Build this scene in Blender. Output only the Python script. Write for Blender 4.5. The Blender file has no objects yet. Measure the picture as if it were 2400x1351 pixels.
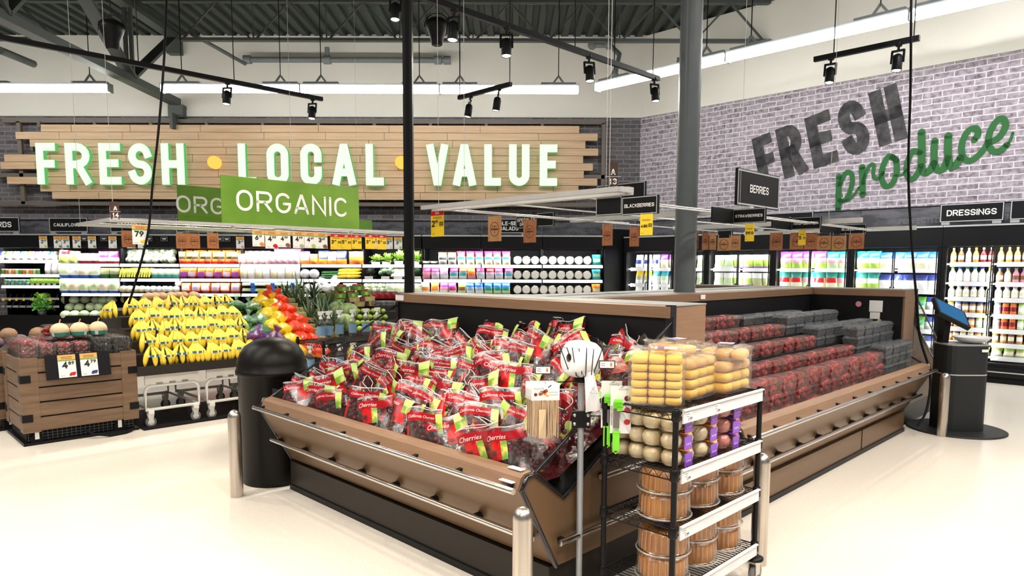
import bpy, bmesh, math, random
from math import sin, cos, pi, radians, sqrt, atan2
from mathutils import Vector, Matrix
rnd = random.Random(11)
S = bpy.context.scene
COL = S.collection

# ---------------------------------------------------------------- camera
CAM_H, F_PX, CX, CY = 1.55, 1619.7, 1200.0, 785.6
PITCH, ROLL = 0.0974, 0.00293
_cp, _sp, _cr, _sr = cos(PITCH), sin(PITCH), cos(ROLL), sin(ROLL)
_RX = Matrix(((1, 0, 0), (0, _cp, -_sp), (0, _sp, _cp)))
_RR = Matrix(((_cr, 0, _sr), (0, 1, 0), (-_sr, 0, _cr)))
CAMR = _RR @ _RX
cd = bpy.data.cameras.new('camera'); cam = bpy.data.objects.new('camera', cd); COL.objects.link(cam)
right, fwd, up = CAMR[0], CAMR[1], CAMR[2]
M = Matrix.Identity(4)
for i in range(3):
    M[i][0], M[i][1], M[i][2] = right[i], up[i], -fwd[i]
M[2][3] = CAM_H
cam.matrix_world = M
cd.sensor_fit = 'HORIZONTAL'; cd.sensor_width = 36.0
cd.lens = F_PX / 2400 * 36; cd.shift_y = (CY - 675.5) / 2400
cd.clip_start = 0.05; cd.clip_end = 200
S.camera = cam

# ---------------------------------------------------------------- world and exposure
w = bpy.data.worlds.new('world'); S.world = w; w.use_nodes = True
w.node_tree.nodes['Background'].inputs[0].default_value = (1.0, 0.97, 0.93, 1)
w.node_tree.nodes['Background'].inputs[1].default_value = 0.16
S.view_settings.view_transform = 'Standard'; S.view_settings.look = 'None'
S.view_settings.gamma = 1.0; S.view_settings.use_curve_mapping = False
S.view_settings.exposure = 0.0
S.cycles.max_bounces = 6; S.cycles.diffuse_bounces = 3; S.cycles.glossy_bounces = 3
S.cycles.transmission_bounces = 3; S.cycles.transparent_max_bounces = 14
S.cycles.caustics_reflective = False; S.cycles.caustics_refractive = False
S.cycles.sample_clamp_indirect = 6.0

def lamp(kind, name, loc, power, color=(1, 1, 1), rot=None, parent=None, **kw):
    d = bpy.data.lights.new(name, kind); d.energy = power; d.color = color
    for k, v in kw.items(): setattr(d, k, v)
    o = bpy.data.objects.new(name, d); COL.objects.link(o); o.location = loc
    if rot is not None: o.rotation_euler = rot
    if parent: o.parent = parent
    return o

def aim(o, target):
    o.rotation_euler = (Vector(target) - Vector(o.location)).to_track_quat('-Z', 'Y').to_euler()

R45 = radians(45)
s2 = 2 ** -0.5
def W(b, a, z=0.0): return Vector(((b - a) * s2, (b + a) * s2, z))       # island axes -> world
def toAB(p): return Vector(((p[0] + p[1]) * s2, (p[1] - p[0]) * s2, p[2]))
# store light rows behind and beside the camera (ceiling fixtures outside the frame)
def ceiling_row(x, y, z, length, power, rot):
    lamp('AREA', 'ceiling_row_light', (x, y, z), power, (1.0, 0.96, 0.9), (0, 0, rot), shape='RECTANGLE', size=length, size_y=0.25)
for x, y in ((-4.8, 1.5), (-1.0, -1.5), (3.0, 0.5), (6.2, 3.5), (-7.5, 5.5)):
    ceiling_row(x, y, 5.2, 5.0, 210, R45)
# <<LIGHTS>>

# ---------------------------------------------------------------- pixel -> point (2400 x 1351 frame)
C0 = Vector((0, 0, CAM_H))
def ray(x, y): return CAMR.transposed() @ Vector(((x - CX) / F_PX, 1.0, -(y - CY) / F_PX))
def Pz(x, y, z=0.0):
    d = ray(x, y); return C0 + d * ((z - CAM_H) / d.z)
def PY(x, y, Y):
    d = ray(x, y); return C0 + d * (Y / d.y)
def PA(x, y, a):                                   # on the plane a = const, answered as (b, a, z)
    d = ray(x, y); n = Vector((-s2, s2, 0)); return toAB(C0 + d * (a / d.dot(n)))
def PB(x, y, b):
    d = ray(x, y); n = Vector((s2, s2, 0)); return toAB(C0 + d * (b / d.dot(n)))

# ---------------------------------------------------------------- materials
MATS = {}
def mat(name, col, rough=0.5, metal=0.0, nz=None, bump=0.0, coat=0.0, emit=0.0, ecol=None, spec=0.5, stretch=None):
    """principled material; nz=(scale, amount) varies the colour with noise"""
    if name in MATS: return MATS[name]
    m = bpy.data.materials.new(name); m.use_nodes = True; MATS[name] = m
    nt = m.node_tree; b = nt.nodes['Principled BSDF']
    b.inputs['Base Color'].default_value = (*col, 1); b.inputs['Roughness'].default_value = rough
    b.inputs['Metallic'].default_value = metal; b.inputs['Coat Weight'].default_value = coat
    b.inputs['Specular IOR Level'].default_value = spec
    if emit:
        b.inputs['Emission Color'].default_value = (*(ecol or col), 1); b.inputs['Emission Strength'].default_value = emit
    if nz is None: nz = (9.0, 0.06)
    tc = nt.nodes.new('ShaderNodeTexCoord'); no = nt.nodes.new('ShaderNodeTexNoise')
    no.inputs['Scale'].default_value = nz[0]; no.inputs['Detail'].default_value = 3.0
    src = tc.outputs['Object']
    if stretch:
        mp = nt.nodes.new('ShaderNodeMapping'); mp.inputs['Scale'].default_value = stretch
        nt.links.new(src, mp.inputs['Vector']); src = mp.outputs['Vector']
    nt.links.new(src, no.inputs['Vector'])
    hs = nt.nodes.new('ShaderNodeHueSaturation'); hs.inputs['Color'].default_value = (*col, 1)
    mr = nt.nodes.new('ShaderNodeMapRange'); mr.inputs['From Min'].default_value = 0.25; mr.inputs['From Max'].default_value = 0.75
    mr.inputs['To Min'].default_value = 1 - nz[1]; mr.inputs['To Max'].default_value = 1 + nz[1]
    nt.links.new(no.outputs['Fac'], mr.inputs['Value']); nt.links.new(mr.outputs['Result'], hs.inputs['Value'])
    nt.links.new(hs.outputs['Color'], b.inputs['Base Color'])
    if bump:
        bp = nt.nodes.new('ShaderNodeBump'); bp.inputs['Strength'].default_value = bump; bp.inputs['Distance'].default_value = 0.01
        nt.links.new(no.outputs['Fac'], bp.inputs['Height']); nt.links.new(bp.outputs['Normal'], b.inputs['Normal'])
    return m

def two_tone(name, c1, c2, scale, rough=0.5, stretch=(1, 1, 1), lo=0.4, hi=0.6, kind='NOISE', bump=0.0, detail=4.0):
    m = mat(name, c1, rough); nt = m.node_tree; b = nt.nodes['Principled BSDF']
    for n in [n for n in nt.nodes if n.type in ('HUE_SAT', 'MAP_RANGE', 'TEX_NOISE', 'TEX_COORD')]: nt.nodes.remove(n)
    tc = nt.nodes.new('ShaderNodeTexCoord'); mp = nt.nodes.new('ShaderNodeMapping'); mp.inputs['Scale'].default_value = stretch
    if kind == 'NOISE':
        t = nt.nodes.new('ShaderNodeTexNoise'); t.inputs['Detail'].default_value = detail; out = 'Fac'
    elif kind == 'VORONOI':
        t = nt.nodes.new('ShaderNodeTexVoronoi'); out = 'Distance'
    else:
        t = nt.nodes.new('ShaderNodeTexWave'); t.inputs['Distortion'].default_value = 4.0; t.inputs['Detail'].default_value = 3.0; out = 'Fac'
    t.inputs['Scale'].default_value = scale
    r = nt.nodes.new('ShaderNodeValToRGB'); r.color_ramp.elements[0].position = lo; r.color_ramp.elements[1].position = hi
    r.color_ramp.elements[0].color = (*c1, 1); r.color_ramp.elements[1].color = (*c2, 1)
    nt.links.new(tc.outputs['Object'], mp.inputs['Vector']); nt.links.new(mp.outputs['Vector'], t.inputs['Vector'])
    nt.links.new(t.outputs[out], r.inputs['Fac']); nt.links.new(r.outputs['Color'], b.inputs['Base Color'])
    if bump:
        bp = nt.nodes.new('ShaderNodeBump'); bp.inputs['Strength'].default_value = bump; bp.inputs['Distance'].default_value = 0.01
        nt.links.new(t.outputs[out], bp.inputs['Height']); nt.links.new(bp.outputs['Normal'], b.inputs['Normal'])
    return m

def clear(name, tint=(1, 1, 1), gloss=0.12, rough=0.08, body=0.0, bcol=(1, 1, 1), rim=0.18):
    """thin clear film or sheet: see-through with highlights, 'body' adds a milky share"""
    if name in MATS: return MATS[name]
    m = bpy.data.materials.new(name); m.use_nodes = True; MATS[name] = m
    nt = m.node_tree; nt.nodes.clear()
    out = nt.nodes.new('ShaderNodeOutputMaterial'); tr = nt.nodes.new('ShaderNodeBsdfTransparent'); tr.inputs[0].default_value = (*tint, 1)
    gl = nt.nodes.new('ShaderNodeBsdfGlossy'); gl.inputs['Roughness'].default_value = rough
    no = nt.nodes.new('ShaderNodeTexNoise'); no.inputs['Scale'].default_value = 35.0; bp = nt.nodes.new('ShaderNodeBump')
    bp.inputs['Strength'].default_value = 0.35; bp.inputs['Distance'].default_value = 0.004
    nt.links.new(no.outputs['Fac'], bp.inputs['Height']); nt.links.new(bp.outputs['Normal'], gl.inputs['Normal'])
    lw = nt.nodes.new('ShaderNodeLayerWeight'); lw.inputs['Blend'].default_value = 0.35
    ma = nt.nodes.new('ShaderNodeMath'); ma.operation = 'MULTIPLY_ADD'; ma.inputs[1].default_value = rim; ma.inputs[2].default_value = gloss
    nt.links.new(lw.outputs['Facing'], ma.inputs[0])
    mx = nt.nodes.new('ShaderNodeMixShader'); nt.links.new(ma.outputs[0], mx.inputs[0])
    nt.links.new(tr.outputs[0], mx.inputs[1]); nt.links.new(gl.outputs[0], mx.inputs[2])
    last = mx
    if body:
        df = nt.nodes.new('ShaderNodeBsdfDiffuse'); df.inputs[0].default_value = (*bcol, 1)
        m2 = nt.nodes.new('ShaderNodeMixShader'); m2.inputs[0].default_value = body
        nt.links.new(mx.outputs[0], m2.inputs[1]); nt.links.new(df.outputs[0], m2.inputs[2]); last = m2
    nt.links.new(last.outputs[0], out.inputs[0])
    return m

def glow(name, col, strength):
    if name in MATS: return MATS[name]
    m = bpy.data.materials.new(name); m.use_nodes = True; MATS[name] = m
    nt = m.node_tree; nt.nodes.clear()
    out = nt.nodes.new('ShaderNodeOutputMaterial'); e = nt.nodes.new('ShaderNodeEmission')
    e.inputs[0].default_value = (*col, 1); e.inputs[1].default_value = strength
    nt.links.new(e.outputs[0], out.inputs[0]); return m

black = mat('black_metal', (0.007, 0.007, 0.008), 0.4, spec=.2)
blackm = mat('black_matte', (0.006, 0.006, 0.007), 0.7, spec=.15)
white = mat('white_paint', (0.82, 0.82, 0.8), 0.45)
paper = mat('white_card', (0.85, 0.84, 0.82), 0.6, nz=(3, 0.02))
steel = mat('brushed_steel', (0.66, 0.62, 0.57), 0.28, 1.0, nz=(60, 0.12), stretch=(1, 1, 0.03))
chrome = mat('rail_steel', (0.72, 0.68, 0.62), 0.22, 1.0)
alu = mat('aluminium', (0.72, 0.71, 0.68), 0.38, 0.6)
darkst = mat('dark_structural_steel', (0.075, 0.086, 0.08), 0.6)
greyst = mat('grey_painted_steel', (0.16, 0.18, 0.185), 0.45)
glass = clear('clear_glass', (0.97, 0.98, 0.98), 0.03, 0.03, rim=.08)
film = clear('clear_film', (0.97, 0.96, 0.96), 0.09, 0.12)
shell = clear('clear_shell', (0.96, 0.96, 0.96), 0.10, 0.1)

# ---------------------------------------------------------------- mesh builder
class MB:
    def __init__(self, off=(0, 0, 0)):
        self.v, self.f, self.mi, self.sm, self.mats = [], [], [], [], []
        self.off = Vector(off); self.M = None
    def _m(self, m):
        if m not in self.mats: self.mats.append(m)
        return self.mats.index(m)
    def add(self, vs, fs, m, smooth=False):
        n = len(self.v); T = self.M
        for p in vs:
            p = Vector(p)
            if T is not None: p = T @ p
            self.v.append(p - self.off)
        k = self._m(m)
        for f in fs:
            self.f.append([i + n for i in f]); self.mi.append(k); self.sm.append(smooth)
        return self
    def box(self, x0, x1, y0, y1, z0, z1, m):
        vs = [(x, y, z) for z in (z0, z1) for y in (y0, y1) for x in (x0, x1)]
        return self.add(vs, [(0, 2, 3, 1), (4, 5, 7, 6), (0, 1, 5, 4), (2, 6, 7, 3), (0, 4, 6, 2), (1, 3, 7, 5)], m)
    def bar(self, p, q, w, h, m, upv=(0, 0, 1)):
        p, q = Vector(p), Vector(q); d = (q - p).normalized(); u = Vector(upv)
        sx = d.cross(u)
        if sx.length < 1e-4: sx = d.cross(Vector((1, 0, 0)))
        sx.normalize(); u = sx.cross(d).normalized()
        vs = []
        for c in (p, q):
            for i, j in ((-1, -1), (1, -1), (1, 1), (-1, 1)): vs.append(c + sx * (i * w / 2) + u * (j * h / 2))
        return self.add(vs, [(3, 2, 1, 0), (4, 5, 6, 7), (0, 1, 5, 4), (1, 2, 6, 5), (2, 3, 7, 6), (3, 0, 4, 7)], m)
    def prism(self, pts, fn, d0, d1, m):
        """polygon pts (2-D) swept from d0 to d1; fn(u, v, d) -> point"""
        n = len(pts); vs = [fn(u, v, d0) for u, v in pts] + [fn(u, v, d1) for u, v in pts]
        fs = [tuple(range(n - 1, -1, -1)), tuple(range(n, 2 * n))] + [(i, (i + 1) % n, n + (i + 1) % n, n + i) for i in range(n)]
        return self.add(vs, fs, m)
    def sheet(self, pts, fn, d0, d1, m, smooth=False):
        n = len(pts); vs = [fn(u, v, d0) for u, v in pts] + [fn(u, v, d1) for u, v in pts]
        return self.add(vs, [(i, i + 1, n + i + 1, n + i) for i in range(n - 1)], m, smooth)
    def lathe(self, prof, m, c=(0, 0, 0), n=20, axis='Z', cap=True, smooth=True, rib=0.0):
        vs, fs = [], []; c = Vector(c)
        for r, h in prof:
            for k in range(n):
                t = 2 * pi * k / n; rr = r * (1 + (rib if k % 2 else -rib))
                p = Vector((rr * cos(t), rr * sin(t), h))
                if axis == 'Y': p = Vector((p.x, p.z, p.y))
                elif axis == 'X': p = Vector((p.z, p.x, p.y))
                vs.append(c + p)
        for i in range(len(prof) - 1):
            for k in range(n):
                fs.append((i * n + k, i * n + (k + 1) % n, (i + 1) * n + (k + 1) % n, (i + 1) * n + k))
        self.add(vs, fs, m, smooth)
        if cap:
            L = (len(prof) - 1) * n
            if prof[0][0] > 1e-5: self.add(vs[:n], [tuple(range(n - 1, -1, -1))], m)
            if prof[-1][0] > 1e-5: self.add(vs[L:], [tuple(range(n))], m)
        return self
    def tube(self, pts, r, m, n=8, closed=False, cap=True, smooth=True):
        pts = [Vector(p) for p in pts]; N = len(pts)
        rs = r if isinstance(r, (list, tuple)) else [r] * N
        vs, fs = [], []; prev = None
        for i, p in enumerate(pts):
            if closed: t = (pts[(i + 1) % N] - pts[i - 1])
            else: t = pts[min(i + 1, N - 1)] - pts[max(i - 1, 0)]
            t.normalize()
            if prev is None:
                a = Vector((0, 0, 1)) if abs(t.z) < 0.9 else Vector((1, 0, 0))
                u = t.cross(a).normalized()
            else:
                u = prev - t * prev.dot(t)
                u = u.normalized() if u.length > 1e-5 else t.orthogonal().normalized()
            prev = u; b = t.cross(u)
            for k in range(n):
                g = 2 * pi * k / n; vs.append(p + (u * cos(g) + b * sin(g)) * rs[i])
        seg = N if closed else N - 1
        for i in range(seg):
            j = (i + 1) % N
            for k in range(n): fs.append((i * n + k, i * n + (k + 1) % n, j * n + (k + 1) % n, j * n + k))
        self.add(vs, fs, m, smooth)
        if cap and not closed: self.add(vs[:n], [tuple(range(n - 1, -1, -1))], m); self.add(vs[-n:], [tuple(range(n))], m)
        return self
    def ball(self, c, r, m, n=10, sz=(1, 1, 1), smooth=True, wob=0.0, rg=None):
        c = Vector(c); vs, fs = [], []; k = max(4, n // 2 + 1)
        for i in range(k + 1):
            t = pi * i / k
            for j in range(n):
                g = 2 * pi * j / n; q = 1 + (rg.uniform(-wob, wob) if wob and 0 < i < k else 0)
                vs.append(c + Vector((sin(t) * cos(g) * sz[0], sin(t) * sin(g) * sz[1], cos(t) * sz[2])) * r * q)
        for i in range(k):
            for j in range(n): fs.append((i * n + j, i * n + (j + 1) % n, (i + 1) * n + (j + 1) % n, (i + 1) * n + j))
        return self.add(vs, fs, m, smooth)
    def grid(self, nu, nv, fn, mfn, smooth=True, closed_u=False):
        """surface fn(u, v) with u, v in 0..1; mfn(u, v) -> material for the face at that middle"""
        vs = [fn(i / nu, j / nv) for j in range(nv + 1) for i in range(nu + 1)]
        by = {}
        for j in range(nv):
            for i in range(nu):
                a = j * (nu + 1) + i
                by.setdefault(mfn((i + .5) / nu, (j + .5) / nv), []).append((a, a + 1, a + nu + 2, a + nu + 1))
        n = len(self.v)
        T = self.M
        for p in vs:
            p = Vector(p)
            if T is not None: p = T @ p
            self.v.append(p - self.off)
        for m, fl in by.items():
            if m is None: continue
            k = self._m(m)
            for f in fl: self.f.append([i + n for i in f]); self.mi.append(k); self.sm.append(smooth)
        return self
    def build(self, name, parent=None, fix=False):
        me = bpy.data.meshes.new(name); me.from_pydata([tuple(p) for p in self.v], [], self.f)
        for m in self.mats: me.materials.append(m)
        me.polygons.foreach_set('material_index', self.mi); me.polygons.foreach_set('use_smooth', self.sm)
        if fix:
            bm = bmesh.new(); bm.from_mesh(me); bmesh.ops.remove_doubles(bm, verts=bm.verts, dist=1e-5)
            bmesh.ops.recalc_face_normals(bm, faces=bm.faces); bm.to_mesh(me); bm.free()
        me.update()
        o = bpy.data.objects.new(name, me); COL.objects.link(o)
        if parent: o.parent = parent
        return o

def tag(o, label, cat, group=None, kind=None):
    o['label'] = label; o['category'] = cat
    if group: o['group'] = group
    if kind: o['kind'] = kind
    return o
def struct(o, label=None):
    o['kind'] = 'structure'
    if label: o['label'] = label; o['category'] = 'structure'
    return o
def thing(name, label, cat, loc=(0, 0, 0), rotz=0.0, group=None):
    o = bpy.data.objects.new(name, None); COL.objects.link(o); o.empty_display_size = 0.05
    o.location = loc; o.rotation_euler = (0, 0, rotz)
    return tag(o, label, cat, group)
def tAB(name, label, cat, b, a, z=0.0, group=None, dr=0.0):
    return thing(name, label, cat, W(b, a, z), R45 + dr, group)
KIDS = {}
def dup(root, loc, rot=None, label=None, group=None, scale=None):
    """copy of a thing with its parts and sub-parts"""
    r = root.copy(); COL.objects.link(r); r.location = loc
    if rot is not None: r.rotation_euler = rot if hasattr(rot, '__len__') else (0, 0, rot)
    if scale is not None: r.scale = scale if hasattr(scale, '__len__') else (scale,) * 3
    if label: r['label'] = label
    if group: r['group'] = group
    for ch in kids(root):
        c = ch.copy(); COL.objects.link(c); c.parent = r
        for g in kids(ch):
            d = g.copy(); COL.objects.link(d); d.parent = c
    return r
def kids(o):
    if o.name not in KIDS: KIDS[o.name] = list(o.children)
    return KIDS[o.name]
class Placer:
    """first call moves the prototype itself, later calls copy it"""
    def __init__(self, proto): self.p = proto; self.used = False; kids(proto)
    def __call__(self, loc, rot, label, group=None, scale=None):
        if self.used: return dup(self.p, loc, rot, label, group, scale)
        self.used = True; o = self.p; o.location = loc
        o.rotation_euler = rot if hasattr(rot, '__len__') else (0, 0, rot)
        if scale is not None: o.scale = scale if hasattr(scale, '__len__') else (scale,) * 3
        o['label'] = label
        if group: o['group'] = group
        return o
_ones = ['first', 'second', 'third', 'fourth', 'fifth', 'sixth', 'seventh', 'eighth', 'ninth', 'tenth', 'eleventh', 'twelfth', 'thirteenth', 'fourteenth',
         'fifteenth', 'sixteenth', 'seventeenth', 'eighteenth', 'nineteenth', 'twentieth']
def nth(i):
    if i < 20: return _ones[i]
    return ('twenty-' if i < 29 else 'thirty-') + _ones[(i - 20) % 10] if i not in (29,) else 'thirtieth'

# ---------------------------------------------------------------- stroke lettering
def arc(cx, cy, rx, ry, a0, a1, n=8):
    return [(cx + rx * cos(radians(a0 + (a1 - a0) * i / n)), cy + ry * sin(radians(a0 + (a1 - a0) * i / n))) for i in range(n + 1)]
def glyph(ch, w):
    r = min(w / 2, 0.5); q = min(w / 2, 0.26)
    if ch in 'O0': return [arc(w - r, 1 - r, r, r, 0, 90) + arc(r, 1 - r, r, r, 90, 180) + arc(r, r, r, r, 180, 270) + arc(w - r, r, r, r, 270, 360) + [(w, 1 - r)]]
    if ch == 'C': return [[(w, .68)] * (r < .3) + arc(w - r, 1 - r, r, r, 0 if r < .3 else 38, 90) + arc(r, 1 - r, r, r, 90, 180) + arc(r, r, r, r, 180, 270) + arc(w - r, r, r, r, 270, 360 if r < .3 else 322) + [(w, .32)] * (r < .3)]
    if ch == 'G': return [[(w, .7)] * (r < .3) + arc(w - r, 1 - r, r, r, 0 if r < .3 else 38, 90) + arc(r, 1 - r, r, r, 90, 180) + arc(r, r, r, r, 180, 270) + arc(w - r, r, r, r, 270, 360) + [(w, .46), (w * .55, .46)]]
    if ch == 'S': return [arc(w / 2, .745, w / 2, .255, 12, 270, 14) + arc(w / 2, .245, w / 2, .245, 90, -168, 14)]
    if ch == 'R': return [[(0, 0), (0, 1), (w - q, 1)] + arc(w - q, .74, q, .26, 90, -90) + [(0, .48)], [(w * .5, .48), (w, 0)]]
    if ch == 'P': return [[(0, 0), (0, 1), (w - q, 1)] + arc(w - q, .72, q, .28, 90, -90) + [(0, .44)]]
    if ch == 'B': return [[(0, .52), (0, 1), (w - q, 1)] + arc(w - q, .76, q * .9, .24, 90, -90) + [(0, .52), (w - q, .52)] + arc(w - q, .26, q, .26, 90, -90) + [(0, 0), (0, .52)]]
    if ch == 'D': return [[(0, 0), (0, 1), (w - r, 1)] + arc(w - r, 1 - r, r, r, 90, 0) + arc(w - r, r, r, r, 0, -90) + [(0, 0)]]
    if ch == 'U': return [[(0, 1)] + arc(r, r, r, r, 180, 270) + arc(w - r, r, r, r, 270, 360) + [(w, 1)]]
    if ch == 'J': return [[(w, 1)] + arc(r, r, r, r, 0, -170)]
    if ch == '2': return [arc(w / 2, .72, w / 2, .28, 165, -20, 10) + [(0, 0), (w, 0)]]
    if ch == '3': return [arc(w / 2, .755, w / 2, .245, 150, -90, 10) + arc(w / 2, .26, w / 2, .26, 90, -150, 10)]
    if ch == '5': return [[(w * .9, 1), (w * .12, 1), (w * .05, .56)] + arc(w / 2, .31, w / 2, .31, 130, -150, 12)]
    if ch == '6': return [arc(w / 2, .3, w / 2, .3, 180, -180, 16) + [(w * .75, 1)]]
    if ch == '9': return [arc(w / 2, .7, w / 2, .3, 0, 360, 16) + [(w * .3, 0)]]
    if ch == '8': return [arc(w / 2, .76, w * .44, .24, -90, 270, 14), arc(w / 2, .26, w / 2, .26, 90, 450, 14)]
    T = {'A': [[(0, 0), (w * .46, 1), (w * .54, 1), (w, 0)], [(w * .16, .27), (w * .84, .27)]], 'E': [[(w, 1), (0, 1), (0, 0), (w, 0)], [(0, .52), (w * .85, .52)]],
         'F': [[(w, 1), (0, 1), (0, 0)], [(0, .5), (w * .9, .5)]], 'H': [[(0, 0), (0, 1)], [(w, 0), (w, 1)], [(0, .5), (w, .5)]], 'I': [[(0, 0), (0, 1)]],
         'K': [[(0, 0), (0, 1)], [(w, 1), (0, .42)], [(w * .35, .62), (w, 0)]], 'L': [[(0, 1), (0, 0), (w, 0)]], 'M': [[(0, 0), (0, 1), (w / 2, .3), (w, 1), (w, 0)]],
         'N': [[(0, 0), (0, 1), (w, 0), (w, 1)]], 'T': [[(0, 1), (w, 1)], [(w / 2, 1), (w / 2, 0)]], 'V': [[(0, 1), (w * .46, 0), (w * .54, 0), (w, 1)]],
         'W': [[(0, 1), (w * .27, 0), (w / 2, .8), (w * .73, 0), (w, 1)]], 'Y': [[(0, 1), (w / 2, .5), (w, 1)], [(w / 2, .5), (w / 2, 0)]],
         'X': [[(0, 0), (w, 1)], [(0, 1), (w, 0)]], 'Z': [[(0, 1), (w, 1), (0, 0), (w, 0)]], '1': [[(w * .1, .78), (w * .55, 1), (w * .55, 0)]],
         '4': [[(w * .75, 0), (w * .75, 1), (0, .3), (w, .3)]], '7': [[(0, 1), (w, 1), (w * .3, 0)]], '-': [[(0, .45), (w, .45)]], '.': [[(0, 0), (0.01, 0)]],
         '/': [[(0, 0), (w, 1)]], '$': [arc(w / 2, .745, w / 2, .255, 12, 270, 14) + arc(w / 2, .245, w / 2, .245, 90, -168, 14), [(w / 2, -.1), (w / 2, 1.1)]],
         '|': [[(0, 0), (0, 1)]]}
    return T.get(ch, [])
def ribbon(mb, pts, t, fn, m, depth=0.0, rnd_cap=False):
    """polyline pts stroked to half-width t; fn(x, y, d) -> point; depth gives it sides"""
    pts = [p for i, p in enumerate(pts) if i == 0 or (abs(p[0] - pts[i - 1][0]) + abs(p[1] - pts[i - 1][1])) > 1e-6]
    n = len(pts)
    if n < 2: return
    closed = n > 3 and abs(pts[0][0] - pts[-1][0]) + abs(pts[0][1] - pts[-1][1]) < 1e-6
    if closed: pts = pts[:-1]; n -= 1
    elif not rnd_cap:                                   # square ends reach half a stroke past the end points
        for a_, b_ in ((0, 1), (-1, -2)):
            x, y = pts[a_][0] - pts[b_][0], pts[a_][1] - pts[b_][1]; l = sqrt(x * x + y * y); pts[a_] = (pts[a_][0] + x / l * t, pts[a_][1] + y / l * t)
    L, R = [], []
    for i in range(n):
        def dr(a, b):
            x, y = b[0] - a[0], b[1] - a[1]; l = sqrt(x * x + y * y) or 1; return (x / l, y / l)
        if closed: d0, d1 = dr(pts[i - 1], pts[i]), dr(pts[i], pts[(i + 1) % n])
        else:
            d0 = dr(pts[i - 1], pts[i]) if i else dr(pts[0], pts[1]); d1 = dr(pts[i], pts[i + 1]) if i < n - 1 else d0
        nx, ny = -(d0[1] + d1[1]), d0[0] + d1[0]; l = sqrt(nx * nx + ny * ny)
        if l < 0.35: nx, ny, k = -d0[1], d0[0], 1.0
        else:
            nx, ny = nx / l, ny / l; k = min(2.2, 1 / max(0.3, nx * -d0[1] + ny * d0[0]))
        L.append((pts[i][0] + nx * t * k, pts[i][1] + ny * t * k)); R.append((pts[i][0] - nx * t * k, pts[i][1] - ny * t * k))
    seg = n if closed else n - 1
    vs = [fn(x, y, depth) for x, y in L] + [fn(x, y, depth) for x, y in R]
    fs = [(n + i, n + (i + 1) % n, (i + 1) % n, i) for i in range(seg)]
    if depth:
        vs += [fn(x, y, 0) for x, y in L] + [fn(x, y, 0) for x, y in R]
        for i in range(seg):
            j = (i + 1) % n
            fs += [(i, j, 2 * n + j, 2 * n + i), (n + j, n + i, 3 * n + i, 3 * n + j)]
        if not closed: fs += [(0, 2 * n, 3 * n, n), (n - 1, 2 * n - 1, 4 * n - 1, 3 * n - 1)]
    mb.add(vs, fs, m)
    if rnd_cap and not closed:
        for c in (pts[0], pts[-1]):
            ring = [fn(c[0] + t * cos(2 * pi * k / 12), c[1] + t * sin(2 * pi * k / 12), depth) for k in range(12)]
            mb.add(ring, [tuple(range(12))], m)
WID = {'I': 0.0, '1': .5, 'W': 1.45, 'M': 1.3, '-': .6, '.': .05, 'L': .85, 'E': .85, 'F': .85, ' ': .6, '/': .5, 'S': .95, '|': 0}
def text_len(s, w, t, gap): return sum(w * WID.get(c, 1.0) + 2 * t + gap for c in s) - gap
def text(mb, s, fn, h, m, w=0.6, t=0.08, gap=0.14, depth=0.0, cap=False, center=True, only=None):
    """stroke text; unit letters are 1 high; fn(x, y, d) takes metres, baseline y = 0"""
    tot = text_len(s, w, t, gap) * h; x = -tot / 2 if center else 0.0
    hh = h * (1 - 2 * t)
    for i, ch in enumerate(s):
        ww = w * WID.get(ch, 1.0)
        if only is None or only == i:
            for st in glyph(ch, ww / (1 - 2 * t)):
                ribbon(mb, [(x + (t + px * (1 - 2 * t)) * h, t * h + py * hh) for px, py in st], t * h, fn, m, depth, cap)
        x += (ww + 2 * t + gap) * h
def fonttext(s, size, shear=0.0, ext=0.0, bold=0.0):
    cu = bpy.data.curves.new('t', 'FONT'); cu.body = s; cu.size = size; cu.shear = shear; cu.align_x = 'CENTER'; cu.align_y = 'CENTER'
    cu.resolution_u = 2; cu.offset = bold; o = bpy.data.objects.new('t', cu); COL.objects.link(o)
    bpy.context.view_layer.update()
    me = bpy.data.meshes.new_from_object(o.evaluated_get(bpy.context.evaluated_depsgraph_get()))
    vs = [tuple(v.co) for v in me.vertices]; fs = [tuple(p.vertices) for p in me.polygons]
    bpy.data.objects.remove(o); bpy.data.meshes.remove(me); bpy.data.curves.remove(cu)
    return vs, fs
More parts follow.
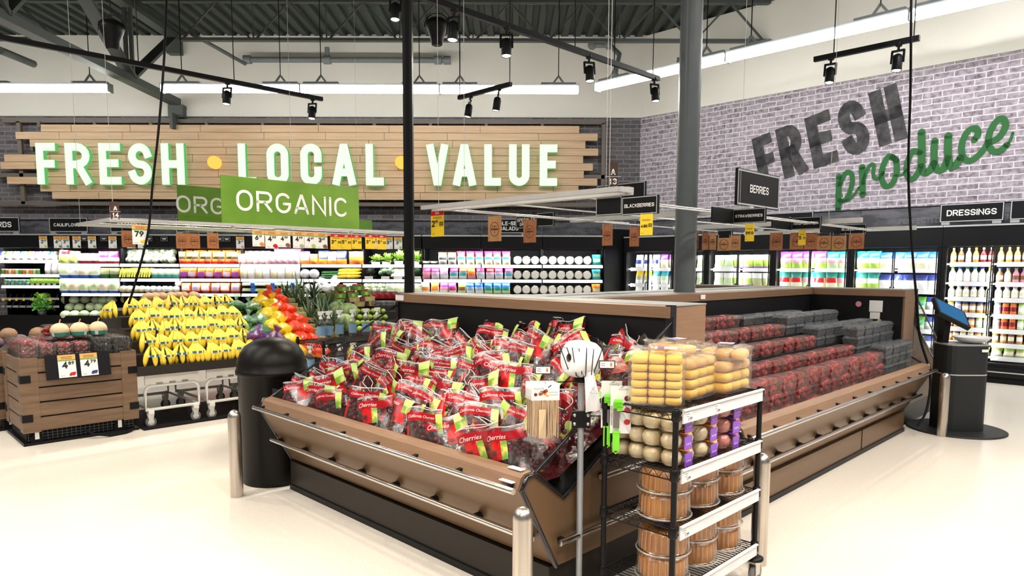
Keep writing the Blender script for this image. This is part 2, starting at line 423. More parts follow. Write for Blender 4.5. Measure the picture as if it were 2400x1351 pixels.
# ================================================================ SETTING
Y_BACK, B_WALL, DECK = 14.49, 12.10, 6.2
def brick_material(nm, c1, c2, mo, hz, amt):
    m = bpy.data.materials.new(nm); m.use_nodes = True
    nt = m.node_tree; b = nt.nodes['Principled BSDF']; b.inputs['Roughness'].default_value = 0.75
    tc = nt.nodes.new('ShaderNodeTexCoord'); sx = nt.nodes.new('ShaderNodeSeparateXYZ'); cx = nt.nodes.new('ShaderNodeCombineXYZ')
    nt.links.new(tc.outputs['Object'], sx.inputs[0]); nt.links.new(sx.outputs['X'], cx.inputs['X']); nt.links.new(sx.outputs['Z'], cx.inputs['Y'])
    wn = nt.nodes.new('ShaderNodeTexNoise'); wn.inputs['Scale'].default_value = 9.0
    nt.links.new(cx.outputs[0], wn.inputs['Vector'])
    ad = nt.nodes.new('ShaderNodeVectorMath'); ad.operation = 'MULTIPLY_ADD'; ad.inputs[1].default_value = (0.03, 0.03, 0)
    nt.links.new(wn.outputs['Color'], ad.inputs[0]); nt.links.new(cx.outputs[0], ad.inputs[2])
    br = nt.nodes.new('ShaderNodeTexBrick'); br.inputs['Scale'].default_value = 1.0; br.inputs['Brick Width'].default_value = 0.27
    br.inputs['Row Height'].default_value = 0.088; br.inputs['Mortar Size'].default_value = 0.009; br.inputs['Mortar Smooth'].default_value = 0.35
    br.inputs['Color1'].default_value = (*c1, 1); br.inputs['Color2'].default_value = (*c2, 1)
    br.inputs['Mortar'].default_value = (*mo, 1); br.inputs['Bias'].default_value = 0.0
    nt.links.new(ad.outputs[0], br.inputs['Vector'])
    n2 = nt.nodes.new('ShaderNodeTexNoise'); n2.inputs['Scale'].default_value = 14.0; n2.inputs['Detail'].default_value = 5.0
    nt.links.new(cx.outputs[0], n2.inputs['Vector'])
    mr = nt.nodes.new('ShaderNodeMapRange'); mr.inputs['From Min'].default_value = 0.3; mr.inputs['From Max'].default_value = 0.7
    mr.inputs['To Min'].default_value = 0.0; mr.inputs['To Max'].default_value = amt
    nt.links.new(n2.outputs['Fac'], mr.inputs['Value'])
    mx = nt.nodes.new('ShaderNodeMixRGB'); mx.inputs[2].default_value = (*hz, 1)
    nt.links.new(mr.outputs[0], mx.inputs[0]); nt.links.new(br.outputs['Color'], mx.inputs[1]); nt.links.new(mx.outputs[0], b.inputs['Base Color'])
    return m
brick = brick_material('grey_printed_brick', (.05, .044, .048), (.14, .125, .135), (.25, .235, .25), (.17, .16, .17), .5)
brickw = brick_material('whitewashed_printed_brick', (.085, .062, .075), (.25, .205, .235), (.66, .62, .675), (.60, .56, .62), .68)
cream = mat('cream_wall_paint', (0.78, 0.76, 0.68), 0.6, nz=(0.7, 0.05))
chalk = two_tone('chalkboard_band', (0.035, 0.036, 0.042), (0.10, 0.10, 0.115), 3.0, 0.6, (1, 1, 3))
chalkw = mat('chalk_lettering', (0.16, 0.16, 0.18), 0.8)

fl = bpy.data.materials.new('terrazzo_floor'); fl.use_nodes = True
nt = fl.node_tree; b = nt.nodes['Principled BSDF']; b.inputs['Roughness'].default_value = 0.24; b.inputs['Specular IOR Level'].default_value = 0.45
tc = nt.nodes.new('ShaderNodeTexCoord'); vo = nt.nodes.new('ShaderNodeTexVoronoi'); vo.inputs['Scale'].default_value = 90.0
rp = nt.nodes.new('ShaderNodeValToRGB'); rp.color_ramp.elements[0].position = 0.12; rp.color_ramp.elements[1].position = 0.22
rp.color_ramp.elements[0].color = (0.50, 0.44, 0.37, 1); rp.color_ramp.elements[1].color = (0.80, 0.735, 0.65, 1)
nt.links.new(tc.outputs['Object'], vo.inputs['Vector']); nt.links.new(vo.outputs['Distance'], rp.inputs['Fac']); nt.links.new(rp.outputs['Color'], b.inputs['Base Color'])
struct(MB().box(-17, 12, -6, 15, -0.1, 0, fl).build('floor'))

mb = MB(); mb.box(-17, 2.65, Y_BACK, Y_BACK + .2, 0, 4.62, brick).box(-17, 2.65, Y_BACK, Y_BACK + .2, 4.62, DECK, cream)
mb.box(-17, 2.62, Y_BACK - .03, Y_BACK, 4.60, 4.72, cream)
struct(mb.build('wall_back'))
# right wall: local x runs along it (towards -a), built in its own turned frame so the bricks follow it
wr = MB(); wr.box(-16.0, 4.0, 0, .2, 0, 4.62, brickw).box(-16.0, 4.0, 0, .2, 4.62, DECK, cream).box(-16, 4.0, -.03, 0, 4.60, 4.72, cream)
WR = wr.build('wall_right'); WR.location = W(B_WALL, 0); WR.rotation_euler = (0, 0, -R45); struct(WR)
# cut back to the corner: the part beyond it stands behind the back wall

deckm = mat('roof_deck_paint', (0.042, 0.05, 0.046), 0.6, spec=.2)
mb = MB(); prof = []; x = -17.0
while x < 12:
    prof += [(x, DECK), (x + .11, DECK), (x + .135, DECK + .07), (x + .225, DECK + .07)]; x += .25
mb.sheet(prof, lambda u, v, d: (u, d, v), -3.0, 14.6, deckm)
mb.box(-17, 12, -3, 14.6, DECK + .12, DECK + .2, deckm)
struct(mb.build('ceiling'))

# ---- roof steel
def joist(y, x0, x1, xe0, xe1, zt, zb, npan, label):
    t = thing('roof_joist', label, 'joist', ((x0 + x1) / 2, y, zb)); o = ((x0 + x1) / 2, y, zb)
    MB(o).box(x0, x1, y - .05, y - .01, zt - .05, zt, darkst).box(x0, x1, y + .01, y + .05, zt - .05, zt, darkst).build('top_chord', t)
    MB(o).box(xe0, xe1, y - .05, y - .01, zb, zb + .05, darkst).box(xe0, xe1, y + .01, y + .05, zb, zb + .05, darkst).build('bottom_chord', t)
    mw = MB(o); dx = (xe1 - xe0) / npan
    for i in range(npan):
        xa = xe0 + i * dx
        mw.bar((xa + .04, y, zb + .03), (xa + dx / 2, y, zt - .03), .03, .03, darkst)
        mw.bar((xa + dx / 2, y, zt - .03), (xa + dx - .04, y, zb + .03), .03, .03, darkst)
        mw.bar((xa, y, zb + .03), (xa, y, zt - .03), .02, .02, darkst)
    mw.build('web', t)
joist(12.6, -6.5, 4.5, -5.85, 4.45, 6.2, 5.5, 8, 'dark steel roof joist running above the lit wall letters')
joist(12.6, -16.5, -7.1, -16.4, -8.0, 6.2, 5.5, 6, 'dark steel roof joist at far left behind the deep girder')
t = thing('roof_girder', 'heavy dark steel truss girder running from upper left to the back wall', 'girder', (-6.8, 10, 4.8)); o = (-6.8, 10, 4.8)
for nm, z in (('bottom_chord', 4.80), ('top_chord', 6.1)):
    m = MB(o)
    for sx in (-.075, .03): m.box(-6.8 + sx, -6.8 + sx + .045, 2, 14.4 if nm[0] == 'b' else 14.45, z, z + .13, darkst)
    m.box(-6.9, -6.7, 2, 14.4, z - .012, z + .012, darkst); m.build(nm, t)
for y0, z0, y1, z1 in ((12.7, 4.9, 14.3, 6.1), (12.7, 4.9, 10.9, 6.15), (9.6, 4.9, 10.8, 6.15), (9.6, 4.9, 8.4, 6.15), (7.2, 4.9, 8.3, 6.15), (7.2, 4.9, 6.2, 6.15)):
    m = MB(o)
    for sx in (-.055, .055): m.bar((-6.8 + sx, y0, z0), (-6.8 + sx, y1, z1), .05, .11, darkst, (1, 0, 0))
    m.build('diagonal', t)
for y in (12.7, 9.6):
    m = MB(o)
    for sx in (-.05, .05): m.bar((-6.8 + sx, y - .03, 4.9), (-6.8 + sx, y - .03, 6.15), .05, .06, darkst)
    m.build('vertical', t)
MB(o).box(-6.95, -6.65, 14.3, 14.48, 4.55, 4.8, darkst).box(-6.83, -6.77, 14.1, 14.48, 4.3, 4.6, darkst).build('bearing_seat', t)
MB(o).box(-6.93, -6.67, 14.3, 14.48, 5.8, 6.1, darkst).build('bearing_seat', t)

# ---- sprinkler pipe on the back wall
pt = PY(580, 140, 14.2); pe = PY(1048, 140, 14.2)
t = thing('sprinkler_pipe', 'long grey sprinkler pipe with couplings high on the cream wall', 'pipe', (pt.x, 14.2, pt.z)); o = tuple(t.location)
MB(o).tube([(pt.x, 14.2, pt.z), (pe.x, 14.2, pt.z)], .055, greyst).build('pipe', t)
for x in (pt.x, pt.x + .03 * 0 + (pe.x - pt.x) * .4, pe.x - .18, pe.x):
    MB(o).tube([(x - .07, 14.2, pt.z), (x + .07, 14.2, pt.z)], .085, greyst, 12).build('coupling', t)
xm = pt.x + (pe.x - pt.x) * .4
MB(o).tube([(xm, 14.2, pt.z), (xm, 14.2, pt.z + .24)], .05, greyst).build('riser', t)
pt = PY(1388, 106, 14.2); pe = PY(1452, 128, 13.9)
t = thing('sprinkler_pipe', 'short grey sprinkler elbow pipe near the wall corner', 'pipe', tuple(pt)); o = tuple(pt)
MB(o).tube([pt, pt + Vector((.35, 0, 0)), pe], .05, greyst).build('pipe', t)
for c in (pt, pt + Vector((.33, 0, 0))): MB(o).ball(c, .09, greyst).build('coupling', t)
MB(o).tube([pe, pe + Vector((-.12, -.3, -.45))], .045, greyst).build('branch', t)
p = PY(1590, 135, 13); MBt = MB(tuple(p)).bar(p, p + Vector((-.03, 0, -.25)), .04, .04, darkst).build('conduit_end')
tag(MBt, 'short dark conduit stub hanging beside the slanted track', 'conduit'); MBt.location = p
for a_, b_, lab in (((575, 150), (450, 80), 'thin dark brace slanting to the wall left of the long pipe'), ((78, 150), (0, 118), 'round grey brace pipe at the far left edge under the joist')):
    p, q = PY(*a_, 13.8), PY(*b_, 12.6); o_ = MB(tuple(p)).tube([p, q], .035 if a_[0] > 200 else .07, darkst).build('brace_pipe'); o_.location = p
    tag(o_, lab, 'brace')

# ---- linear lights (with real glowing diffusers)
diff = glow('lit_diffuser', (1.0, 0.985, 0.95), 27.0)
grey_h = mat('light_housing', (0.30, 0.33, 0.33), 0.4, 0.3)
def make_linear():
    t = thing('linear_light', '', 'ceiling light')
    mb = MB(); mb.grid(2, 1, lambda u, v: (-1.19 + 2.38 * v, -.075 + .15 * u, .0 if 0 < u < 1 else .03), lambda u, v: diff, False)
    mb.box(-1.19, 1.19, -.075, .075, .03, .115, diff); mb.build('diffuser', t)
    MB().box(-1.2, 1.2, -.06, .06, .117, .15, grey_h).box(-1.2, -1.19, -.085, .085, .0, .15, grey_h).box(1.19, 1.2, -.085, .085, 0, .15, grey_h).build('housing', t)
    for x in (-.85, .85):
        br = MB().box(x - .3, x + .3, -.05, .05, .15, .185, grey_h).bar((x - .09, 0, .18), (x, 0, .30), .02, .03, grey_h).bar((x + .09, 0, .18), (x, 0, .30), .02, .03, grey_h).build('bracket', t)
        MB().tube([(x, 0, .29), (x, 0, 1.6)], .008, black, 5).build('hanger_rod', br)
    return t
PL = Placer(make_linear())
g = 'linear lights washing the walls'
ys = 12.3
for i, lab in enumerate(('left', 'middle', 'right')):
    PL((-4.86 + 2.4 * i, ys, 4.54), 0, f'glowing linear light over the wooden letter sign, {lab} of three joined', g)
PL((-8.15, ys, 4.54), 0, 'glowing linear light at far left ending beside the girder', g)
PL((-10.55, ys, 4.54), 0, 'glowing linear light at the left edge of the photo', g)
for i, lab in enumerate(('end nearest the wall corner', 'second from the wall corner', 'third from the wall corner', 'nearest, leaving the photo at upper right')):
    PL(W(9.6, 6.36 - 2.4 * i, 4.54), -R45, f'glowing linear light along the right brick wall, {lab}', g)

# ---- tracks and spotlights
lens = glow('lit_spot_lens', (1.0, 0.9, 0.72), 40.0)
def make_spot():
    t = thing('track_spotlight', '', 'spotlight')
    MB().lathe([(.042, 0), (.046, .01), (.046, .12), (.04, .15), (.02, .165), (.012, .166)], black, n=18, cap=False).build('can', t)
    MB().lathe([(.038, .008), (.001, .008)], lens, n=16, cap=False).build('lens', t)
    MB().bar((-.052, 0, .08), (-.052, 0, .2), .012, .02, black).bar((.052, 0, .08), (.052, 0, .2), .012, .02, black).box(-.058, .058, -.012, .012, .19, .205, black).build('yoke', t)
    MB().lathe([(.012, .2), (.012, .24), (.03, .245), (.03, .275)], black, n=10).build('stem', t)
    return t
SP = Placer(make_spot())
def spot(p, target, lab, power=60, size=70):
    """hangs with its stem under point p, tilted a little towards its target"""
    d = (Vector(target) - Vector(p)); d.z = 0; d = d.normalized() if d.length > .1 else Vector((0, 0, 0))
    tilt = 0.16
    zax = (Vector((0, 0, 1)) - d * tilt).normalized(); q = zax.to_track_quat('Z', 'Y')
    loc = Vector(p) - zax * .262
    o = SP(loc, q.to_euler(), lab, 'track spotlights')
    l = lamp('SPOT', 'spot_beam', loc - zax * .02, power, (1.0, 0.88, 0.7), spot_size=radians(size), spot_blend=0.5, shadow_soft_size=0.04)
    aim(l, target)
def track(p, q, lab, rods):
    p, q = Vector(p), Vector(q); o = tuple(p)
    t = thing('track_rail', lab, 'track light rail', o)
    MB(o).bar(p, q, .045, .05, black).build('rail', t)
    for f_ in rods:
        c = p.lerp(q, f_); MB(o).tube([c, (c.x, c.y, DECK)], .006, black, 5).build('hanger_rod', t)
ZT = 3.72
track(W(-1.0, 8.28, ZT), W(4.78, 8.28, ZT), 'long black track rail slanting above the banana display', (.3, .62, .8))
track(W(1.0, 4.62, ZT), W(7.0, 4.62, ZT), 'long black track rail slanting above the cherry case', (.35, .75, .98))
track(W(5.97, 6.95, ZT), W(5.97, 6.0, ZT), 'short black track rail with two spots before the letter sign', (.02, .98))
track(W(7.5, 3.05, ZT), W(7.5, 2.07, ZT), 'short black track rail with two spots before the right brick wall', (.2, .95))
def on_track(px, py, a=None, b=None):
    pt = PA(px, py, a) if a is not None else PB(px, py, b)
    return W(pt.x if a is not None else b, a if a is not None else pt.y, ZT - .02)
for px, py, lab in ((533, 185, 'black spotlight near the middle of the long left track'), (733, 233, 'black spotlight at the far end of the long left track')):
    spot(on_track(px, py, a=8.28), W(3.0 if px > 600 else 2.0, 7.2, .6), lab, 200)
for (px, py, lab), tg in zip(((1065, 25, 'black spotlight at the near end of the slanted track over the cherries'), (1187, 67, 'second black spotlight from the near end of the track over the cherries'),
                       (1380, 133, 'black spotlight two-thirds along the slanted track over the cherries'), (1533, 185, 'black spotlight at the far end of the slanted track beside the column')),
                     ((2.3, 3.9), (2.6, 2.6), (4.4, 2.3), (6.0, 2.4))):
    spot(on_track(px, py, a=4.62), W(tg[0], tg[1], .8), lab, 130)
for px, py, lab in ((1103, 228, 'black spotlight on the short track before the letter sign, left of two'), (1170, 210, 'black spotlight on the short track before the letter sign, right of two')):
    spot(on_track(px, py, b=5.97), W(4.5, 7.5, .9), lab, 60)
for px, py, lab in ((1948, 140, 'black spotlight on the short right track, the one nearer the column'), (2107, 106, 'black spotlight on the short right track, the one nearer the photo edge')):
    spot(on_track(px, py, b=7.5), W(5.6, 2.6 if px < 2000 else 2.2, .9), lab, 90)
spot(PA(928, -16, 5.6) and W(PA(928, -16, 5.6).x, 5.6, PA(928, -16, 5.6).z), W(2.2, 4.2, .8), 'black spotlight at the top edge left of the black square post', 60)
# more track spots outside the frame, near the camera, that light the near floor and the displays
for b_, a_, tb, ta in ((1.4, 4.62, 2.4, 3.0), (.6, 3.2, 1.2, 1.9), (.2, 2.4, .6, 3.2), (.3, 5.4, .2, 4.6), (1.2, 8.28, 1.6, 7.4), (3.0, .6, 2.7, 1.5), (5.0, .5, 5.2, 1.7), (6.4, .3, 6.2, .6), (3.4, -.4, 4.2, .6), (1.0, 6.6, .9, 6.0)):
    l = lamp('SPOT', 'spot_beam', W(b_, a_, 3.7), 130, (1.0, 0.88, 0.72), spot_size=radians(75), spot_blend=0.6, shadow_soft_size=0.04)
    aim(l, W(tb, ta, .5))

for b_, a_, tb, ta, tz in ((6.95, 4.62, 12.1, 5.2, 2.5), (7.4, .2, 12.1, 1.2, 2.6), (6.6, 1.2, 12.1, 2.9, 2.5), (6.5, -.6, 12.1, .0, 2.7)):      # added spots without fixtures, brightening the right wall; first at the track end
    aim(lamp('SPOT', 'spot_beam', W(b_, a_, 3.6 if a_ > 4 else 4.6), 260, (1.0, .97, .97), spot_size=radians(80), spot_blend=0.6, shadow_soft_size=0.05), W(tb, ta, tz))
for b_, a_, tb, ta, pw in ((1.2, 6.2, 1.6, 7.3, 200), (2.4, 5.9, 2.8, 7.6, 150), (3.6, 5.9, 4.0, 7.6, 200), (1.2, .2, 2.7, 1.6, 220), (1.6, 1.9, 2.3, 3.2, 120)):  # unseen spots added to brighten the crate, bananas, citrus, rack and cherries
    aim(lamp('SPOT', 'spot_beam', W(b_, a_, 4.7 if b_ > 2 else 3.9), pw * (1.4 if b_ > 2 else 1), (1.0, 0.90, 0.76), spot_size=radians(55), spot_blend=0.6, shadow_soft_size=0.04), W(tb, ta, .8))

# ---- dome speakers
def speaker(px, py, Y, lab):
    p = PY(px, py, Y); t = thing('pendant_speaker', lab, 'speaker', tuple(p))
    MB().lathe([(.055, -.17), (.07, -.165), (.085, -.08), (.125, .02), (.145, .08), (.135, .13), (.09, .16), (.001, .17)], black, n=20).build('housing', t)
    MB().tube([(-.15, 0, .06)] + [(-.16 * cos(pi * k / 8), 0, .06 + .17 * sin(pi * k / 8)) for k in range(9)], .008, black, 6).build('hanging_bail', t)
    MB().tube([(0, 0, .1), (0, 0, 1.2)], .005, black, 4).build('cable', t)
speaker(1024, 75, 9.2, 'black pendant speaker hanging right of the black square post')
speaker(262, 82, 8.6, 'black pendant speaker hanging behind the girder at upper left')

# ---- column and square post
colm = MB(); colm.lathe([(.087, 0), (.087, DECK)], mat('column_paint', (0.105, 0.12, 0.126), 0.35, spec=.3), n=32, cap=False)
col = colm.build('column'); col.location = W(5.02, 3.02)
tag(col, 'round grey steel column rising through the middle of the berry island', 'column')
post = MB().box(-.035, .035, -.035, .035, 0, 5.2, black).box(-.012, .012, -.042, .035, 0, 5.2, blackm).build('power_post')
pp = PA(960.5, 690, 4.20); post.location = W(3.264, 4.40, 1.352); post.rotation_euler = (0, 0.004, 0)
tag(post, 'black square power post standing on the rear rim of the cherry case', 'post')
def cable(px_pts, depths, r, lab, name='hanging_cable'):
    pts = [PY(x, y, d) for (x, y), d in zip(px_pts, depths)]
    fine = []
    for i in range(len(pts) - 1):
        p0, p1, p2, p3 = pts[max(i - 1, 0)], pts[i], pts[i + 1], pts[min(i + 2, len(pts) - 1)]
        for k in range(6):
            t = k / 6; fine.append(0.5 * ((2 * p1) + (p2 - p0) * t + (2 * p0 - 5 * p1 + 4 * p2 - p3) * t * t + (3 * p1 - p0 - 3 * p2 + p3) * t ** 3))
    fine.append(pts[-1]); o = MB(tuple(pts[-1])).tube(fine, r, blackm, 6).build(name); o.location = pts[-1]
    return tag(o, lab, 'cable')
cable([(392, -60), (385, 130), (372, 300), (358, 430), (347, 545), (318, 660), (302, 712)], [6.8, 6.8, 6.8, 6.8, 6.8, 6.85, 6.9], .011, 'thick black power cable hanging down to the banana display')
cable([(2136, -60), (2134, 200), (2129, 400), (2136, 560), (2148, 700), (2156, 790), (2180, 880), (2172, 960), (2150, 1000)], [6.6, 6.6, 6.6, 6.6, 6.6, 6.6, 6.45, 6.3, 6.25], .011, 'thick black power cable hanging down at the far right end of the berry island')

# ---- wooden letter sign on the back wall
wood = two_tone('sign_plank_wood', (0.50, 0.33, 0.19), (0.66, 0.46, 0.28), 2.2, 0.5, (0.5, 1, 14), 0.3, 0.7)
bronze = mat('bronze_frame', (0.14, 0.115, 0.09), 0.5)
face = glow('lit_letter_face', (0.70, 1.0, 0.66), 1.35); side = glow('lit_letter_side', (0.16, 0.68, 0.18), 0.75)
ambf = glow('lit_dot_face', (1.0, 0.58, 0.10), 1.25)
YS = 14.25
c = PY(700, 468, YS); t = thing('letter_sign', 'long plank sign with glowing green words on the back wall', 'sign', tuple(c)); o = tuple(c)
rows = [(100, 1357), (40, 1400), (72, 1372), (95, 1402), (10, 1367), (0, 1390), (88, 1369), (13, 1401), (90, 1357), (117, 1309)]
mb = MB(o); rg = random.Random(4)
zt, zb = PY(700, 293.5, YS).z, PY(700, 469, YS).z; hh = (zt - zb) / 10
for i, (xl, xr) in enumerate(rows):
    x0, x1 = PY(xl, 380, YS).x, PY(xr, 380, YS).x; z1 = zt - i * hh; x = x0; first = True
    while x < x1 - .05:
        L = rg.uniform(.5, 1.0) if first else rg.uniform(1.1, 1.9)
        if x + L > x1 - .4: L = x1 - x
        mb.box(x + .004, x + L - .004, YS, YS + .03, z1 - hh + .008, z1, wood); x += L; first = False
mb.build('plank_panel', t)
mf = MB(o)
for x in (PY(43, 380, YS).x, PY(1415, 380, YS).x): mf.box(x - .04, x + .04, YS + .06, YS + .13, PY(0, 478, YS).z, PY(0, 283, YS).z, bronze)
for py in (283, 412, 478): mf.box(PY(-20, py, YS).x if py != 283 else PY(0, py, YS).x, PY(1418, py, YS).x, YS + .06, YS + .13, PY(700, py, YS).z - .04, PY(700, py, YS).z + .04, bronze)
x = -9.6
while x < 1.2:
    mf.box(x, x + .06, YS + .04, YS + .1, zt - .05, PY(0, 283, YS).z, bronze); x += 1.13
for x in (-9.8, -6.5, -3.2, 0.2): mf.box(x, x + .05, YS + .1, Y_BACK, zt - .5, zt - .42, bronze)
mf.build('frame', t)
LT = [('F', 85, 131), ('R', 153, 211), ('E', 232, 283), ('S', 301, 355), ('H', 378, 432), ('L', 558, 600), ('O', 625, 676), ('C', 704, 754), ('A', 779, 833), ('L', 857, 899),
      ('V', 1000, 1050), ('A', 1062, 1115), ('L', 1135, 1174), ('U', 1193, 1241), ('E', 1265, 1306)]
YL = YS - .12
z0, z1 = PY(700, 434, YL).z, PY(700, 337, YL).z
for ch, xa, xb in LT:
    x0, x1 = PY(xa, 385, YL).x, PY(xb, 385, YL).x; H_ = z1 - z0; tt = .076; wbox = (x1 - x0) - 2 * tt
    mb = MB(o)
    fn = lambda x, y, d, x0=x0: (x0 + x, YL + .10 - d, z0 + y)
    for st in glyph(ch, wbox / (H_ - 2 * tt)):
        ribbon(mb, [(tt + px * (H_ - 2 * tt), tt + py * (H_ - 2 * tt)) for px, py in st], tt, fn, face, 0.10)
    # sides take the greener tone
    kf = mb.mats.index(face); ks = mb._m(side)
    for i, fc in enumerate(mb.f):
        ys = [mb.v[k].y for k in fc]
        if max(ys) - min(ys) > .01: mb.mi[i] = ks
    lo = mb.build('letter', t); lo['label'] = f'glowing green letter {ch}'
for xc in (499.5, 940):
    p = PY(xc, 380, YL); mb = MB(o); mb.lathe([(.125, 0), (.125, .1), (.12, .12), (.001, .12)], ambf, c=(p.x, YL + .12, p.z), n=24, axis='Y')
    lo = mb.build('dot', t); lo['label'] = 'glowing amber dot'; lo.scale = (1, -1, 1); lo.location = (0, 2 * (YL + .12 - c.y), 0)

# ---- painted words on the right wall
inkd = two_tone('faded_black_paint', (0.022, 0.022, 0.024), (0.10, 0.095, 0.10), 7.0, 0.8, (1, 1, 1), 0.35, 0.75)
inkg = mat('green_paint', (0.012, 0.115, 0.022), 0.7)
BW = B_WALL - .012
def on_wall(px, py): q = PB(px, py, BW); return (-q.y, q.z)      # x grows to the right along the wall
def wallfn(x, y, d): return W(BW - d, -x, y)
P0, P1 = Vector(on_wall(1836, 421)), Vector(on_wall(2142, 318))
ux = (P1 - P0).normalized(); uy = Vector((-ux.y, ux.x))
hgt = ((Vector(on_wall(2103, 197)) - P1).dot(uy) + (Vector(on_wall(1808, 316)) - P0).dot(uy)) / 2 * 1.05
L4 = (P1 - P0).length; wd = L4 / 4 * .80
orig = W(BW, -P0.x, P0.y); mb = MB(tuple(orig))
for i, ch in enumerate('FRESH'):
    bx = P0 + ux * ((i - 1) * L4 / 4.0 + (0.02 if i else .1)); tt = hgt * .105; ww = (wd if ch != 'F' else wd * .85) - 2 * tt
    for st in glyph(ch, ww / (hgt - 2 * tt)):
        pts = [bx + ux * (tt + px * (hgt - 2 * tt)) + uy * (tt + py * (hgt - 2 * tt)) for px, py in st]
        ribbon(mb, [(q.x, q.y) for q in pts], tt, wallfn, inkd)
o_ = mb.build('painted_word'); o_.location = orig; tag(o_, 'faded black word FRESH painted slanting on the right brick wall', 'wall lettering')
def spline(pts, n=7):
    out = []
    for i in range(len(pts) - 1):
        p0, p1, p2, p3 = pts[max(i - 1, 0)], pts[i], pts[i + 1], pts[min(i + 2, len(pts) - 1)]
        for k in range(n):
            t = k / n
            out.append(tuple(0.5 * ((2 * p1[j]) + (p2[j] - p0[j]) * t + (2 * p0[j] - 5 * p1[j] + 4 * p2[j] - p3[j]) * t * t + (3 * p1[j] - p0[j] - 3 * p2[j] + p3[j]) * t ** 3) for j in (0, 1)))
    return out + [tuple(pts[-1])]
SCR = [(10, [(1100, 1242), (1097, 1350), (1093, 1480)]), (8, [(1105, 1300), (1140, 1225), (1172, 1212), (1192, 1240), (1190, 1300), (1160, 1385), (1125, 1415), (1105, 1410)]),
       (4, [(1125, 1415), (1180, 1400), (1240, 1320)]), (10, [(1262, 1175), (1264, 1260), (1266, 1370)]), (6, [(1268, 1290), (1295, 1200), (1325, 1158), (1345, 1165), (1340, 1215), (1350, 1255), (1385, 1250), (1410, 1215)]),
       (9, [(1505, 1130), (1450, 1100), (1405, 1180), (1400, 1260), (1430, 1310), (1475, 1290), (1505, 1210), (1500, 1130), (1475, 1105)]), (4, [(1495, 1235), (1540, 1230), (1575, 1195)]),
       (9, [(1668, 1075), (1620, 1065), (1585, 1130), (1575, 1210), (1600, 1262), (1640, 1240), (1675, 1170)]), (11, [(1680, 930), (1682, 1060), (1680, 1170), (1700, 1215), (1740, 1195), (1765, 1150)]),
       (10, [(1772, 990), (1768, 1100), (1785, 1190), (1830, 1190), (1865, 1110)]), (11, [(1868, 955), (1866, 1080), (1880, 1165), (1915, 1165), (1955, 1110)]),
       (9, [(2050, 985), (2078, 940), (2060, 902), (2010, 920), (1970, 990), (1962, 1075), (1995, 1128), (2050, 1118), (2110, 1060), (2150, 1000)]),
       (9, [(2150, 1005), (2225, 965), (2270, 890), (2255, 838), (2215, 845), (2165, 920), (2150, 1005), (2180, 1062), (2230, 1062), (2280, 1020)]), (4, [(2275, 1025), (2305, 985), (2322, 935)])]
q0 = on_wall(1965, 495); orig = W(BW, -q0[0], q0[1]); mb = MB(tuple(orig))
for wpx, pts in SCR:
    ribbon(mb, [on_wall(1600 + x / 3, y / 3) for x, y in spline(pts)], wpx * .0048, lambda x, y, d: wallfn(x, y, .004), inkg, 0, True)
o_ = mb.build('painted_word'); o_.location = orig; tag(o_, 'green script word produce painted below FRESH on the right brick wall', 'wall lettering')
# ================================================================ COMMON PRODUCT MAKERS
def col_(name, rgb, rough=0.4, **k): return mat('print_' + name, rgb, rough, **k)
RED = col_('red', (0.62, 0.012, 0.02), .3); DRED = col_('dark_red', (0.22, 0.008, 0.015), .35); GRN = col_('green', (0.10, 0.36, 0.04), .4)
LGRN = col_('light_green', (0.42, 0.62, 0.10), .4); TEAL = col_('teal', (0.02, 0.33, 0.27), .3); CYAN = col_('cyan', (0.05, 0.45, 0.55), .3)
BLUE = col_('blue', (0.02, 0.13, 0.52), .3); NAVY = col_('navy', (0.03, 0.05, 0.25), .3); PURP = col_('purple', (0.30, 0.06, 0.50), .3)
MAG = col_('magenta', (0.45, 0.03, 0.17), .35); PINK = col_('pink', (0.75, 0.30, 0.40), .35); ORG = col_('orange', (0.85, 0.24, 0.03), .35)
DORG = col_('carrot', (0.75, 0.16, 0.03), .35); YEL = col_('yellow', (0.90, 0.62, 0.03), .35); CRM = col_('cream', (0.80, 0.73, 0.52), .45)
WHT = col_('white', (0.88, 0.87, 0.85), .35); BRN = col_('brown', (0.24, 0.10, 0.04), .4); OLV = col_('olive', (0.42, 0.45, 0.26), .4)
GRY = col_('grey', (0.34, 0.34, 0.34), .4); BLKP = col_('black', (0.012, 0.012, 0.012), .4); AMB = col_('amber', (0.55, 0.26, 0.05), .2)
DGRN = col_('dark_green', (0.03, 0.13, 0.03), .4); PALE = col_('pale_green', (0.58, 0.72, 0.40), .45); LILAC = col_('lilac', (0.62, 0.50, 0.72), .4)
TAGOR = col_('tag_orange', (0.86, 0.40, 0.11), .5); SKY = col_('sky', (0.33, 0.55, 0.72), .4)
def spow(x, e): return math.copysign(abs(x) ** e, x)
def pouch(name, w_, h_, d_, mfn, parent=None, top=0.06, crimp=True, seed=0, nu=20, nv=10, bulge=.75):
    rg = random.Random(seed); k1, k2 = rg.uniform(-.02, .02), rg.uniform(0, 6)
    def fn(u, v):
        t = 2 * pi * u; pv = (.72 + .28 * min(1, v * 4)) * (1 - max(0, (v - .45) / .55) ** 1.6 * (1 - top))
        hw = w_ / 2 * (1 - .05 * sin(pi * v) + .03 * sin(9 * v + k2)); hd = d_ / 2 * pv
        return (hw * spow(cos(t), bulge) + k1 * v, hd * spow(sin(t), .8) * (1 + .1 * sin(3 * t + 7 * v + k2)), h_ * v + (.012 * sin(5 * u * 2 * pi + k2) * h_ * v))
    mb = MB(); mb.grid(nu, nv, fn, lambda u, v: mfn((u - .5) * 2 if u > .5 else -1, v)); return mb.build(name, parent)
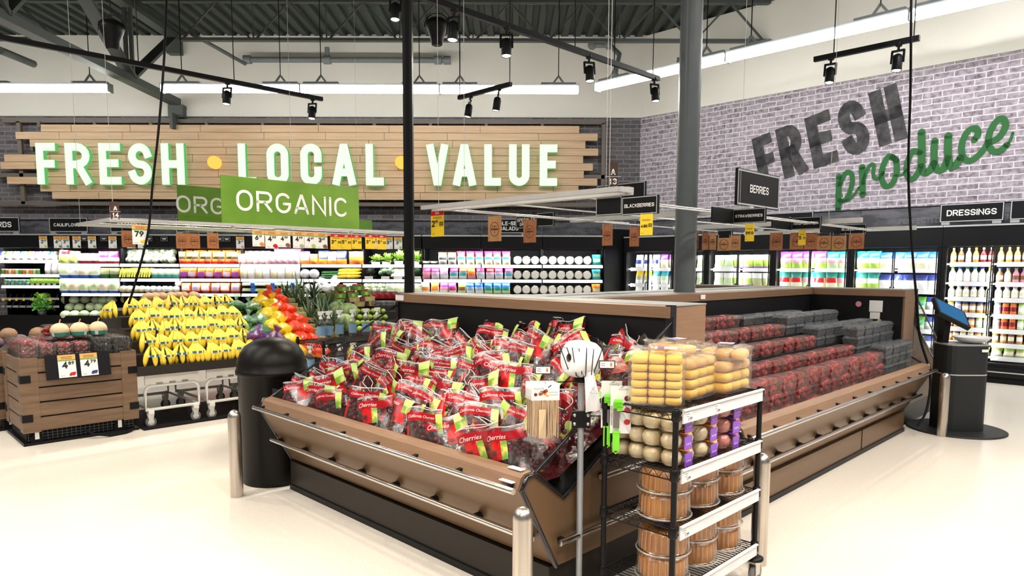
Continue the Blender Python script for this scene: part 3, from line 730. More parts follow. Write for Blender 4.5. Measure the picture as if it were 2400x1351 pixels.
def bands(*bs):
    """bs: (v_max, material); a label (u0,u1,v0,v1,material) may follow as a 5-tuple"""
    def f(u, v):
        for b in bs:
            if len(b) == 5 and b[0] <= u <= b[1] and b[2] <= v <= b[3]: return b[4]
        for b in bs:
            if len(b) == 2 and v <= b[0]: return b[1]
        return bs[-1][1]
    return f
def pouch_thing(name, cat, w_, h_, d_, mfn, **k):
    o = pouch(name, w_, h_, d_, mfn, **k); return tag(o, '', cat)
def bottle(name, cat, r, h, body, cap, label=None, neck=.35, shape='round'):
    t = thing(name, '', cat)
    mb = MB(); hb = h * .58
    lo = [(r * .9, 0), (r, .01), (r, hb * .3)]
    mb.lathe(lo, body, n=12, cap=True)
    mb.lathe([(r * 1.0, hb * .3), (r * 1.0, hb * .8)], label or body, n=12, cap=False)
    mb.lathe([(r, hb * .8), (r * .93, hb), (r * .55, h * .74), (r * neck, h * .82), (r * neck, h * .88)], body, n=12, cap=False)
    mb.build('body', t)
    MB().lathe([(r * neck * 1.2, h * .87), (r * neck * 1.2, h), (r * .1, h)], cap, n=10, cap=False).build('cap', t)
    return t
def jar(name, cat, r, h, body, cap, label=None):
    t = thing(name, '', cat); mb = MB()
    mb.lathe([(r * .92, 0), (r, .012), (r, h * .25)], body, n=12); mb.lathe([(r, h * .25), (r, h * .65)], label or body, n=12, cap=False)
    mb.lathe([(r, h * .65), (r, h * .76), (r * .86, h * .82)], body, n=12, cap=False); mb.build('body', t)
    MB().lathe([(r * .9, h * .81), (r * .9, h * .98), (r * .85, h), (.001, h)], cap, n=12, cap=False).build('lid', t)
    return t
def leafy(mb, c, r, n, ms, rg, up=.6, asp=1.0, wav=.25):
    """a head of ruffled leaves around c"""
    for i in range(n):
        g = rg.uniform(0, 2 * pi); e = rg.uniform(-.1, 1.2) * up; L = r * rg.uniform(.7, 1.1); wd = L * rg.uniform(.45, .7) * asp
        d = Vector((cos(g) * cos(e), sin(g) * cos(e), sin(e))); sx = d.cross(Vector((0, 0, 1)))
        sx = sx.normalized() if sx.length > .05 else Vector((1, 0, 0)); nn = sx.cross(d); ph = rg.uniform(0, 6)
        def fn(u, v, d=d, sx=sx, nn=nn, L=L, wd=wd, ph=ph):
            return Vector(c) + d * (L * v) + sx * ((u - .5) * wd * sin(pi * min(.93, .12 + v * .82))) + nn * (wav * L * (.5 * v * v * -.6 + .35 * (sin(7 * u + 9 * v + ph)) * v * abs(u - .5) * 2 + .5 * (u - .5) ** 2 * 2))
        m = ms[i % len(ms)]; mb.grid(3, 4, fn, lambda u, v: m)
    return mb

# ---------------------------------------------------------------- price cards and wooden tags
wtag = two_tone('tag_wood', (0.33, 0.115, 0.045), (0.50, 0.20, 0.085), 6.0, 0.45, (10, 1, 1), 0.3, 0.7); wstamp = mat('tag_stamp', (0.13, 0.04, 0.018), .5)
wtag2 = two_tone('tag_wood_pale', (0.42, 0.20, 0.075), (0.56, 0.29, 0.12), 6.0, 0.45, (10, 1, 1), 0.3, 0.7)
ink = mat('print_ink', (0.012, 0.012, 0.012), .5); sleeve = clear('card_sleeve', (1, 1, 1), .05, .05)
def fxy(x0, z0, y=-.003): return lambda x, y_, d: (x0 + x, y - d, z0 + y_)
def flat(mb, x0, x1, z0, z1, y, m): mb.add([(x0, y, z0), (x1, y, z0), (x1, y, z1), (x0, y, z1)], [(0, 1, 2, 3)], m)
def blob(mb, cx, cz, r, y, m, n=12, ax=1.0):
    mb.add([(cx + r * ax * cos(2 * pi * k / n), y, cz + r * sin(2 * pi * k / n)) for k in range(n)], [tuple(range(n))], m)
def card(style, w_, h_, price='', sup='', pic=None, hang=.05, wood=None):
    """hangs from its top edge: origin at the middle of the top of the clip"""
    t = thing({'wood': 'wooden_tag'}.get(style, 'price_card'), '', 'tag' if style == 'wood' else 'price card')
    zt = -hang
    MB().box(-w_ / 2, w_ / 2, -.0015, .0015, zt - h_, zt, {'reg': paper, 'sale': YEL, 'yellow': YEL, 'wood': wood or wtag, 'mini': paper}[style]).build('board', t)
    if hang: 
        m = MB(); m.tube([(-w_ * .42, 0, zt), (-w_ * .42, 0, 0)], .0015, alu, 4).tube([(w_ * .42, 0, zt), (w_ * .42, 0, 0)], .0015, alu, 4); m.build('clip', t)
    mb = MB(); y = -.0025
    if style in ('reg', 'mini'):
        flat(mb, -w_ / 2, w_ / 2, zt - h_ * .22, zt, y, TAGOR); flat(mb, -w_ / 2, w_ / 2, zt - h_ * .27, zt - h_ * .22, y, GRN)
        for k in (.08, .15): flat(mb, -w_ * .3, w_ * .3, zt - h_ * (k + .03), zt - h_ * k, y - .0005, BRN)
        flat(mb, -w_ * .42, -w_ * .15, zt - h_ * .93, zt - h_ * .91, y, GRY)
    elif style in ('sale', 'yellow'):
        if style == 'sale':
            flat(mb, -w_ / 2, w_ / 2, zt - h_ * .2, zt, y, RED); vs_, fs_ = fonttext('sale', h_ * .17, 0, 0, h_ * .002); mb.add([(v[0], y - .001, zt - h_ * .1 + v[1]) for v in vs_], fs_, WHT)
        for k in (.25, .29): flat(mb, -w_ * .35, w_ * .35, zt - h_ * (k + .018), zt - h_ * k, y, BRN)
        flat(mb, w_ * .17, w_ * .46, zt - h_ * .61, zt - h_ * .45, y, BLKP)
        for k in (.49, .56): flat(mb, w_ * .21, w_ * .42, zt - h_ * (k + .025), zt - h_ * k, y - .0005, YEL)
        flat(mb, -w_ * .42, -w_ * .2, zt - h_ * .9, zt - h_ * .885, y, BRN)
    elif style == 'wood':
        pts = [(w_ * .33 * cos(2 * pi * k / 24), zt - h_ * .52 + w_ * .36 * sin(2 * pi * k / 24)) for k in range(25)]
        ribbon(mb, pts, w_ * .018, lambda x, z, d: (x, y, z), wstamp)
        flat(mb, -w_ * .27, w_ * .27, zt - h_ * .56, zt - h_ * .48, y, wstamp); flat(mb, -w_ * .02, w_ * .02, zt - h_ * .68, zt - h_ * .36, y, wstamp)
        flat(mb, -w_ * .2, w_ * .2, zt - h_ * .42, zt - h_ * .39, y, wstamp)
    if price:
        big = h_ * (.30 if style == 'reg' else .25 if style != 'mini' else .3); zb_ = zt - h_ * (.6 if style in ('reg', 'mini') else .63)
        u_ = text_len(price, .5, .11, .06); big = min(big, w_ * (.6 if style in ('reg', 'mini') else .54) / u_) if len(price) > 1 else big; L = u_ * big; x0 = -w_ * (.28 if style in ('reg', 'mini') else .42) if len(price) < 2 else -w_ * (.36 if style in ('reg', 'mini') else .43)
        text(mb, price, fxy(x0, zb_, y - .001), big, ink, .5, .11, .06, center=False)
        if sup: text(mb, sup, fxy(x0 + L + w_ * .03, zb_ + big * (.5 if style in ('reg', 'mini') else .56), y - .001), big * (.5 if style in ('reg', 'mini') else .42), ink, .5, .11, .1, center=False)
    if mb.f: mb.build('print', t)
    if pic:
        m = MB(); rg = random.Random(hash(pic[0].name) % 99 if False else len(price) * 7 + 3)
        for k in range(pic[1]): blob(m, w_ * (.08 + .3 * rg.random()), zt - h_ * (.82 + .08 * rg.random()), w_ * pic[2], y - .001 - .0003 * k, pic[0], 10, 1.2)
        m.build('picture', t)
    return t
def place(o, loc, rot, lab, group=None):
    o.location = loc; o.rotation_euler = (0, 0, rot); o['label'] = lab
    if group: o['group'] = group
    return o
def header_sign(txt, w_, h_, hh, lab, lines=None, foot=True):
    """black framed category sign; origin bottom middle, faces -y"""
    t = thing('category_sign', lab, 'sign'); MB().box(-w_ / 2, w_ / 2, 0, .02, 0, h_, black).build('board', t)
    b_ = .012 + h_ * .02; g_ = h_ * .045; m = MB()
    ribbon(m, [(-w_ / 2 + g_, g_), (w_ / 2 - g_, g_), (w_ / 2 - g_, h_ - g_), (-w_ / 2 + g_, h_ - g_), (-w_ / 2 + g_, g_)], h_ * .022, lambda x, z, d: (x, -.002, z), mat('sign_border', (.42, .45, .46), .4)); m.build('border', t)
    if foot:
        for sx in (-1, 1): MB().box(sx * w_ * .4 - .05, sx * w_ * .4 + .05, -.01, .03, -.035, 0, mat('sign_foot', (.3, .33, .33), .4)).build('foot', t)
    if txt:
        m = MB(); ls = lines or [txt]
        for k, s in enumerate(ls):
            text(m, s, lambda x, y, d, k=k: (x, -.004, h_ * (.5 + .17 * (len(ls) - 1)) - hh / 2 - k * h_ * .34 + y), hh, WHT, .62, .085, .1, cap=True)
        m.build('lettering', t)
    return t

# ================================================================ BACK WALL CASES
YC = 13.45
def bx(px, Y=YC): return PY(px, 627, Y).x
def bz(py, Y=YC): return PY(1100, py, Y).z
liner = mat('case_liner', (0.008, 0.008, 0.009), 0.5, spec=.2); railw = mat('price_rail', (0.88, 0.88, 0.9), 0.35); ledge = mat('case_ledge', (0.55, 0.57, 0.57), .35, .5)
chr1, chr2 = 'PREMIUM', 'PERFECTED'
def case_unit(x0, x1, rails, name_lab, top=True):
    xc = (x0 + x1) / 2; t = thing('refrigerated_case', name_lab, 'display case', (xc, YC, 0), 0, 'open produce cases along the back wall'); o = (xc, YC, 0); e = .006
    MB(o).box(x0 + e, x1 - e, 14.38, 14.44, .15, 2.15, liner).box(x0 + e, x0 + .02, YC + .12, 14.38, .3, 1.9, liner).box(x1 - .02, x1 - e, YC + .12, 14.38, .3, 1.9, liner).build('cabinet', t)
    MB(o).box(x0 + e, x1 - e, YC - .06, 14.38, 1.905, 2.14, black).build('canopy', t)
    MB(o).box(x0 + e, x1 - e, YC - .075, YC - .04, 2.14, 2.165, ledge).build('canopy_ledge', t)
    for zr in rails:
        s_ = MB(o).box(x0 + e, x1 - e, YC + .01, 14.38, zr - .035, zr - .015, liner).build('shelf', t)
        m = MB(o); m.prism([(YC - .018, zr - .05), (YC + .004, zr + .008), (YC + .012, zr + .008), (YC + .012, zr - .05)], lambda u, v, d: (d, u, v), x0 + .012, x1 - .012, railw); m.build('price_rail', s_)
    MB(o).box(x0 + e, x1 - e, YC - .15, 14.4, .16, .60, black).box(x0 + e, x1 - e, YC - .12, 14.4, 0, .16, blackm).build('base', t)
    MB(o).box(x0 + e, x1 - e, YC + .34, YC + .36, 2.165, 2.455, chalk).box(x0 + e, x1 - e, YC + .33, YC + .37, 2.45, 2.465, black).build('chalk_panel', t)
    m = MB(o)
    text(m, chr1, lambda x, y, d: (xc - .25 + x, YC + .335, 2.35 + y), .05, chalkw, .6, .07, .12); m.build('chalk_lettering', t); m = MB(o); text(m, chr2, lambda x, y, d: (xc + .22 + x, YC + .335, 2.23 + y), .075, chalkw, .6, .07, .12)
    m.build('chalk_lettering', t)
    lamp('AREA', 'case_light', (xc, YC - .052, 1.898), 17, (1, .98, .95), (radians(20), 0, 0), shape='RECTANGLE', size=x1 - x0 - .06, size_y=.04)
    for zr in rails[:2]: lamp('AREA', 'shelf_light', (xc, YC + .03, zr - .042), 3, (1, .98, .95), (radians(35), 0, 0), shape='RECTANGLE', size=x1 - x0 - .06, size_y=.02)
    return t
RZ = [bz(622), bz(656.5), bz(691)]
EDG = [-142, -1, 139, 280, 420.5, 562.5, 705, 848, 989]
UN = ['cut off at the left edge', 'with herbs at far left', 'holding cabbages and romaine', 'behind the bananas', 'holding carrot bags', 'holding celery', 'behind the pineapples', 'beside the black post']
for i in range(8):
    if i == 0: continue
    case_unit(bx(EDG[i]), bx(EDG[i + 1]), RZ if i != 1 else [bz(614), bz(647), bz(673)], 'open black produce case on the back wall, unit ' + UN[i])
EDS = [991, 1128, 1271, 1414]
for i in range(3): case_unit(bx(EDS[i]), bx(EDS[i + 1]), RZ, ('open black salad case on the back wall, unit nearest the black post', 'open black salad case on the back wall, middle unit', 'open black salad case on the back wall, unit nearest the corner')[i])
# corner filler between the two runs of cases
q0, q1 = Vector((bx(1416), YC - .05)), W(11.28, 8.16)
m = MB((q0.x, q0.y, 0)); m.prism([(q0.x, q0.y), (q1.x, q1.y), (q1.x + .3, q1.y + .35), (q0.x, q0.y + .6)], lambda u, v, d: (u, v, d), 0, 2.3, black)
o_ = m.build('corner_filler'); o_.location = (q0.x, q0.y, 0); tag(o_, 'tall black filler panel between the salad case and the glass door cooler', 'panel')

GB = {}
def shelf_row(protos, px0, px1, n, z, lab, group, Y=YC + .10, seq=None, jit=.004, rot=0.0, scl=None, jz=0.0, sub=None):
    """n things evenly from px0 to px1 on a shelf of the back cases; lab has {n} for the ordinal"""
    for i in range(n):
        px = px0 + (px1 - px0) * (i + .5) / n; p = protos[seq[i] if seq else i % len(protos)]
        l = lab.format(n=nth(i)) if n > 1 else lab.format(n='only')
        if sub: l = l.replace('{c}', sub[seq[i] if seq else i % len(protos)])
        p((bx(px, Y) + rnd.uniform(-jit, jit), Y, z), rot + rnd.uniform(-.08, .08), l, group, scl * rnd.uniform(.96, 1.04) if scl else None)
P = Placer; S1, S2, S3 = [z + .009 for z in RZ]
def PT(name, cat, w_, h_, d_, mf, **k): return P(pouch_thing(name, cat, w_, h_, d_, mf, **k))
# -- unit with herbs (far left)
packs = [P(tag(pouch('herb_pack', .115, .17, .24, bands((.3, .7, .55, .95, c), (.55, WHT), (1, GRY)), top=.5), '', 'herb pack')) for c in (NAVY, GRN, LGRN, CYAN, ORG, PURP, LILAC, BLUE)]
zh = bz(614) + .009
shelf_row(packs, 0, 137, 8, zh, 'clear herb pack with coloured card, {n} from left on the upper herb shelf', 'herb packs on the upper left shelf', YC + .16, jit=0)
js = [P(jar('dip_jar', 'jar', .032, .10, c, WHT)) for c in (GRN, DORG, CRM, ORG, PALE)]
shelf_row(js, 3, 93, 11, bz(647) + .009, 'small jar with white lid, {n} from left on the middle herb shelf', 'jars on the middle herb shelf', YC + .06, jit=0)
tp = PT('herb_box', 'box', .10, .21, .14, bands((.2, .8, .6, .95, LILAC), (1, WHT)), top=.7)
for k, px in enumerate((103, 119, 134)): tp((bx(px), YC + .12, bz(647) + .009), 0, f'white herb box with lilac label, {nth(k)} from left on the middle herb shelf', 'white herb boxes')
js2 = [P(jar('dip_jar', 'jar', .034, .055, TEAL, WHT, GRY)), P(jar('dip_jar', 'jar', .034, .055, GRN, GRY, TEAL))]
for lv in (0, 1):
    for k in range(7): js2[(k + lv) % 2]((bx(6 + k * 8.6), YC + .06, bz(673) + .009 + lv * .056), 0, f'small teal tub, {nth(k)} from left in the {("lower", "upper")[lv]} layer of the low herb shelf', 'teal tubs on the low herb shelf')
rg = random.Random(2); t = thing('wheatgrass_tray', '', 'plant tray'); m = MB()
for k in range(260):
    x, y = rg.uniform(-.05, .05), rg.uniform(-.05, .05); h = rg.uniform(.07, .11)
    m.add([(x - .003, y, .03), (x + .003, y, .03), (x + rg.uniform(-.015, .015), y + rg.uniform(-.015, .015), .03 + h)], [(0, 1, 2)], LGRN if k % 3 else GRN)
m.build('grass_blades', t)['kind'] = 'stuff'; MB().box(-.053, .053, -.053, .053, 0, .032, black).box(-.03, .03, -.056, -.053, 0, .03, WHT).build('tray', t)
wt = P(t)
for k in range(5): wt((bx(70 + k * 13), YC + .09, bz(673) + .009), 0, f'bright green grass tray, {nth(k)} from left on the low herb shelf', 'grass trays')
t = thing('parsley_bunch', 'tall leafy green parsley bunch standing in a bag beside the cabbages', 'herb bunch', (bx(97), YC - .02, bz(738)))
leafy(MB(), (0, 0, .1), .2, 90, [GRN, mat('parsley', (.09, .30, .03), .5)], random.Random(3), 1.3, .7, .5).build('leaves', t)
leafy(MB(), (-.03, .02, .25), .17, 60, [GRN, LGRN], random.Random(5), 1.0, .7, .5).build('leaves', t)
MB().grid(12, 3, lambda u, v: (-.03 + (.06 + .06 * v) * cos(2 * pi * u), (.06 + .06 * v) * sin(2 * pi * u), -.1 + .35 * v), lambda u, v: film).build('bag', t)
t = thing('peg_rail', 'black sloped peg rail with orange shelf tickets at far left', 'rail', (bx(60), YC, bz(712)))
mr_ = MB(); mr_.box(bx(2) - bx(60), bx(136) - bx(60), -.05, -.03, .05, .09, GRY).box(bx(2) - bx(60), bx(136) - bx(60), -.06, -.04, -.1, -.06, GRY); mr_.build('rail', t)
for k, px in enumerate((12, 27, 43, 60, 122)):
    MB().bar((bx(px) - bx(60), -.09, -.12), (bx(px + 10) - bx(60), .0, .16), .02, .012, black).build('divider', t)
    m = MB(); m.box(bx(px - 5) - bx(60) - .02, bx(px - 5) - bx(60) + .02, -.056, -.05, .03, .075, YEL); m.build('ticket', t)['label'] = 'orange shelf ticket'
# -- romaine and cabbage unit
lt = [PT('salad_clamshell', 'salad pack', .2, .26, .2, bands((.2, .8, .15, .6, LGRN), (.2, CRM), (.65, PALE), (1, DRED)), top=.7), PT('salad_clamshell', 'salad pack', .18, .24, .2, bands((.15, .85, .2, .7, LGRN), (1, OLV)), top=.7)]
shelf_row(lt, 141, 189, 2, S1, 'pale lettuce pack, {n} from left on the top romaine shelf', 'lettuce packs')
rb = [PT('radish_bag', 'radish bag', .17, .2, .15, bands((.2, .8, .5, .8, PINK), (.25, DRED), (.5, WHT), (1, PINK)), top=.4, seed=s) for s in (1, 2)]
shelf_row(rb, 189, 236, 3, S1, 'pink radish bag, {n} from left on the top romaine shelf', 'radish bags')
bt = [PT('beet_bag', 'beet bag', .2, .24, .16, bands((.2, DRED), (.5, CRM), (1, MAG)), top=.4, seed=s) for s in (4, 5)]
shelf_row(bt, 236, 278, 2, S1, 'dark magenta beet bag, {n} from left on the top romaine shelf', 'beet bags')
ro = [PT('romaine_bag', 'romaine bag', .21, .25, .17, bands((.2, .8, .35, .8, c), (.24, BLUE), (1, WHT)), top=.35, seed=s, nv=12) for s, c in ((1, PALE), (2, WHT), (3, CRM))]
shelf_row(ro, 141, 236, 4, S2, 'white romaine bag with blue bottom, {n} from left, middle shelf above the cabbages', 'romaine bags')
cu = [PT('cucumber_pack', 'cucumber pack', .19, .2, .16, bands((.35, DGRN), (.8, OLV), (1, LGRN)), top=.5, seed=s) for s in (6, 7)]
shelf_row(cu, 236, 281, 2, S2, 'green cucumber pack, {n} from left beside the romaine bags', 'cucumber packs')
ro2 = [PT('romaine_bag', 'romaine bag', .2, .27, .18, bands((.1, .9, .25, .75, c), (.2, BLUE), (.85, WHT), (1, d_)), top=.35, seed=s, nv=12) for s, c, d_ in ((8, PALE, WHT), (9, CRM, LILAC), (10, PALE, BLUE))]
shelf_row(ro2, 140, 278, 6, S3, 'large white and green romaine bag, {n} from left, shelf just above the cabbages', 'large romaine bags')
cabm = [two_tone('cabbage_skin', (.40, .52, .26), (.66, .74, .50), 5, .45, (1, 1, 1), .35, .7), two_tone('cabbage_skin_pale', (.50, .60, .36), (.74, .80, .60), 5, .45, (1, 1, 1), .35, .7)]
def ball_thing(name, cat, r, m, sz=(1, 1, .9), n=16, wob=.025, seed=1): 
    rg = random.Random(seed); return tag(MB().ball((0, 0, r * sz[2]), r, m, n, sz, True, wob, rg).build(name), '', cat)
cb = [P(ball_thing('cabbage', 'cabbage', .1, c, seed=s)) for s, c in enumerate(cabm)]
def heap(protos, px0, px1, zf, Yf, nrow, ncol, dz, dy, pitch_px, lab, group, jit=.015, rows=('front', 'second', 'third', 'fourth', 'fifth'), scl=None):
    for r_ in range(nrow):
        nn = ncol - (r_ % 2)
        for i in range(nn):
            px = px0 + (px1 - px0) * (i + .5 + .5 * (r_ % 2)) / ncol; Y = Yf + dy * r_
            protos[(i + r_) % len(protos)]((bx(px, Y) + rnd.uniform(-jit, jit), Y + rnd.uniform(-jit, jit), zf + dz * r_ + rnd.uniform(-jit, jit) * .5), (rnd.uniform(-.4, .4), rnd.uniform(-.4, .4), rnd.uniform(0, 6)),
                                           lab.format(n=nth(i), r=rows[r_]), group, scl * rnd.uniform(.92, 1.08) if scl else None)
def slope_deck(px0, px1, zf, Yf, dz, dy, n, lab):
    x0, x1 = bx(px0), bx(px1); o = ((x0 + x1) / 2, Yf, .6)
    m = MB(o); m.prism([(Yf - .12, .6), (Yf - .12, zf), (Yf + dy * n, zf + dz * n), (Yf + dy * n + .05, .6)], lambda u, v, d: (d, u, v), x0, x1, black); d = m.build('sloped_deck'); d.location = o; tag(d, lab, 'deck')
slope_deck(140, 281, bz(752), YC - .05, .135, .15, 4, 'black sloped deck under the cabbages'); 
heap(cb, 138, 272, bz(752) + .01, YC - .05, 4, 6, .135, .15, 20, 'pale green cabbage, {n} from left in the {r} row of the cabbage heap', 'heaped cabbages')
# -- unit behind the bananas
foil = two_tone('wrapped_green', (.10, .13, .07), (.62, .64, .55), 9, .18, (1, 1, 1), .4, .65)
fb = [P(ball_thing('wrapped_lettuce', 'lettuce', .075, foil, seed=s)) for s in (3, 4)]
for lv in range(3):
    for i in range(9 - lv % 2): fb[(i + lv) % 2]((bx(306 + 12.6 * (i + .5 * (lv % 2)), YC + .1 + .1 * lv), YC + .1 + .1 * lv, S1 + .01 + .075 * lv), (rnd.uniform(-.5, .5), 0, rnd.uniform(0, 6)), f'shiny wrapped lettuce, {nth(i)} from left in the {("front", "second", "third")[lv]} row, top shelf above the bananas', 'wrapped lettuces')
m = MB(); m.tube([(0, -.08, .02), (.01, -.05, .10), (0, .02, .15), (-.01, .1, .16)], [.012, .022, .022, .01], mat('plantain', (.56, .56, .07), .4), 8); pl_ = P(tag(m.build('plantain'), '', 'plantain'))
shelf_row([pl_], 283, 356, 13, S2, 'yellow-green plantain, {n} from left on the middle shelf above the bananas', 'plantains', YC + .1, scl=1.2)
wb = [PT('vegetable_bag', 'vegetable bag', .17, .19, .16, bands((.2, .8, .1, .4, CYAN), (.2, GRY), (.6, PALE), (1, WHT)), top=.4, seed=s) for s in (11, 12)]
shelf_row(wb, 357, 420, 4, S2, 'white and teal vegetable bag, {n} from left beside the plantains', 'teal vegetable bags')
cfm = mat('cauliflower_cream', (.76, .68, .50), .7, nz=(30, .12), bump=.6); cf = [P(ball_thing('cauliflower', 'cauliflower', .085, cfm, (1, 1, .85), 18, .06, s)) for s in (5, 6)]
shelf_row(cf, 280, 338, 4, S3, 'cream cauliflower head, {n} from left on the shelf just above the bananas', 'cauliflowers', YC + .12)
wr_ = mat('wrapped_white', (.74, .74, .70), .2, nz=(12, .15)); ww = [P(ball_thing('wrapped_vegetable', 'vegetable', .07, wr_, (1, 1, 1.0), 12, .12, s)) for s in (7, 8)]
shelf_row(ww, 338, 418, 6, S3, 'white wrapped vegetable, {n} from left on the shelf just above the bananas', 'white wrapped vegetables', YC + .1)
ww[0]((bx(408), YC + .16, S3 + .12), 0, 'white wrapped vegetable on top beside the carrot bags', 'white wrapped vegetables')
sq = [P(ball_thing('squash', 'squash', .1, mat('squash_skin', (.55, .43, .18), .5), (1, 1, .8), 14, .03, 9)), P(ball_thing('squash', 'squash', .09, CRM, (1.1, 1, .7), 14, .03, 10))]
slope_deck(282, 419, bz(745), YC - .05, .12, .16, 3, 'black sloped deck behind the bananas')
heap(sq, 284, 400, bz(745) + .01, YC, 3, 6, .12, .16, 20, 'pale squash, {n} from left in the {r} row behind the bananas', 'squashes')
# -- carrots
ca = [PT('carrot_bag', 'carrot bag', .14, .24, .14, bands((.25, .8, .38, .62, BLKP), (.15, RED), (1, c)), top=.3, seed=s) for s, c in ((21, DORG), (22, ORG))]
shelf_row(ca, 422, 562, 9, S1, 'deep orange carrot bag with dark lettering, {n} from left on the top shelf', 'carrot bags on the top shelf')
for k in range(8): ca[k % 2]((bx(430 + 17 * k), YC + .28, S1 + .03), .1, f'orange carrot bag in the second row, {nth(k)} from left on the top shelf', 'carrot bags on the top shelf')
cb2 = [PT('carrot_bag', 'carrot bag', .17, .21, .15, bands((.25, .75, .2, .55, c), (.15, DRED), (1, ORG)), top=.35, seed=s) for s, c in ((23, PURP), (24, LILAC))]
shelf_row(cb2, 421, 562, 7, S2, 'orange carrot bag with purple label, {n} from left on the middle shelf', 'carrot bags on the middle shelf')
cb3 = [PT('carrot_bag', 'carrot bag', .19, .2, .15, bands((.25, .75, .35, .75, c), (.22, DRED), (1, DORG)), top=.35, seed=s) for s, c in ((25, WHT), (26, LILAC))]
shelf_row(cb3, 424, 562, 6, S3, 'carrot bag with white and violet label, {n} from left on the lowest visible shelf', 'carrot bags on the lower shelf')
# -- celery
silv = two_tone('silver_pink_film', (.50, .20, .20), (.80, .68, .66), 14, .25, (1, 1, 1), .4, .65); pinkf = two_tone('pink_onion_film', (.62, .25, .35), (.80, .50, .56), 12, .3, (1, 1, 1), .4, .65)
sp_ = [PT('onion_bag', 'onion bag', .15, .2, .16, lambda u, v: silv, top=.4, seed=s) for s in (31, 32)]; pk = [PT('onion_bag', 'onion bag', .16, .24, .17, lambda u, v: pinkf, top=.4, seed=s) for s in (33, 34)]
shelf_row(sp_, 562, 632, 5, S1, 'silvery pink shallot bag, {n} from left on the top shelf above the celery', 'silvery shallot bags')
for k in range(4): sp_[k % 2]((bx(572 + 15 * k), YC + .27, S1 + .06), 0, f'silvery pink shallot bag in the second row, {nth(k)} from left above the celery', 'silvery shallot bags')
shelf_row(pk, 632, 704, 5, S1, 'pink onion bag, {n} from left on the top shelf above the celery', 'pink onion bags')
for k in range(4): pk[k % 2]((bx(642 + 16 * k), YC + .27, S1 + .06), 0, f'pink onion bag in the second row, {nth(k)} from left above the celery', 'pink onion bags')
cl = [PT('celery_bag', 'celery bag', .15, .27, .12, bands((.2, .8, .62, .85, LILAC), (.6, c), (1, WHT)), top=.7, seed=s) for s, c in ((35, CRM), (36, WHT))]
shelf_row(cl, 563, 704, 8, S2, 'tall pale celery bag with lilac print, {n} from left on the middle shelf', 'celery bags')
cm = mat('celery_stalk', (.60, .70, .42), .45, nz=(20, .2), stretch=(.2, 6, 6)); t = thing('celery_bundle', '', 'celery')
m = MB()
for k in range(5): m.tube([(-.2, -.05 + .025 * k, .03 + .02 * (k % 2)), (.2, -.05 + .025 * k, .03 + .02 * (k % 2))], .024, cm, 7)
m.build('stalks', t); MB().tube([(-.03, -.01, .04), (.05, -.01, .04)], .077, BLUE, 14).build('band', t); ce = P(t)
for lv in range(2):
    for k in range(3): ce((bx(588 + 47 * k), YC + .11, S3 + .03 + .11 * lv), 0, f'celery bundle with blue band, {nth(k)} from left, {("lower", "upper")[lv]} layer', 'celery bundles')
# -- behind the pineapples
pb = [PT('fruit_bag', 'fruit bag', .2, .25, .16, bands((.2, .8, .35, .7, WHT), (.35, ORG), (1, PURP)), top=.35, seed=41), PT('fruit_bag', 'fruit bag', .2, .26, .16, bands((.25, .8, .5, .8, LILAC), (.4, ORG), (1, NAVY)), top=.35, seed=42), PT('fruit_bag', 'fruit bag', .17, .2, .16, bands((1, ORG)), top=.35, seed=43)]
shelf_row(pb, 706, 812, 5, S1, 'purple and orange fruit bag, {n} from left on the top shelf', 'purple and orange fruit bags', seq=[0, 2, 1, 0, 1])
cn = PT('carrot_bag', 'carrot bag', .29, .25, .14, bands((.25, DORG), (.55, ORG), (.9, OLV), (1, DORG)), top=.5, seed=44); cn((bx(833), YC + .1, S1), 0, 'wide bag of carrots with green tops, last on the top shelf before the lettuces')
wc = [P(ball_thing('wrapped_cauliflower', 'cauliflower', .1, mat('white_cauliflower', (.8, .8, .8), .3, nz=(8, .1)), (1, 1, .95), 16, .03, s)) for s in (11, 12)]
shelf_row(wc, 705, 747, 2, S2, 'white wrapped cauliflower, {n} from left on the middle shelf', 'wrapped cauliflowers', YC + .12)
zu = P(tag(MB().tube([(-.2, 0, .025), (-.17, 0, .025), (.17, 0, .03), (.2, 0, .03)], [.01, .025, .026, .012], DGRN, 10).build('zucchini'), '', 'zucchini'))
for lv in range(3): zu((bx(772), YC + .08 + .05 * lv, S2 + .05 * lv), .05, f'dark green zucchini, {("lowest", "middle", "topmost")[lv]} of the pile on the middle shelf', 'zucchini')
ys_ = P(tag(MB().tube([(-.13, 0, .035), (-.1, 0, .035), (0, 0, .04), (.1, 0, .05), (.15, 0, .06)], [.015, .034, .04, .03, .012], mat('yellow_squash', (.85, .55, .03), .4), 10).build('yellow_squash'), '', 'squash'))
for lv in range(3):
    for k in range(2): ys_((bx(806 + 22 * k, YC + .1), YC + .08 + .06 * lv, S2 + .065 * lv), rnd.uniform(-.15, .15), f'yellow squash, {("left", "right")[k]} one in the {("lowest", "middle", "top")[lv]} layer', 'yellow squashes')
for k, (px, dz) in enumerate(((742, .02), (760, .02), (778, .04), (752, .15), (782, .17), (718, .0))): wc[k % 2]((bx(px), YC + .12, S3 + dz), 0, f'white wrapped cauliflower behind the pineapples, {nth(k)} of the low heap', 'cauliflowers behind the pineapples')
bb_ = PT('salad_bag', 'salad bag', .28, .2, .2, bands((.6, WHT), (1, SKY)), top=.4, seed=45); bb_((bx(818), YC + .1, S3), 0, 'white and blue bag lying right of the low cauliflowers')
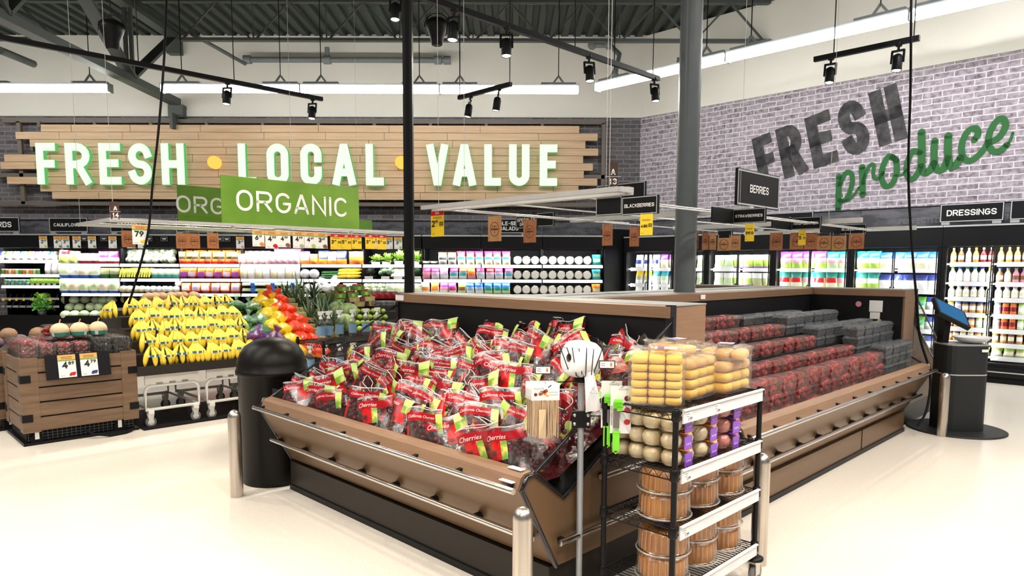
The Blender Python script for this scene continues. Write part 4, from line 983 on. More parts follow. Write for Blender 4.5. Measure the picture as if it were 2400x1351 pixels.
# -- leafy greens by the post
lm1 = mat('lettuce_green', (.22, .44, .05), .5); lm2 = mat('lettuce_light', (.42, .60, .14), .5); lm3 = mat('kale_dark', (.05, .075, .05), .6); lm4 = mat('broccoli_green', (.17, .29, .16), .7)
tr_ = lambda t: MB().box(-.08, .08, -.13, -.115, .0, .055, WHT).box(-.09, .09, -.12, .1, 0, .02, black).build('tray_label', t)
def greens(name, ms, n, r, up, sd, asp=1.0, lift=.06):
    t = thing(name, '', 'leafy greens'); leafy(MB(), (0, 0, lift), r, n, ms, random.Random(sd), up, asp).build('leaves', t); tr_(t); return P(t)
le = [greens('leaf_lettuce', [lm1, lm2], 60, .17, 1.2, s) for s in (51, 52)]
for k, px in enumerate((880, 905, 934, 972)): le[k % 2]((bx(px), YC + .16, S1), 0, f'bright green leaf lettuce, {nth(k)} from left on the top shelf', 'leaf lettuces', (1, 1, (.9, 1, 1.25, 1.2)[k]))
greens('kale_bunch', [lm3, mat('kale_purple', (.07, .045, .06), .6)], 60, .16, 1.2, 53)((bx(863), YC + .16, S2), 0, 'dark purple kale bunch on the middle shelf beside the yellow squashes')
greens('kale_bunch', [lm3, DGRN], 60, .16, 1.2, 57)((bx(976), YC + .16, S2), 0, 'dark green kale bunch half hidden by the black post')
t = thing('broccoli', 'green broccoli crowns on the middle shelf left of the black post', 'broccoli', (bx(902), YC + .16, S2)); m = MB(); rg = random.Random(8)
for k in range(22): m.ball((rg.uniform(-.13, .13), rg.uniform(-.1, .1), .08 + rg.uniform(0, .12)), rg.uniform(.035, .055), lm4, 8, (1, 1, .9), True, .15, rg)
m.build('florets', t); tr_(t)
t = thing('fennel_bunch', 'pale white bulbs on a tray left of the black post, middle shelf', 'vegetable', (bx(932), YC + .14, S2)); m = MB()
for k in range(11): m.tube([(-.13 + .025 * k, -.06, .04), (-.12 + .023 * k, -.02, .09), (-.10 + .02 * k, .08, .2)], [.03, .026, .01], mat('white_bulb', (.78, .74, .56), .4), 8)
m.build('bulbs', t); tr_(t)
ar = [P(ball_thing('artichoke', 'artichoke', .055, m_, (1, 1, 1.1), 9, .12, s)) for s, m_ in ((61, mat('artichoke_green', (.20, .26, .16), .6)), (62, mat('artichoke_pale', (.5, .52, .36), .6)))]
for lv in range(2):
    for k in range(7 - lv): ar[(k + lv) % 2]((bx(850 + 8.5 * k + 4 * lv), YC + .07 + .06 * lv, S3 + .085 * lv), 0, f'green artichoke, {nth(k)} from left in the {("lower", "upper")[lv]} layer', 'artichokes')
lk = [PT('vegetable_bag', 'vegetable bag', .2, .2, .16, bands((.35, WHT), (.7, PALE), (1, GRY)), top=.5, seed=s) for s in (63, 64)]
shelf_row(lk, 905, 990, 4, S3, 'pale green vegetable bag, {n} from left on the low shelf beside the post', 'pale vegetable bags')
# -- salad case
blk = PT('salad_bowl', 'salad bowl', .15, .07, .14, bands((.5, BLKP), (1, GRY)), top=.9); shelf_row([blk], 990, 1026, 2, S1, 'low black salad bowl, {n} from left on the top shelf of the salad case', 'black salad bowls')
be = PT('salad_bag', 'salad bag', .17, .24, .14, bands((.2, .8, .45, .7, BLKP), (.35, GRY), (.8, CRM), (1, BRN)), top=.2, seed=71); shelf_row([be], 1028, 1071, 2, S1, 'beige salad bag, {n} from left on the top shelf of the salad case', 'beige salad bags')
rd = [PT('salad_bag', 'salad bag', .165, .26, .14, bands((.2, .8, .45, .58, TEAL), (.55, CRM), (.8, RED), (1, MAG)), top=.2, seed=s) for s in (72, 73)]
shelf_row(rd, 1072, 1198, 6, S1, 'red topped cream salad bag, {n} from left on the top shelf of the salad case', 'red salad bags')
def sbag(top_, mid, s, low=WHT): return PT('salad_bag', 'salad bag', .165, .23, .15, bands((.25, .75, .35, .55, mid), (.6, low), (1, top_)), top=.2, seed=s)
m2 = [sbag(MAG, PINK, 74, PINK), sbag(MAG, LILAC, 75), sbag(PINK, LILAC, 76), sbag(MAG, CYAN, 77), sbag(BRN, CYAN, 78), sbag(ORG, ORG, 79, PINK), sbag(MAG, SKY, 80), sbag(DRED, LILAC, 81)]
shelf_row(m2, 988, 1202, 10, S2, 'small salad bag, {n} from left on the middle shelf of the salad case', 'salad bags on the middle shelf', seq=[0, 1, 2, 3, 4, 5, 6, 7, 6, 3])
m3 = [sbag(CRM, ORG, 82), sbag(ORG, ORG, 83, CRM), sbag(PURP, PINK, 84, WHT), sbag(PURP, MAG, 85, CRM), sbag(LGRN, BRN, 86, PALE), sbag(BLUE, SKY, 87), sbag(BLUE, TEAL, 88, PALE)]
shelf_row(m3, 988, 1197, 10, S3, 'small salad bag, {n} from left on the lower shelf of the salad case', 'salad bags on the lower shelf', seq=[0, 1, 2, 3, 4, 5, 5, 6, 6, 6])
t = thing('round_salad_tub', '', 'salad tub'); MB().lathe([(.075, .16), (.083, .01)], shell, c=(0, 0, .086), n=20, axis='Y', cap=False).build('tub', t)
m = MB(); m.lathe([(.086, .012), (.086, 0), (.07, -.002), (.069, .003)], shell, c=(0, 0, .086), n=24, axis='Y', cap=False); m.lathe([(.066, .002), (.001, -.001)], WHT, c=(0, 0, .086), n=24, axis='Y', cap=False); m.build('lid', t)
MB().lathe([(.07, .13), (.078, .02)], CRM, c=(0, 0, .086), n=16, axis='Y').build('salad', t)
rt = P(t)
for z_, r_ in ((S1, 'top'), (S2, 'middle'), (S3, 'lower')): shelf_row([rt], 1203, 1387, 9, z_, 'round clear salad tub with white lid, {n} from left on the ' + r_ + ' shelf', 'round salad tubs', YC + .03, jit=0)
gb = [PT('salad_box', 'salad pack', .17, .2, .15, bands((.2, .8, .3, .6, PALE), (1, c)), top=.8, seed=90) for c in (TEAL, CYAN, ORG)]
for z_, p_, r_, c_ in zip((S1, S2, S3), gb, ('top', 'middle', 'lower'), ('green', 'teal', 'orange')): p_((bx(1400), YC + .1, z_), 0, f'{c_} salad pack at the right end of the {r_} salad shelf')
# -- signs above the cases
def back_sign(txt, x0, x1, y0, y1, hh, lab, lines=None):
    p0, p1 = PY(x0, y1, YC - .06), PY(x1, y0, YC - .06); s_ = header_sign(txt, p1.x - p0.x, p1.z - p0.z - .0, hh, lab, lines); s_.location = ((p0.x + p1.x) / 2, YC - .06, max(p0.z, 2.2))
back_sign('HERBS', -44, 45, 514, 549, .105, 'black sign ending in RBS at the left edge above the herb shelves')
back_sign('CAULIFLOWER', 116, 205, 515, 549, .062, 'black sign reading CAULIFLOWER above the back cases')
back_sign('BROCCOLI', 259, 346, 516, 550, .07, 'black sign behind the banana price card, reading BROC')
back_sign('CELERY', 413, 500, 516, 550, .07, 'black sign mostly hidden behind the green organic sign')
back_sign('SINGLE-SERVE', 1147, 1238, 518, 553, .072, 'black sign reading SALADS above the salad case', ['SINGLE-SERVE', 'SALADS'])
for s_ in (): pass
g = 'small price cards under the canopies'
mc = {}
for k, (px, pr, sp2, c) in enumerate(((105, '2', '49', LGRN), (139, '6', '79', GRN), (157, '3', '99', TEAL), (183, '3', '29', DGRN), (219, '3', '99', GRN), (267, '3', '99', PALE), (310, '2', '99', GRN), (335, '3', '49', GRN), (565, '3', '49', PINK), (912, '3', '49', CRM), (934, '3', '79', LGRN), (878, '2', '99', CRM))):
    cd_ = card('mini', .155, .225, pr, sp2, (c, 4, .12), hang=.02)
    place(cd_, (bx(px, YC - .09), YC - .09, 2.14), 0, f'small white price card on the back case canopy, {nth(k)} from left', g)
for k, px in enumerate((201, 247, 352, 388, 517, 534)):
    s_ = header_sign('', .13, .085, .02, f'tiny black shelf sign on the back canopy, {nth(k)} from left', foot=False); s_.location = (bx(px, YC - .09), YC - .09, bz(568)); s_['group'] = 'tiny black canopy signs'
    m = MB(); flat(m, -.04, .04, .045, .055, -.003, WHT); flat(m, -.03, .03, .028, .036, -.003, WHT); m.build('lettering', s_)

# ================================================================ GLASS DOOR COOLERS ALONG THE RIGHT WALL
BC = 11.25
def ap(px, py=640): return PB(px, py, BC).y
doorg = clear('door_glass', (.97, .98, .98), .03, .02)
def cooler(a_hi, a_lo, rails, lab, mids, w_hi=.05, w_lo=.05):
    t = tAB('glass_door_cooler', lab, 'cooler', BC, (a_hi + a_lo) / 2, 0, 'glass door coolers along the right wall'); o = (BC, (a_hi + a_lo) / 2, 0)
    e = .003
    MB(o).box(BC + .78, BC + .83, a_lo + e, a_hi - e, .2, 2.12, liner).box(BC + .05, BC + .78, a_lo + e, a_lo + .015, .25, 1.9, liner).box(BC + .05, BC + .78, a_hi - .015, a_hi - e, .25, 1.9, liner).box(BC + .05, BC + .78, a_lo + e, a_hi - e, .22, .27, liner).build('cabinet', t)
    MB(o).box(BC - .03, BC + .78, a_lo + e, a_hi - e, 1.86, 2.13, black).build('canopy', t); MB(o).box(BC - .045, BC - .01, a_lo + e, a_hi - e, 2.13, 2.152, ledge).build('canopy_ledge', t)
    m = MB(o); m.box(BC - .02, BC + .05, a_hi - w_hi, a_hi - e, .22, 1.86, black).box(BC - .02, BC + .05, a_lo + e, a_lo + w_lo, .22, 1.86, black).box(BC - .02, BC + .05, a_lo + w_lo, a_hi - w_hi, .22, .27, black).build('frame', t)
    eds = [a_hi - w_hi] + list(mids) + [a_lo + w_lo]
    for i in range(len(eds) - 1):
        A1, A0 = eds[i] - .006, eds[i + 1] + .006
        d = MB(o); d.box(BC - .03, BC - .022, A0, A1, .28, 1.855, doorg); d = d.build('door', t); d['label'] = 'clear glass door'
        f_ = MB(o); f_.box(BC - .035, BC - .015, A0 - .002, A0 + .012, .28, 1.855, black).box(BC - .035, BC - .015, A1 - .012, A1 + .002, .28, 1.855, black); f_.build('door_frame', d)
        ah = A0 + .02 if i % 2 == 0 else A1 - .02
        MB(o).tube([(BC - .035, ah, .92), (BC - .07, ah, .95), (BC - .07, ah, 1.25), (BC - .035, ah, 1.28)], .01, black, 6).build('handle', d)
    for zr in rails:
        s_ = MB(o).box(BC + .12, BC + .76, a_lo + .02, a_hi - .02, zr - .03, zr - .012, railw).build('shelf', t)
        for i in range(len(eds) - 1): MB(o).box(BC + .10, BC + .12, eds[i + 1] + .03, eds[i] - .03, zr - .055, zr + .008, railw).build('price_rail', s_)
    MB(o).box(BC - .05, BC + .8, a_lo + e, a_hi - e, .09, .22, black).box(BC - .02, BC + .8, a_lo + e, a_hi - e, 0, .09, blackm).box(BC - .058, BC - .05, a_lo + e, a_hi - e, .15, .165, ledge).build('base', t)
    MB(o).box(BC + .36, BC + .38, a_lo + e, a_hi - e, 2.152, 2.46, chalk).box(BC + .35, BC + .39, a_lo + e, a_hi - e, 2.455, 2.47, black).build('chalk_panel', t)
    m = MB(o); ac = (a_hi + a_lo) / 2
    text(m, chr1, lambda x, y, d: (BC + .355, ac + .2 - x, 2.35 + y), .05, chalkw, .6, .07, .12); m.build('chalk_lettering', t); m = MB(o); text(m, chr2, lambda x, y, d: (BC + .355, ac - .2 - x, 2.22 + y), .075, chalkw, .6, .07, .12); m.build('chalk_lettering', t)
    for aa in eds:
        lamp('AREA', 'door_light', W(BC + .06, aa, 1.08), 9, (1, 1, .98), (radians(90), 0, -R45), shape='RECTANGLE', size=.05, size_y=1.5)
    lamp('AREA', 'canopy_light', W(BC + .07, ac, 1.85), 6, (1, 1, .98), (radians(30), 0, -R45), shape='RECTANGLE', size=a_hi - a_lo - .1, size_y=.05)
RR = [1.545, 1.235, .95, .66, .38]
RD = [1.635, 1.365, 1.15, .93, .725, .53, .35]
CU = [(8.12, 6.98, 'beside the black corner filler', [7.55]), (6.97, 6.33, 'behind the grey column', []), (6.33, 5.11, 'holding white salad tubs', [5.72]), (5.11, 3.885, 'holding purple and teal salad bags', [4.49]), (3.885, 2.655, 'holding blue salad bags', [3.27]), (2.655, 1.43, 'full of dressing bottles under DRESSINGS', [2.05]), (1.43, .2, 'cut by the right edge of the photo', [.82])]
for k, (ah, al, lb, md) in enumerate(CU): cooler(ah, al, RD if k >= 5 else RR, 'black glass door cooler ' + lb, md)
CZ = lambda zr: zr + .009
def rrow(protos, a_hi, a_lo, n, z, lab, group, seq=None, bo=.2, jit=.003):
    for i in range(n):
        a = a_hi + (a_lo - a_hi) * (i + .5) / n
        protos[seq[i] if seq else i % len(protos)](W(BC + bo, a + rnd.uniform(-jit, jit), z), -R45 + rnd.uniform(-.06, .06), lab.format(n=nth(i)), group)
def rbag(top_, mid, s, low=WHT, w_=.185, h_=.25): return PT('salad_bag', 'salad bag', w_, h_, .15, bands((.2, .8, .32, .58, mid), (.55, low), (1, top_)), top=.25, seed=s)
def tubp(c1, c2, s): return PT('salad_tub', 'salad tub', .19, .225, .15, bands((.12, .88, .12, .55, c1), (.62, c2), (1, WHT)), top=.95, seed=s, bulge=.3)
dA = [rbag(GRY, NAVY, 101, WHT, .16), rbag(PURP, WHT, 102, CRM, .16)]
rrow(dA, 7.99, 7.03, 5, CZ(1.545), 'white or purple salad bag, {n} from left, top shelf of the corner cooler', 'bags in the corner cooler', [0, 0, 0, 1, 1])
dB = [rbag(YEL, OLV, 103, WHT, .16), rbag(CYAN, PALE, 104, WHT, .16), rbag(BLUE, PALE, 105, WHT, .16)]
rrow(dB, 7.99, 7.03, 5, CZ(1.235), 'yellow, teal or blue salad bag, {n} from left, second shelf of the corner cooler', 'bags in the corner cooler', [0, 0, 1, 1, 2])
dC = [rbag(WHT, PALE, 106, LGRN, .16)]
rrow(dC, 7.99, 7.03, 5, CZ(.95), 'white and green salad bag, {n} from left, third shelf of the corner cooler', 'bags in the corner cooler')
tb = [tubp(PALE, WHT, 111), tubp(LGRN, PURP, 112), tubp(OLV, YEL, 113)]
for z_, n_ in ((1.545, 'top'), (1.235, 'second')):
    rrow(tb, 6.90, 6.40, 2, CZ(z_), 'white salad tub, {n} from left, ' + n_ + ' shelf behind the column', 'tubs behind the column', [0, 0])
    rrow(tb, 6.26, 5.16, 6, CZ(z_), 'white lidded salad tub, {n} from left, ' + n_ + ' shelf of the tub cooler', 'salad tubs in the cooler', [0, 0, 1, 1, 1, 1] if n_ == 'top' else [0, 0, 1, 1, 2, 2])
    rrow(tb, 6.26, 5.16, 6, CZ(.95), 'white lidded salad tub, {n} from left, third shelf of the tub cooler', 'salad tubs in the cooler') if n_ == 'top' else None
pg = [rbag(PURP, PINK, 121, LGRN, .2, .27), rbag(TEAL, PINK, 122, PALE, .2, .26), rbag(TEAL, RED, 123, CRM, .2, .26)]
rrow(pg, 5.05, 3.93, 6, CZ(1.545), 'purple or teal salad bag, {n} from left, top shelf below the wooden tags', 'purple and teal salad bags', [0, 0, 0, 0, 1, 1])
rrow(pg, 5.05, 3.93, 6, CZ(1.235), 'teal topped salad bag, {n} from left, second shelf below the purple bags', 'purple and teal salad bags', [2, 2, 1, 2, 2, 1])
bg = [rbag(TEAL, WHT, 131, LGRN, .19, .26), rbag(BLUE, WHT, 132, CRM, .19, .24), rbag(NAVY, WHT, 133, WHT, .19, .22)]
rrow(bg, 3.84, 2.70, 7, CZ(1.545), 'blue salad bag, {n} from left on the top shelf beside the dressings', 'blue salad bags', [0, 0, 1, 1, 1, 1, 1])
rrow(bg, 3.84, 2.70, 7, CZ(1.235), 'navy and white salad bag, {n} from left on the second shelf beside the dressings', 'navy salad bags', [0, 0, 2, 2, 2, 2, 2])
lowp = [rbag(NAVY, WHT, 134, GRY, .17, .18), rbag(LGRN, YEL, 135, OLV, .17, .18), rbag(GRN, TEAL, 136, PALE, .17, .18)]
for z_, n_ in ((.95, 'third'), (.66, 'fourth'), (.38, 'lowest')): rrow(lowp, 3.84, 2.70, 7, CZ(z_), 'mixed vegetable pack, {n} from left, ' + n_ + ' shelf behind the scale', 'packs behind the scale')
# dressings
bo1 = [P(bottle('dressing_bottle', 'bottle', .036, .2, b_, c_, l_)) for b_, c_, l_ in ((AMB, OLV, CRM), (BRN, OLV, CRM), (CRM, OLV, GRY), (AMB, YEL, CRM), (DRED, OLV, CRM), (AMB, LGRN, WHT))]
bo2 = [P(bottle('dressing_bottle', 'bottle', .045, .2, WHT, c_, WHT, .42)) for c_ in (GRN, BLUE, TEAL, CYAN, NAVY, YEL)]
bo2b = [P(bottle('dressing_bottle', 'bottle', .04, .19, b_, c_, l_, .4)) for b_, c_, l_ in ((BRN, BLUE, CRM), (CRM, GRY, WHT), (PINK, GRY, BRN))]
bo3 = [P(bottle('dressing_bottle', 'bottle', .042, .16, WHT, c_, CRM, .55)) for c_ in (YEL, SKY, PINK, BLUE, PURP, LGRN)]
bo4 = [P(jar('dressing_jar', 'jar', .04, .145, b_, c_, l_)) for b_, c_, l_ in ((CRM, YEL, WHT), (WHT, SKY, LILAC), (AMB, NAVY, WHT), (ORG, BLUE, CRM), (DORG, ORG, DRED), (PALE, LGRN, WHT))]
def drow(z, L, R, nm):
    rrow(L[0], 2.595, 2.06, len(L[1]), CZ(z), 'dressing bottle, {n} from left, ' + nm + ' shelf, left dressings door', 'dressing bottles', L[1], .17)
    rrow(R[0], 2.04, 1.49, len(R[1]), CZ(z), 'dressing bottle, {n} from left, ' + nm + ' shelf, right dressings door', 'dressing bottles', R[1], .17)
drow(1.635, (bo1, [0, 1, 2, 3, 4, 4]), (bo1, [5, 0, 5, 1, 3, 5]), 'top'); drow(1.365, (bo2, [0, 1, 2, 3, 4, 5]), (bo2b, [0, 1, 2, 2, 1, 1]), 'second')
drow(1.15, (bo3, [0, 1, 2, 3, 4, 5]), (bo3, [2, 2, 2, 0, 1, 2]), 'third'); drow(.93, (bo4, [0, 1, 2, 2, 2, 3]), (bo4, [1, 4, 4, 5, 5, 5]), 'fourth')
drow(.725, (bo4, [2, 2, 2, 3, 5, 5]), (bo4, [1, 4, 4, 5, 5, 5]), 'fifth'); drow(.53, (bo4, [3, 2, 0, 0, 3, 5]), (bo1, [5, 0, 1, 5, 2, 3]), 'sixth')
gbx = PT('lettuce_box', 'lettuce pack', .13, .11, .13, bands((.15, .85, .2, .6, CRM), (.7, OLV), (1, LGRN)), top=.8, seed=140)
rrow([gbx], 2.595, 2.06, 4, CZ(.35), 'green lettuce pack, {n} from left, lowest shelf, left dressings door', 'lettuce packs under the dressings'); rrow([gbx], 2.04, 1.49, 4, CZ(.35), 'green lettuce pack, {n} from left, lowest shelf, right dressings door', 'lettuce packs under the dressings')
def right_sign(txt, x0, x1, y0, y1, hh, lab):
    q0, q1 = PB(x0, y1, BC - .04), PB(x1, y1, BC - .04); qt = PB((x0 + x1) / 2, y0, BC - .04)
    s_ = header_sign(txt, q0.y - q1.y, qt.z - (q0.z + q1.z) / 2 , hh, lab); s_.location = W(BC - .04, (q0.y + q1.y) / 2, 2.195); s_.rotation_euler = (0, 0, -R45)
right_sign('DRESSINGS', 2202, 2352, 476, 520, .082, 'black sign reading DRESSINGS on top of the right coolers')
right_sign('', 2366, 2500, 468, 516, .1, 'black sign cut off by the right edge of the photo')
right_sign('DIPS', 1770, 1905, 500, 538, .1, 'black sign on the coolers mostly hidden behind the berry signs')
# ================================================================ BERRY ISLAND
taupe = mat('taupe_panel', (0.185, 0.108, 0.056), 0.36, 0.3, nz=(4, .03)); taupe_d = mat('dark_kick_panel', (0.022, 0.017, 0.013), 0.35, spec=.25)
twood = two_tone('island_wood_trim', (0.22, 0.125, 0.07), (0.265, 0.155, 0.09), 5.0, 0.5, (1, 1, 16), .3, .7)
gtop = mat('grey_island_top', (0.30, 0.32, 0.32), .4)
edge = mat('gloss_black_edge', (0.008, 0.008, 0.009), 0.15, coat=.5)
def bunker(lab, l0, l1, fn, org, kick=taupe_d, seam=None, near_end=True, detail=True):
    """sloped self-service case; d = depth axis (kick face at 2.24, lip at 2.04, back at 3.2), l = length, fn(d, l, z) -> (b, a, z)"""
    t = tAB('berry_case', lab, 'display case', org[0], org[1]); o = (org[0], org[1], 0)
    F = lambda u, v, l: fn(u, l, v)
    MB(o).sheet([(2.265, .21), (2.04, .605)], F, l0, l1, taupe).build('front_panel', t)
    m = MB(o); m.prism([(2.04, .60), (2.062, .655), (2.08, .668), (2.125, .672), (2.125, .655), (2.07, .60)], F, l0 + .02, l1 - .02, twood); m.build('front_lip', t)
    m = MB(o); m.sheet([(2.125, .672), (2.13, .73)], F, l0 + .02, l1 - .02, glass); m.build('front_guard', t)
    m = MB(o); m.sheet([(2.127, .66), (2.313, .515), (3.18, 1.0), (3.18, 1.29)], F, l0 + .012, l1 - .012, liner); m.build('bin_liner', t)
    m = MB(o); m.prism([(3.165, 1.284), (3.16, 1.345), (3.215, 1.35), (3.215, 1.284)], F, l0, l1, twood); m.build('rear_rim', t)
    m = MB(o); m.prism([(3.2, .2), (3.2, 1.34), (3.54, 1.345), (3.54, .2)], F, l0 + .004, l1 - .004, twood); m.prism([(3.216, 1.345), (3.216, 1.352), (3.54, 1.352), (3.54, 1.345)], F, l0, l1, gtop); m.build('rear_housing', t)
    m = MB(o); m.prism([(2.245, .0), (2.245, .20), (3.5, .20), (3.5, 0)], F, l0 + .02, l1 - .02, kick); m.prism([(2.235, .0), (2.235, .035), (2.245, .035), (2.245, 0)], F, l0 + .02, l1 - .02, black)
    if seam: m.prism([(2.241, .0), (2.241, .2), (2.245, .2), (2.245, 0)], F, seam - .004, seam + .004, black)
    m.build('kick_base', t)
    endp = [(2.268, .205), (2.045, .605), (2.075, .66), (2.128, .662), (2.313, .515), (3.18, .995), (3.18, 1.29), (3.215, 1.29), (3.215, .205)]
    gl = [(2.128, .668), (2.313, .521), (3.18, 1.0), (3.18, 1.262)]
    for e, s_ in ((l0, 1), (l1, -1)):
        m = MB(o); m.prism(endp, F, e, e + s_ * .02, taupe); ep = m.build('end_panel', t)
        ml = MB(o); ml.tube([fn(*p_[:1], e - s_ * .002, p_[1]) for p_ in ((2.268, .205), (2.045, .605), (2.075, .66), (2.128, .662), (2.313, .515), (3.18, .995), (3.18, 1.29))], .012, edge, 8); ml.build('edge_trim', ep)
        m = MB(o); m.prism(gl, F, e + s_ * .004, e + s_ * .010, glass); gp = m.build('side_glass', t)
        ml = MB(o); ml.tube([fn(2.128, e, .668), fn(3.18, e, 1.262)], .008, edge, 8); ml.build('edge_trim', gp)
        MB(o).prism([(3.168, 1.0), (3.168, 1.352), (3.222, 1.352), (3.222, 1.0)], F, e - s_ * .003, e + s_ * .03, edge).build('corner_post', t)
    for d_, z_, off in ((2.002, .612, .0), (2.118, .37, .0)):
        r_ = MB(o); r_.tube([fn(d_, l0 + .005, z_), fn(d_, l1 - .005, z_)], .0145, chrome, 12); r_ = r_.build('bumper_rail', t)
        n = max(2, int((l1 - l0) / .30)); k_ = MB(o)
        for i in range(n):
            l = l0 + .06 + (l1 - l0 - .12) * i / (n - 1); du = 2.04 if z_ > .5 else 2.165
            kb = MB(o); kb.prism([(d_, z_ - .008), (d_, z_ + .008), (du + .012, z_ + .012), (du + .012, z_ - .035)], F, l - .012, l + .012, black); kb.build('rail_bracket', r_)
    return t
fC = lambda d, l, z: (d, l, z)
fS = lambda d, l, z: (l, d - .30, z)
fL = lambda d, l, z: (l, 6.73 - d, z)
fE = lambda d, l, z: (10.83 - d, l, z)
TC = bunker('wide sloped case heaped with bagged cherries at the near end of the island', 1.985, 4.45, fC, (2.8, 3.2))
TS = bunker('long sloped case of strawberry boxes along the right side of the island', 3.56, 7.27, fS, (5.4, 2.3), kick=taupe, seam=6.1)
TL = bunker('sloped island case hidden behind the cherry case', 3.56, 7.27, fL, (5.4, 4.4))
TE = bunker('sloped end case at the far end of the island behind the raspberries', 2.0, 4.43, fE, (8.0, 3.2))
oS = (5.4, 2.3, 0)
MB(oS).box(7.262, 7.285, 2.02, 2.9, .25, 1.29, liner).box(7.255, 7.29, 2.0, 2.9, 1.284, 1.345, twood).build('end_wall', TS)
m = MB(oS); m.box(7.258, 7.261, 2.19, 2.31, 1.13, 1.24, paper).box(7.258, 7.261, 2.21, 2.30, 1.06, 1.125, paper); m.build('notice', TS)
MB(oS).box(7.258, 7.261, 2.20, 2.225, 1.035, 1.058, YEL).build('sticker', TS)
m = MB(oS); m.lathe([(.028, 0), (.001, .002)], PINK, c=(7.257, 2.41, 1.20), n=16, axis='X'); m.build('sticker', TS)
m = MB((5.4, 3.3, 1.2)).box(3.545, 7.285, 2.885 + .355, 3.19, 1.30, 1.345, gtop); tp_ = m.build('island_top'); tp_.location = W(5.4, 3.3, 1.2); tp_.rotation_euler = (0, 0, R45)
tag(tp_, 'flat grey top strip between the backs of the island cases', 'counter top')
# rails on the near end panel of the cherry case, label holders on its lip
oC = (2.8, 3.2, 0)
for b0, b1, z_ in ((2.25, 3.5, .33), (2.54, 3.5, .568)):
    r_ = MB(oC); r_.tube([(b0, 1.945, z_), (b1, 1.945, z_)], .0145, chrome, 12); r_ = r_.build('bumper_rail', TC)
    for b_ in (b0 + .04, (b0 + b1) / 2, b1 - .05): MB(oC).box(b_ - .012, b_ + .012, 1.945, 1.99, z_ - .02, z_ + .008, black).build('rail_bracket', r_)
for z0_, d0_ in ((.674, 2.085), (.63, 2.03)): MB(oC).box(d0_, d0_ + .03, 2.03, 2.11, z0_, z0_ + .004, paper).build('shelf_label', TC)
MB(oC).box(3.152, 3.16, 4.33, 4.43, 1.295, 1.335, paper).build('shelf_label', TC)
MB(oS).box(5.0, 5.07, 2.855, 2.86, 1.30, 1.335, paper).build('shelf_label', TS)

# ---- cherry bags
cherry = mat('cherry_skin', (0.10, 0.006, 0.012), 0.16, coat=.4, nz=(40, .5)); cherry2 = mat('cherry_skin_red', (0.22, 0.008, 0.015), 0.16, coat=.4)
bagred = mat('bag_print_red', (0.36, 0.005, 0.011), 0.25); bagpic = two_tone('bag_print_cherries', (0.62, 0.006, 0.008), (0.12, 0.01, 0.01), 26, .28, (1, 1, 1), .45, .62)
bagleaf = two_tone('bag_print_leaves', (0.16, 0.36, 0.04), (0.70, 0.62, 0.12), 22, .3, (1, 1, 1), .45, .6); baglime = mat('bag_print_lime', (0.50, 0.70, 0.16), .3); rimm = clear('bag_rim', (1, .95, .95), .2, .2, body=.6, bcol=(.85, .75, .75))
bagfilm = clear('bag_film', (0.93, 0.86, 0.86), .13, .1)
TX = fonttext('California Cherries', .0365, .42, bold=.0001); TXS = fonttext('Cherries', .04, .42, bold=.0001)
def cherry_bag(seed, style):
    rg = random.Random(seed); t = thing('cherry_bag', '', 'cherry bag')
    Wd, Hd, bow = .215, .265, rg.uniform(.012, .045); tw = rg.uniform(-.025, .025); sg = rg.uniform(.0, .03); p1, p2 = rg.uniform(0, 6), rg.uniform(0, 6)
    def th(u, v): return (.052 * (1 - v) ** .55 * (1 - (2 * u - 1) ** 4 * .6) + .004)
    def S_(u, v, s_):
        x = (u - .5) * Wd * (1 + .1 * (1 - v)); y = s_ * (th(u, v) + bow * v ** 4 * (1 - (2 * u - 1) ** 2)) + tw * sin(3 * u + p1) * v + .006 * sin(9 * u + 6 * v + p2)
        z = Hd * v + .012 * sin(5 * u + p1) * v * v - sg * abs(2 * u - 1) ** 2 * v
        return (x, y, z)
    def mf(u, v):
        if style == 'front':
            if .75 < v < .92: return baglime if u > .88 else bagred
            if u > .85 and .5 < v <= .75: return bagleaf
            if v <= .70 and u < .08: return bagpic
            return bagfilm
        if style == 'green':
            if u > .72 and v > .66: return baglime if v > .82 else bagleaf
            if .74 < v < .9: return bagred if u < .55 else bagpic
            if .45 < v <= .74 and .5 < u < .9: return bagpic
            return bagfilm
        if style == 'picture':
            if v > .9: return bagfilm
            if v > .76: return bagred
            if .45 < v <= .76 and .12 < u < .6: return bagpic if u < .45 else bagleaf
            return bagfilm
    m = MB(); m.grid(14, 12, lambda u, v: S_(u, v, -1), mf); m.build('front_film', t)
    m = MB(); m.grid(10, 8, lambda u, v: S_(1 - u, v, 1), lambda u, v: bagred if .76 < v < .9 and style != 'front' else bagfilm); m.build('back_film', t)
    m = MB()
    for s_ in (-1, 1): m.tube([S_(k / 12, 1.0, s_) for k in range(13)], .0022, rimm, 5)
    m.build('bag_rim', t)
    mc_ = MB()
    for k in range(52):
        u, v = rg.uniform(.06, .94), rg.uniform(.02, .72); y = rg.uniform(-1, .8) * max(0, th(u, v) - .012)
        p = S_(u, v, 0); mc_.ball((p[0], p[1] + y, max(.013, p[2])), rg.uniform(.0115, .0145), cherry if rg.random() < .7 else cherry2, 8)
    mc_.build('cherries', t)['kind'] = 'stuff'
    vs, fs = TX if style == 'front' else TXS; cu_, cv_ = (.44, .835) if style == 'front' else (.3, .82)
    k_ = Wd * .76 / (max(v[0] for v in vs) - min(v[0] for v in vs)) if style == 'front' else .8
    m = MB(); m.add([(lambda q: (q[0], q[1] - .0018, q[2]))(S_(min(.98, max(.02, cu_ + v[0] * k_ / Wd)), cv_ + v[1] * k_ / Hd, -1)) for v in vs], fs, mat('bag_script', (.80, .62, .60), .5)); m.build('lettering', t)
    return t
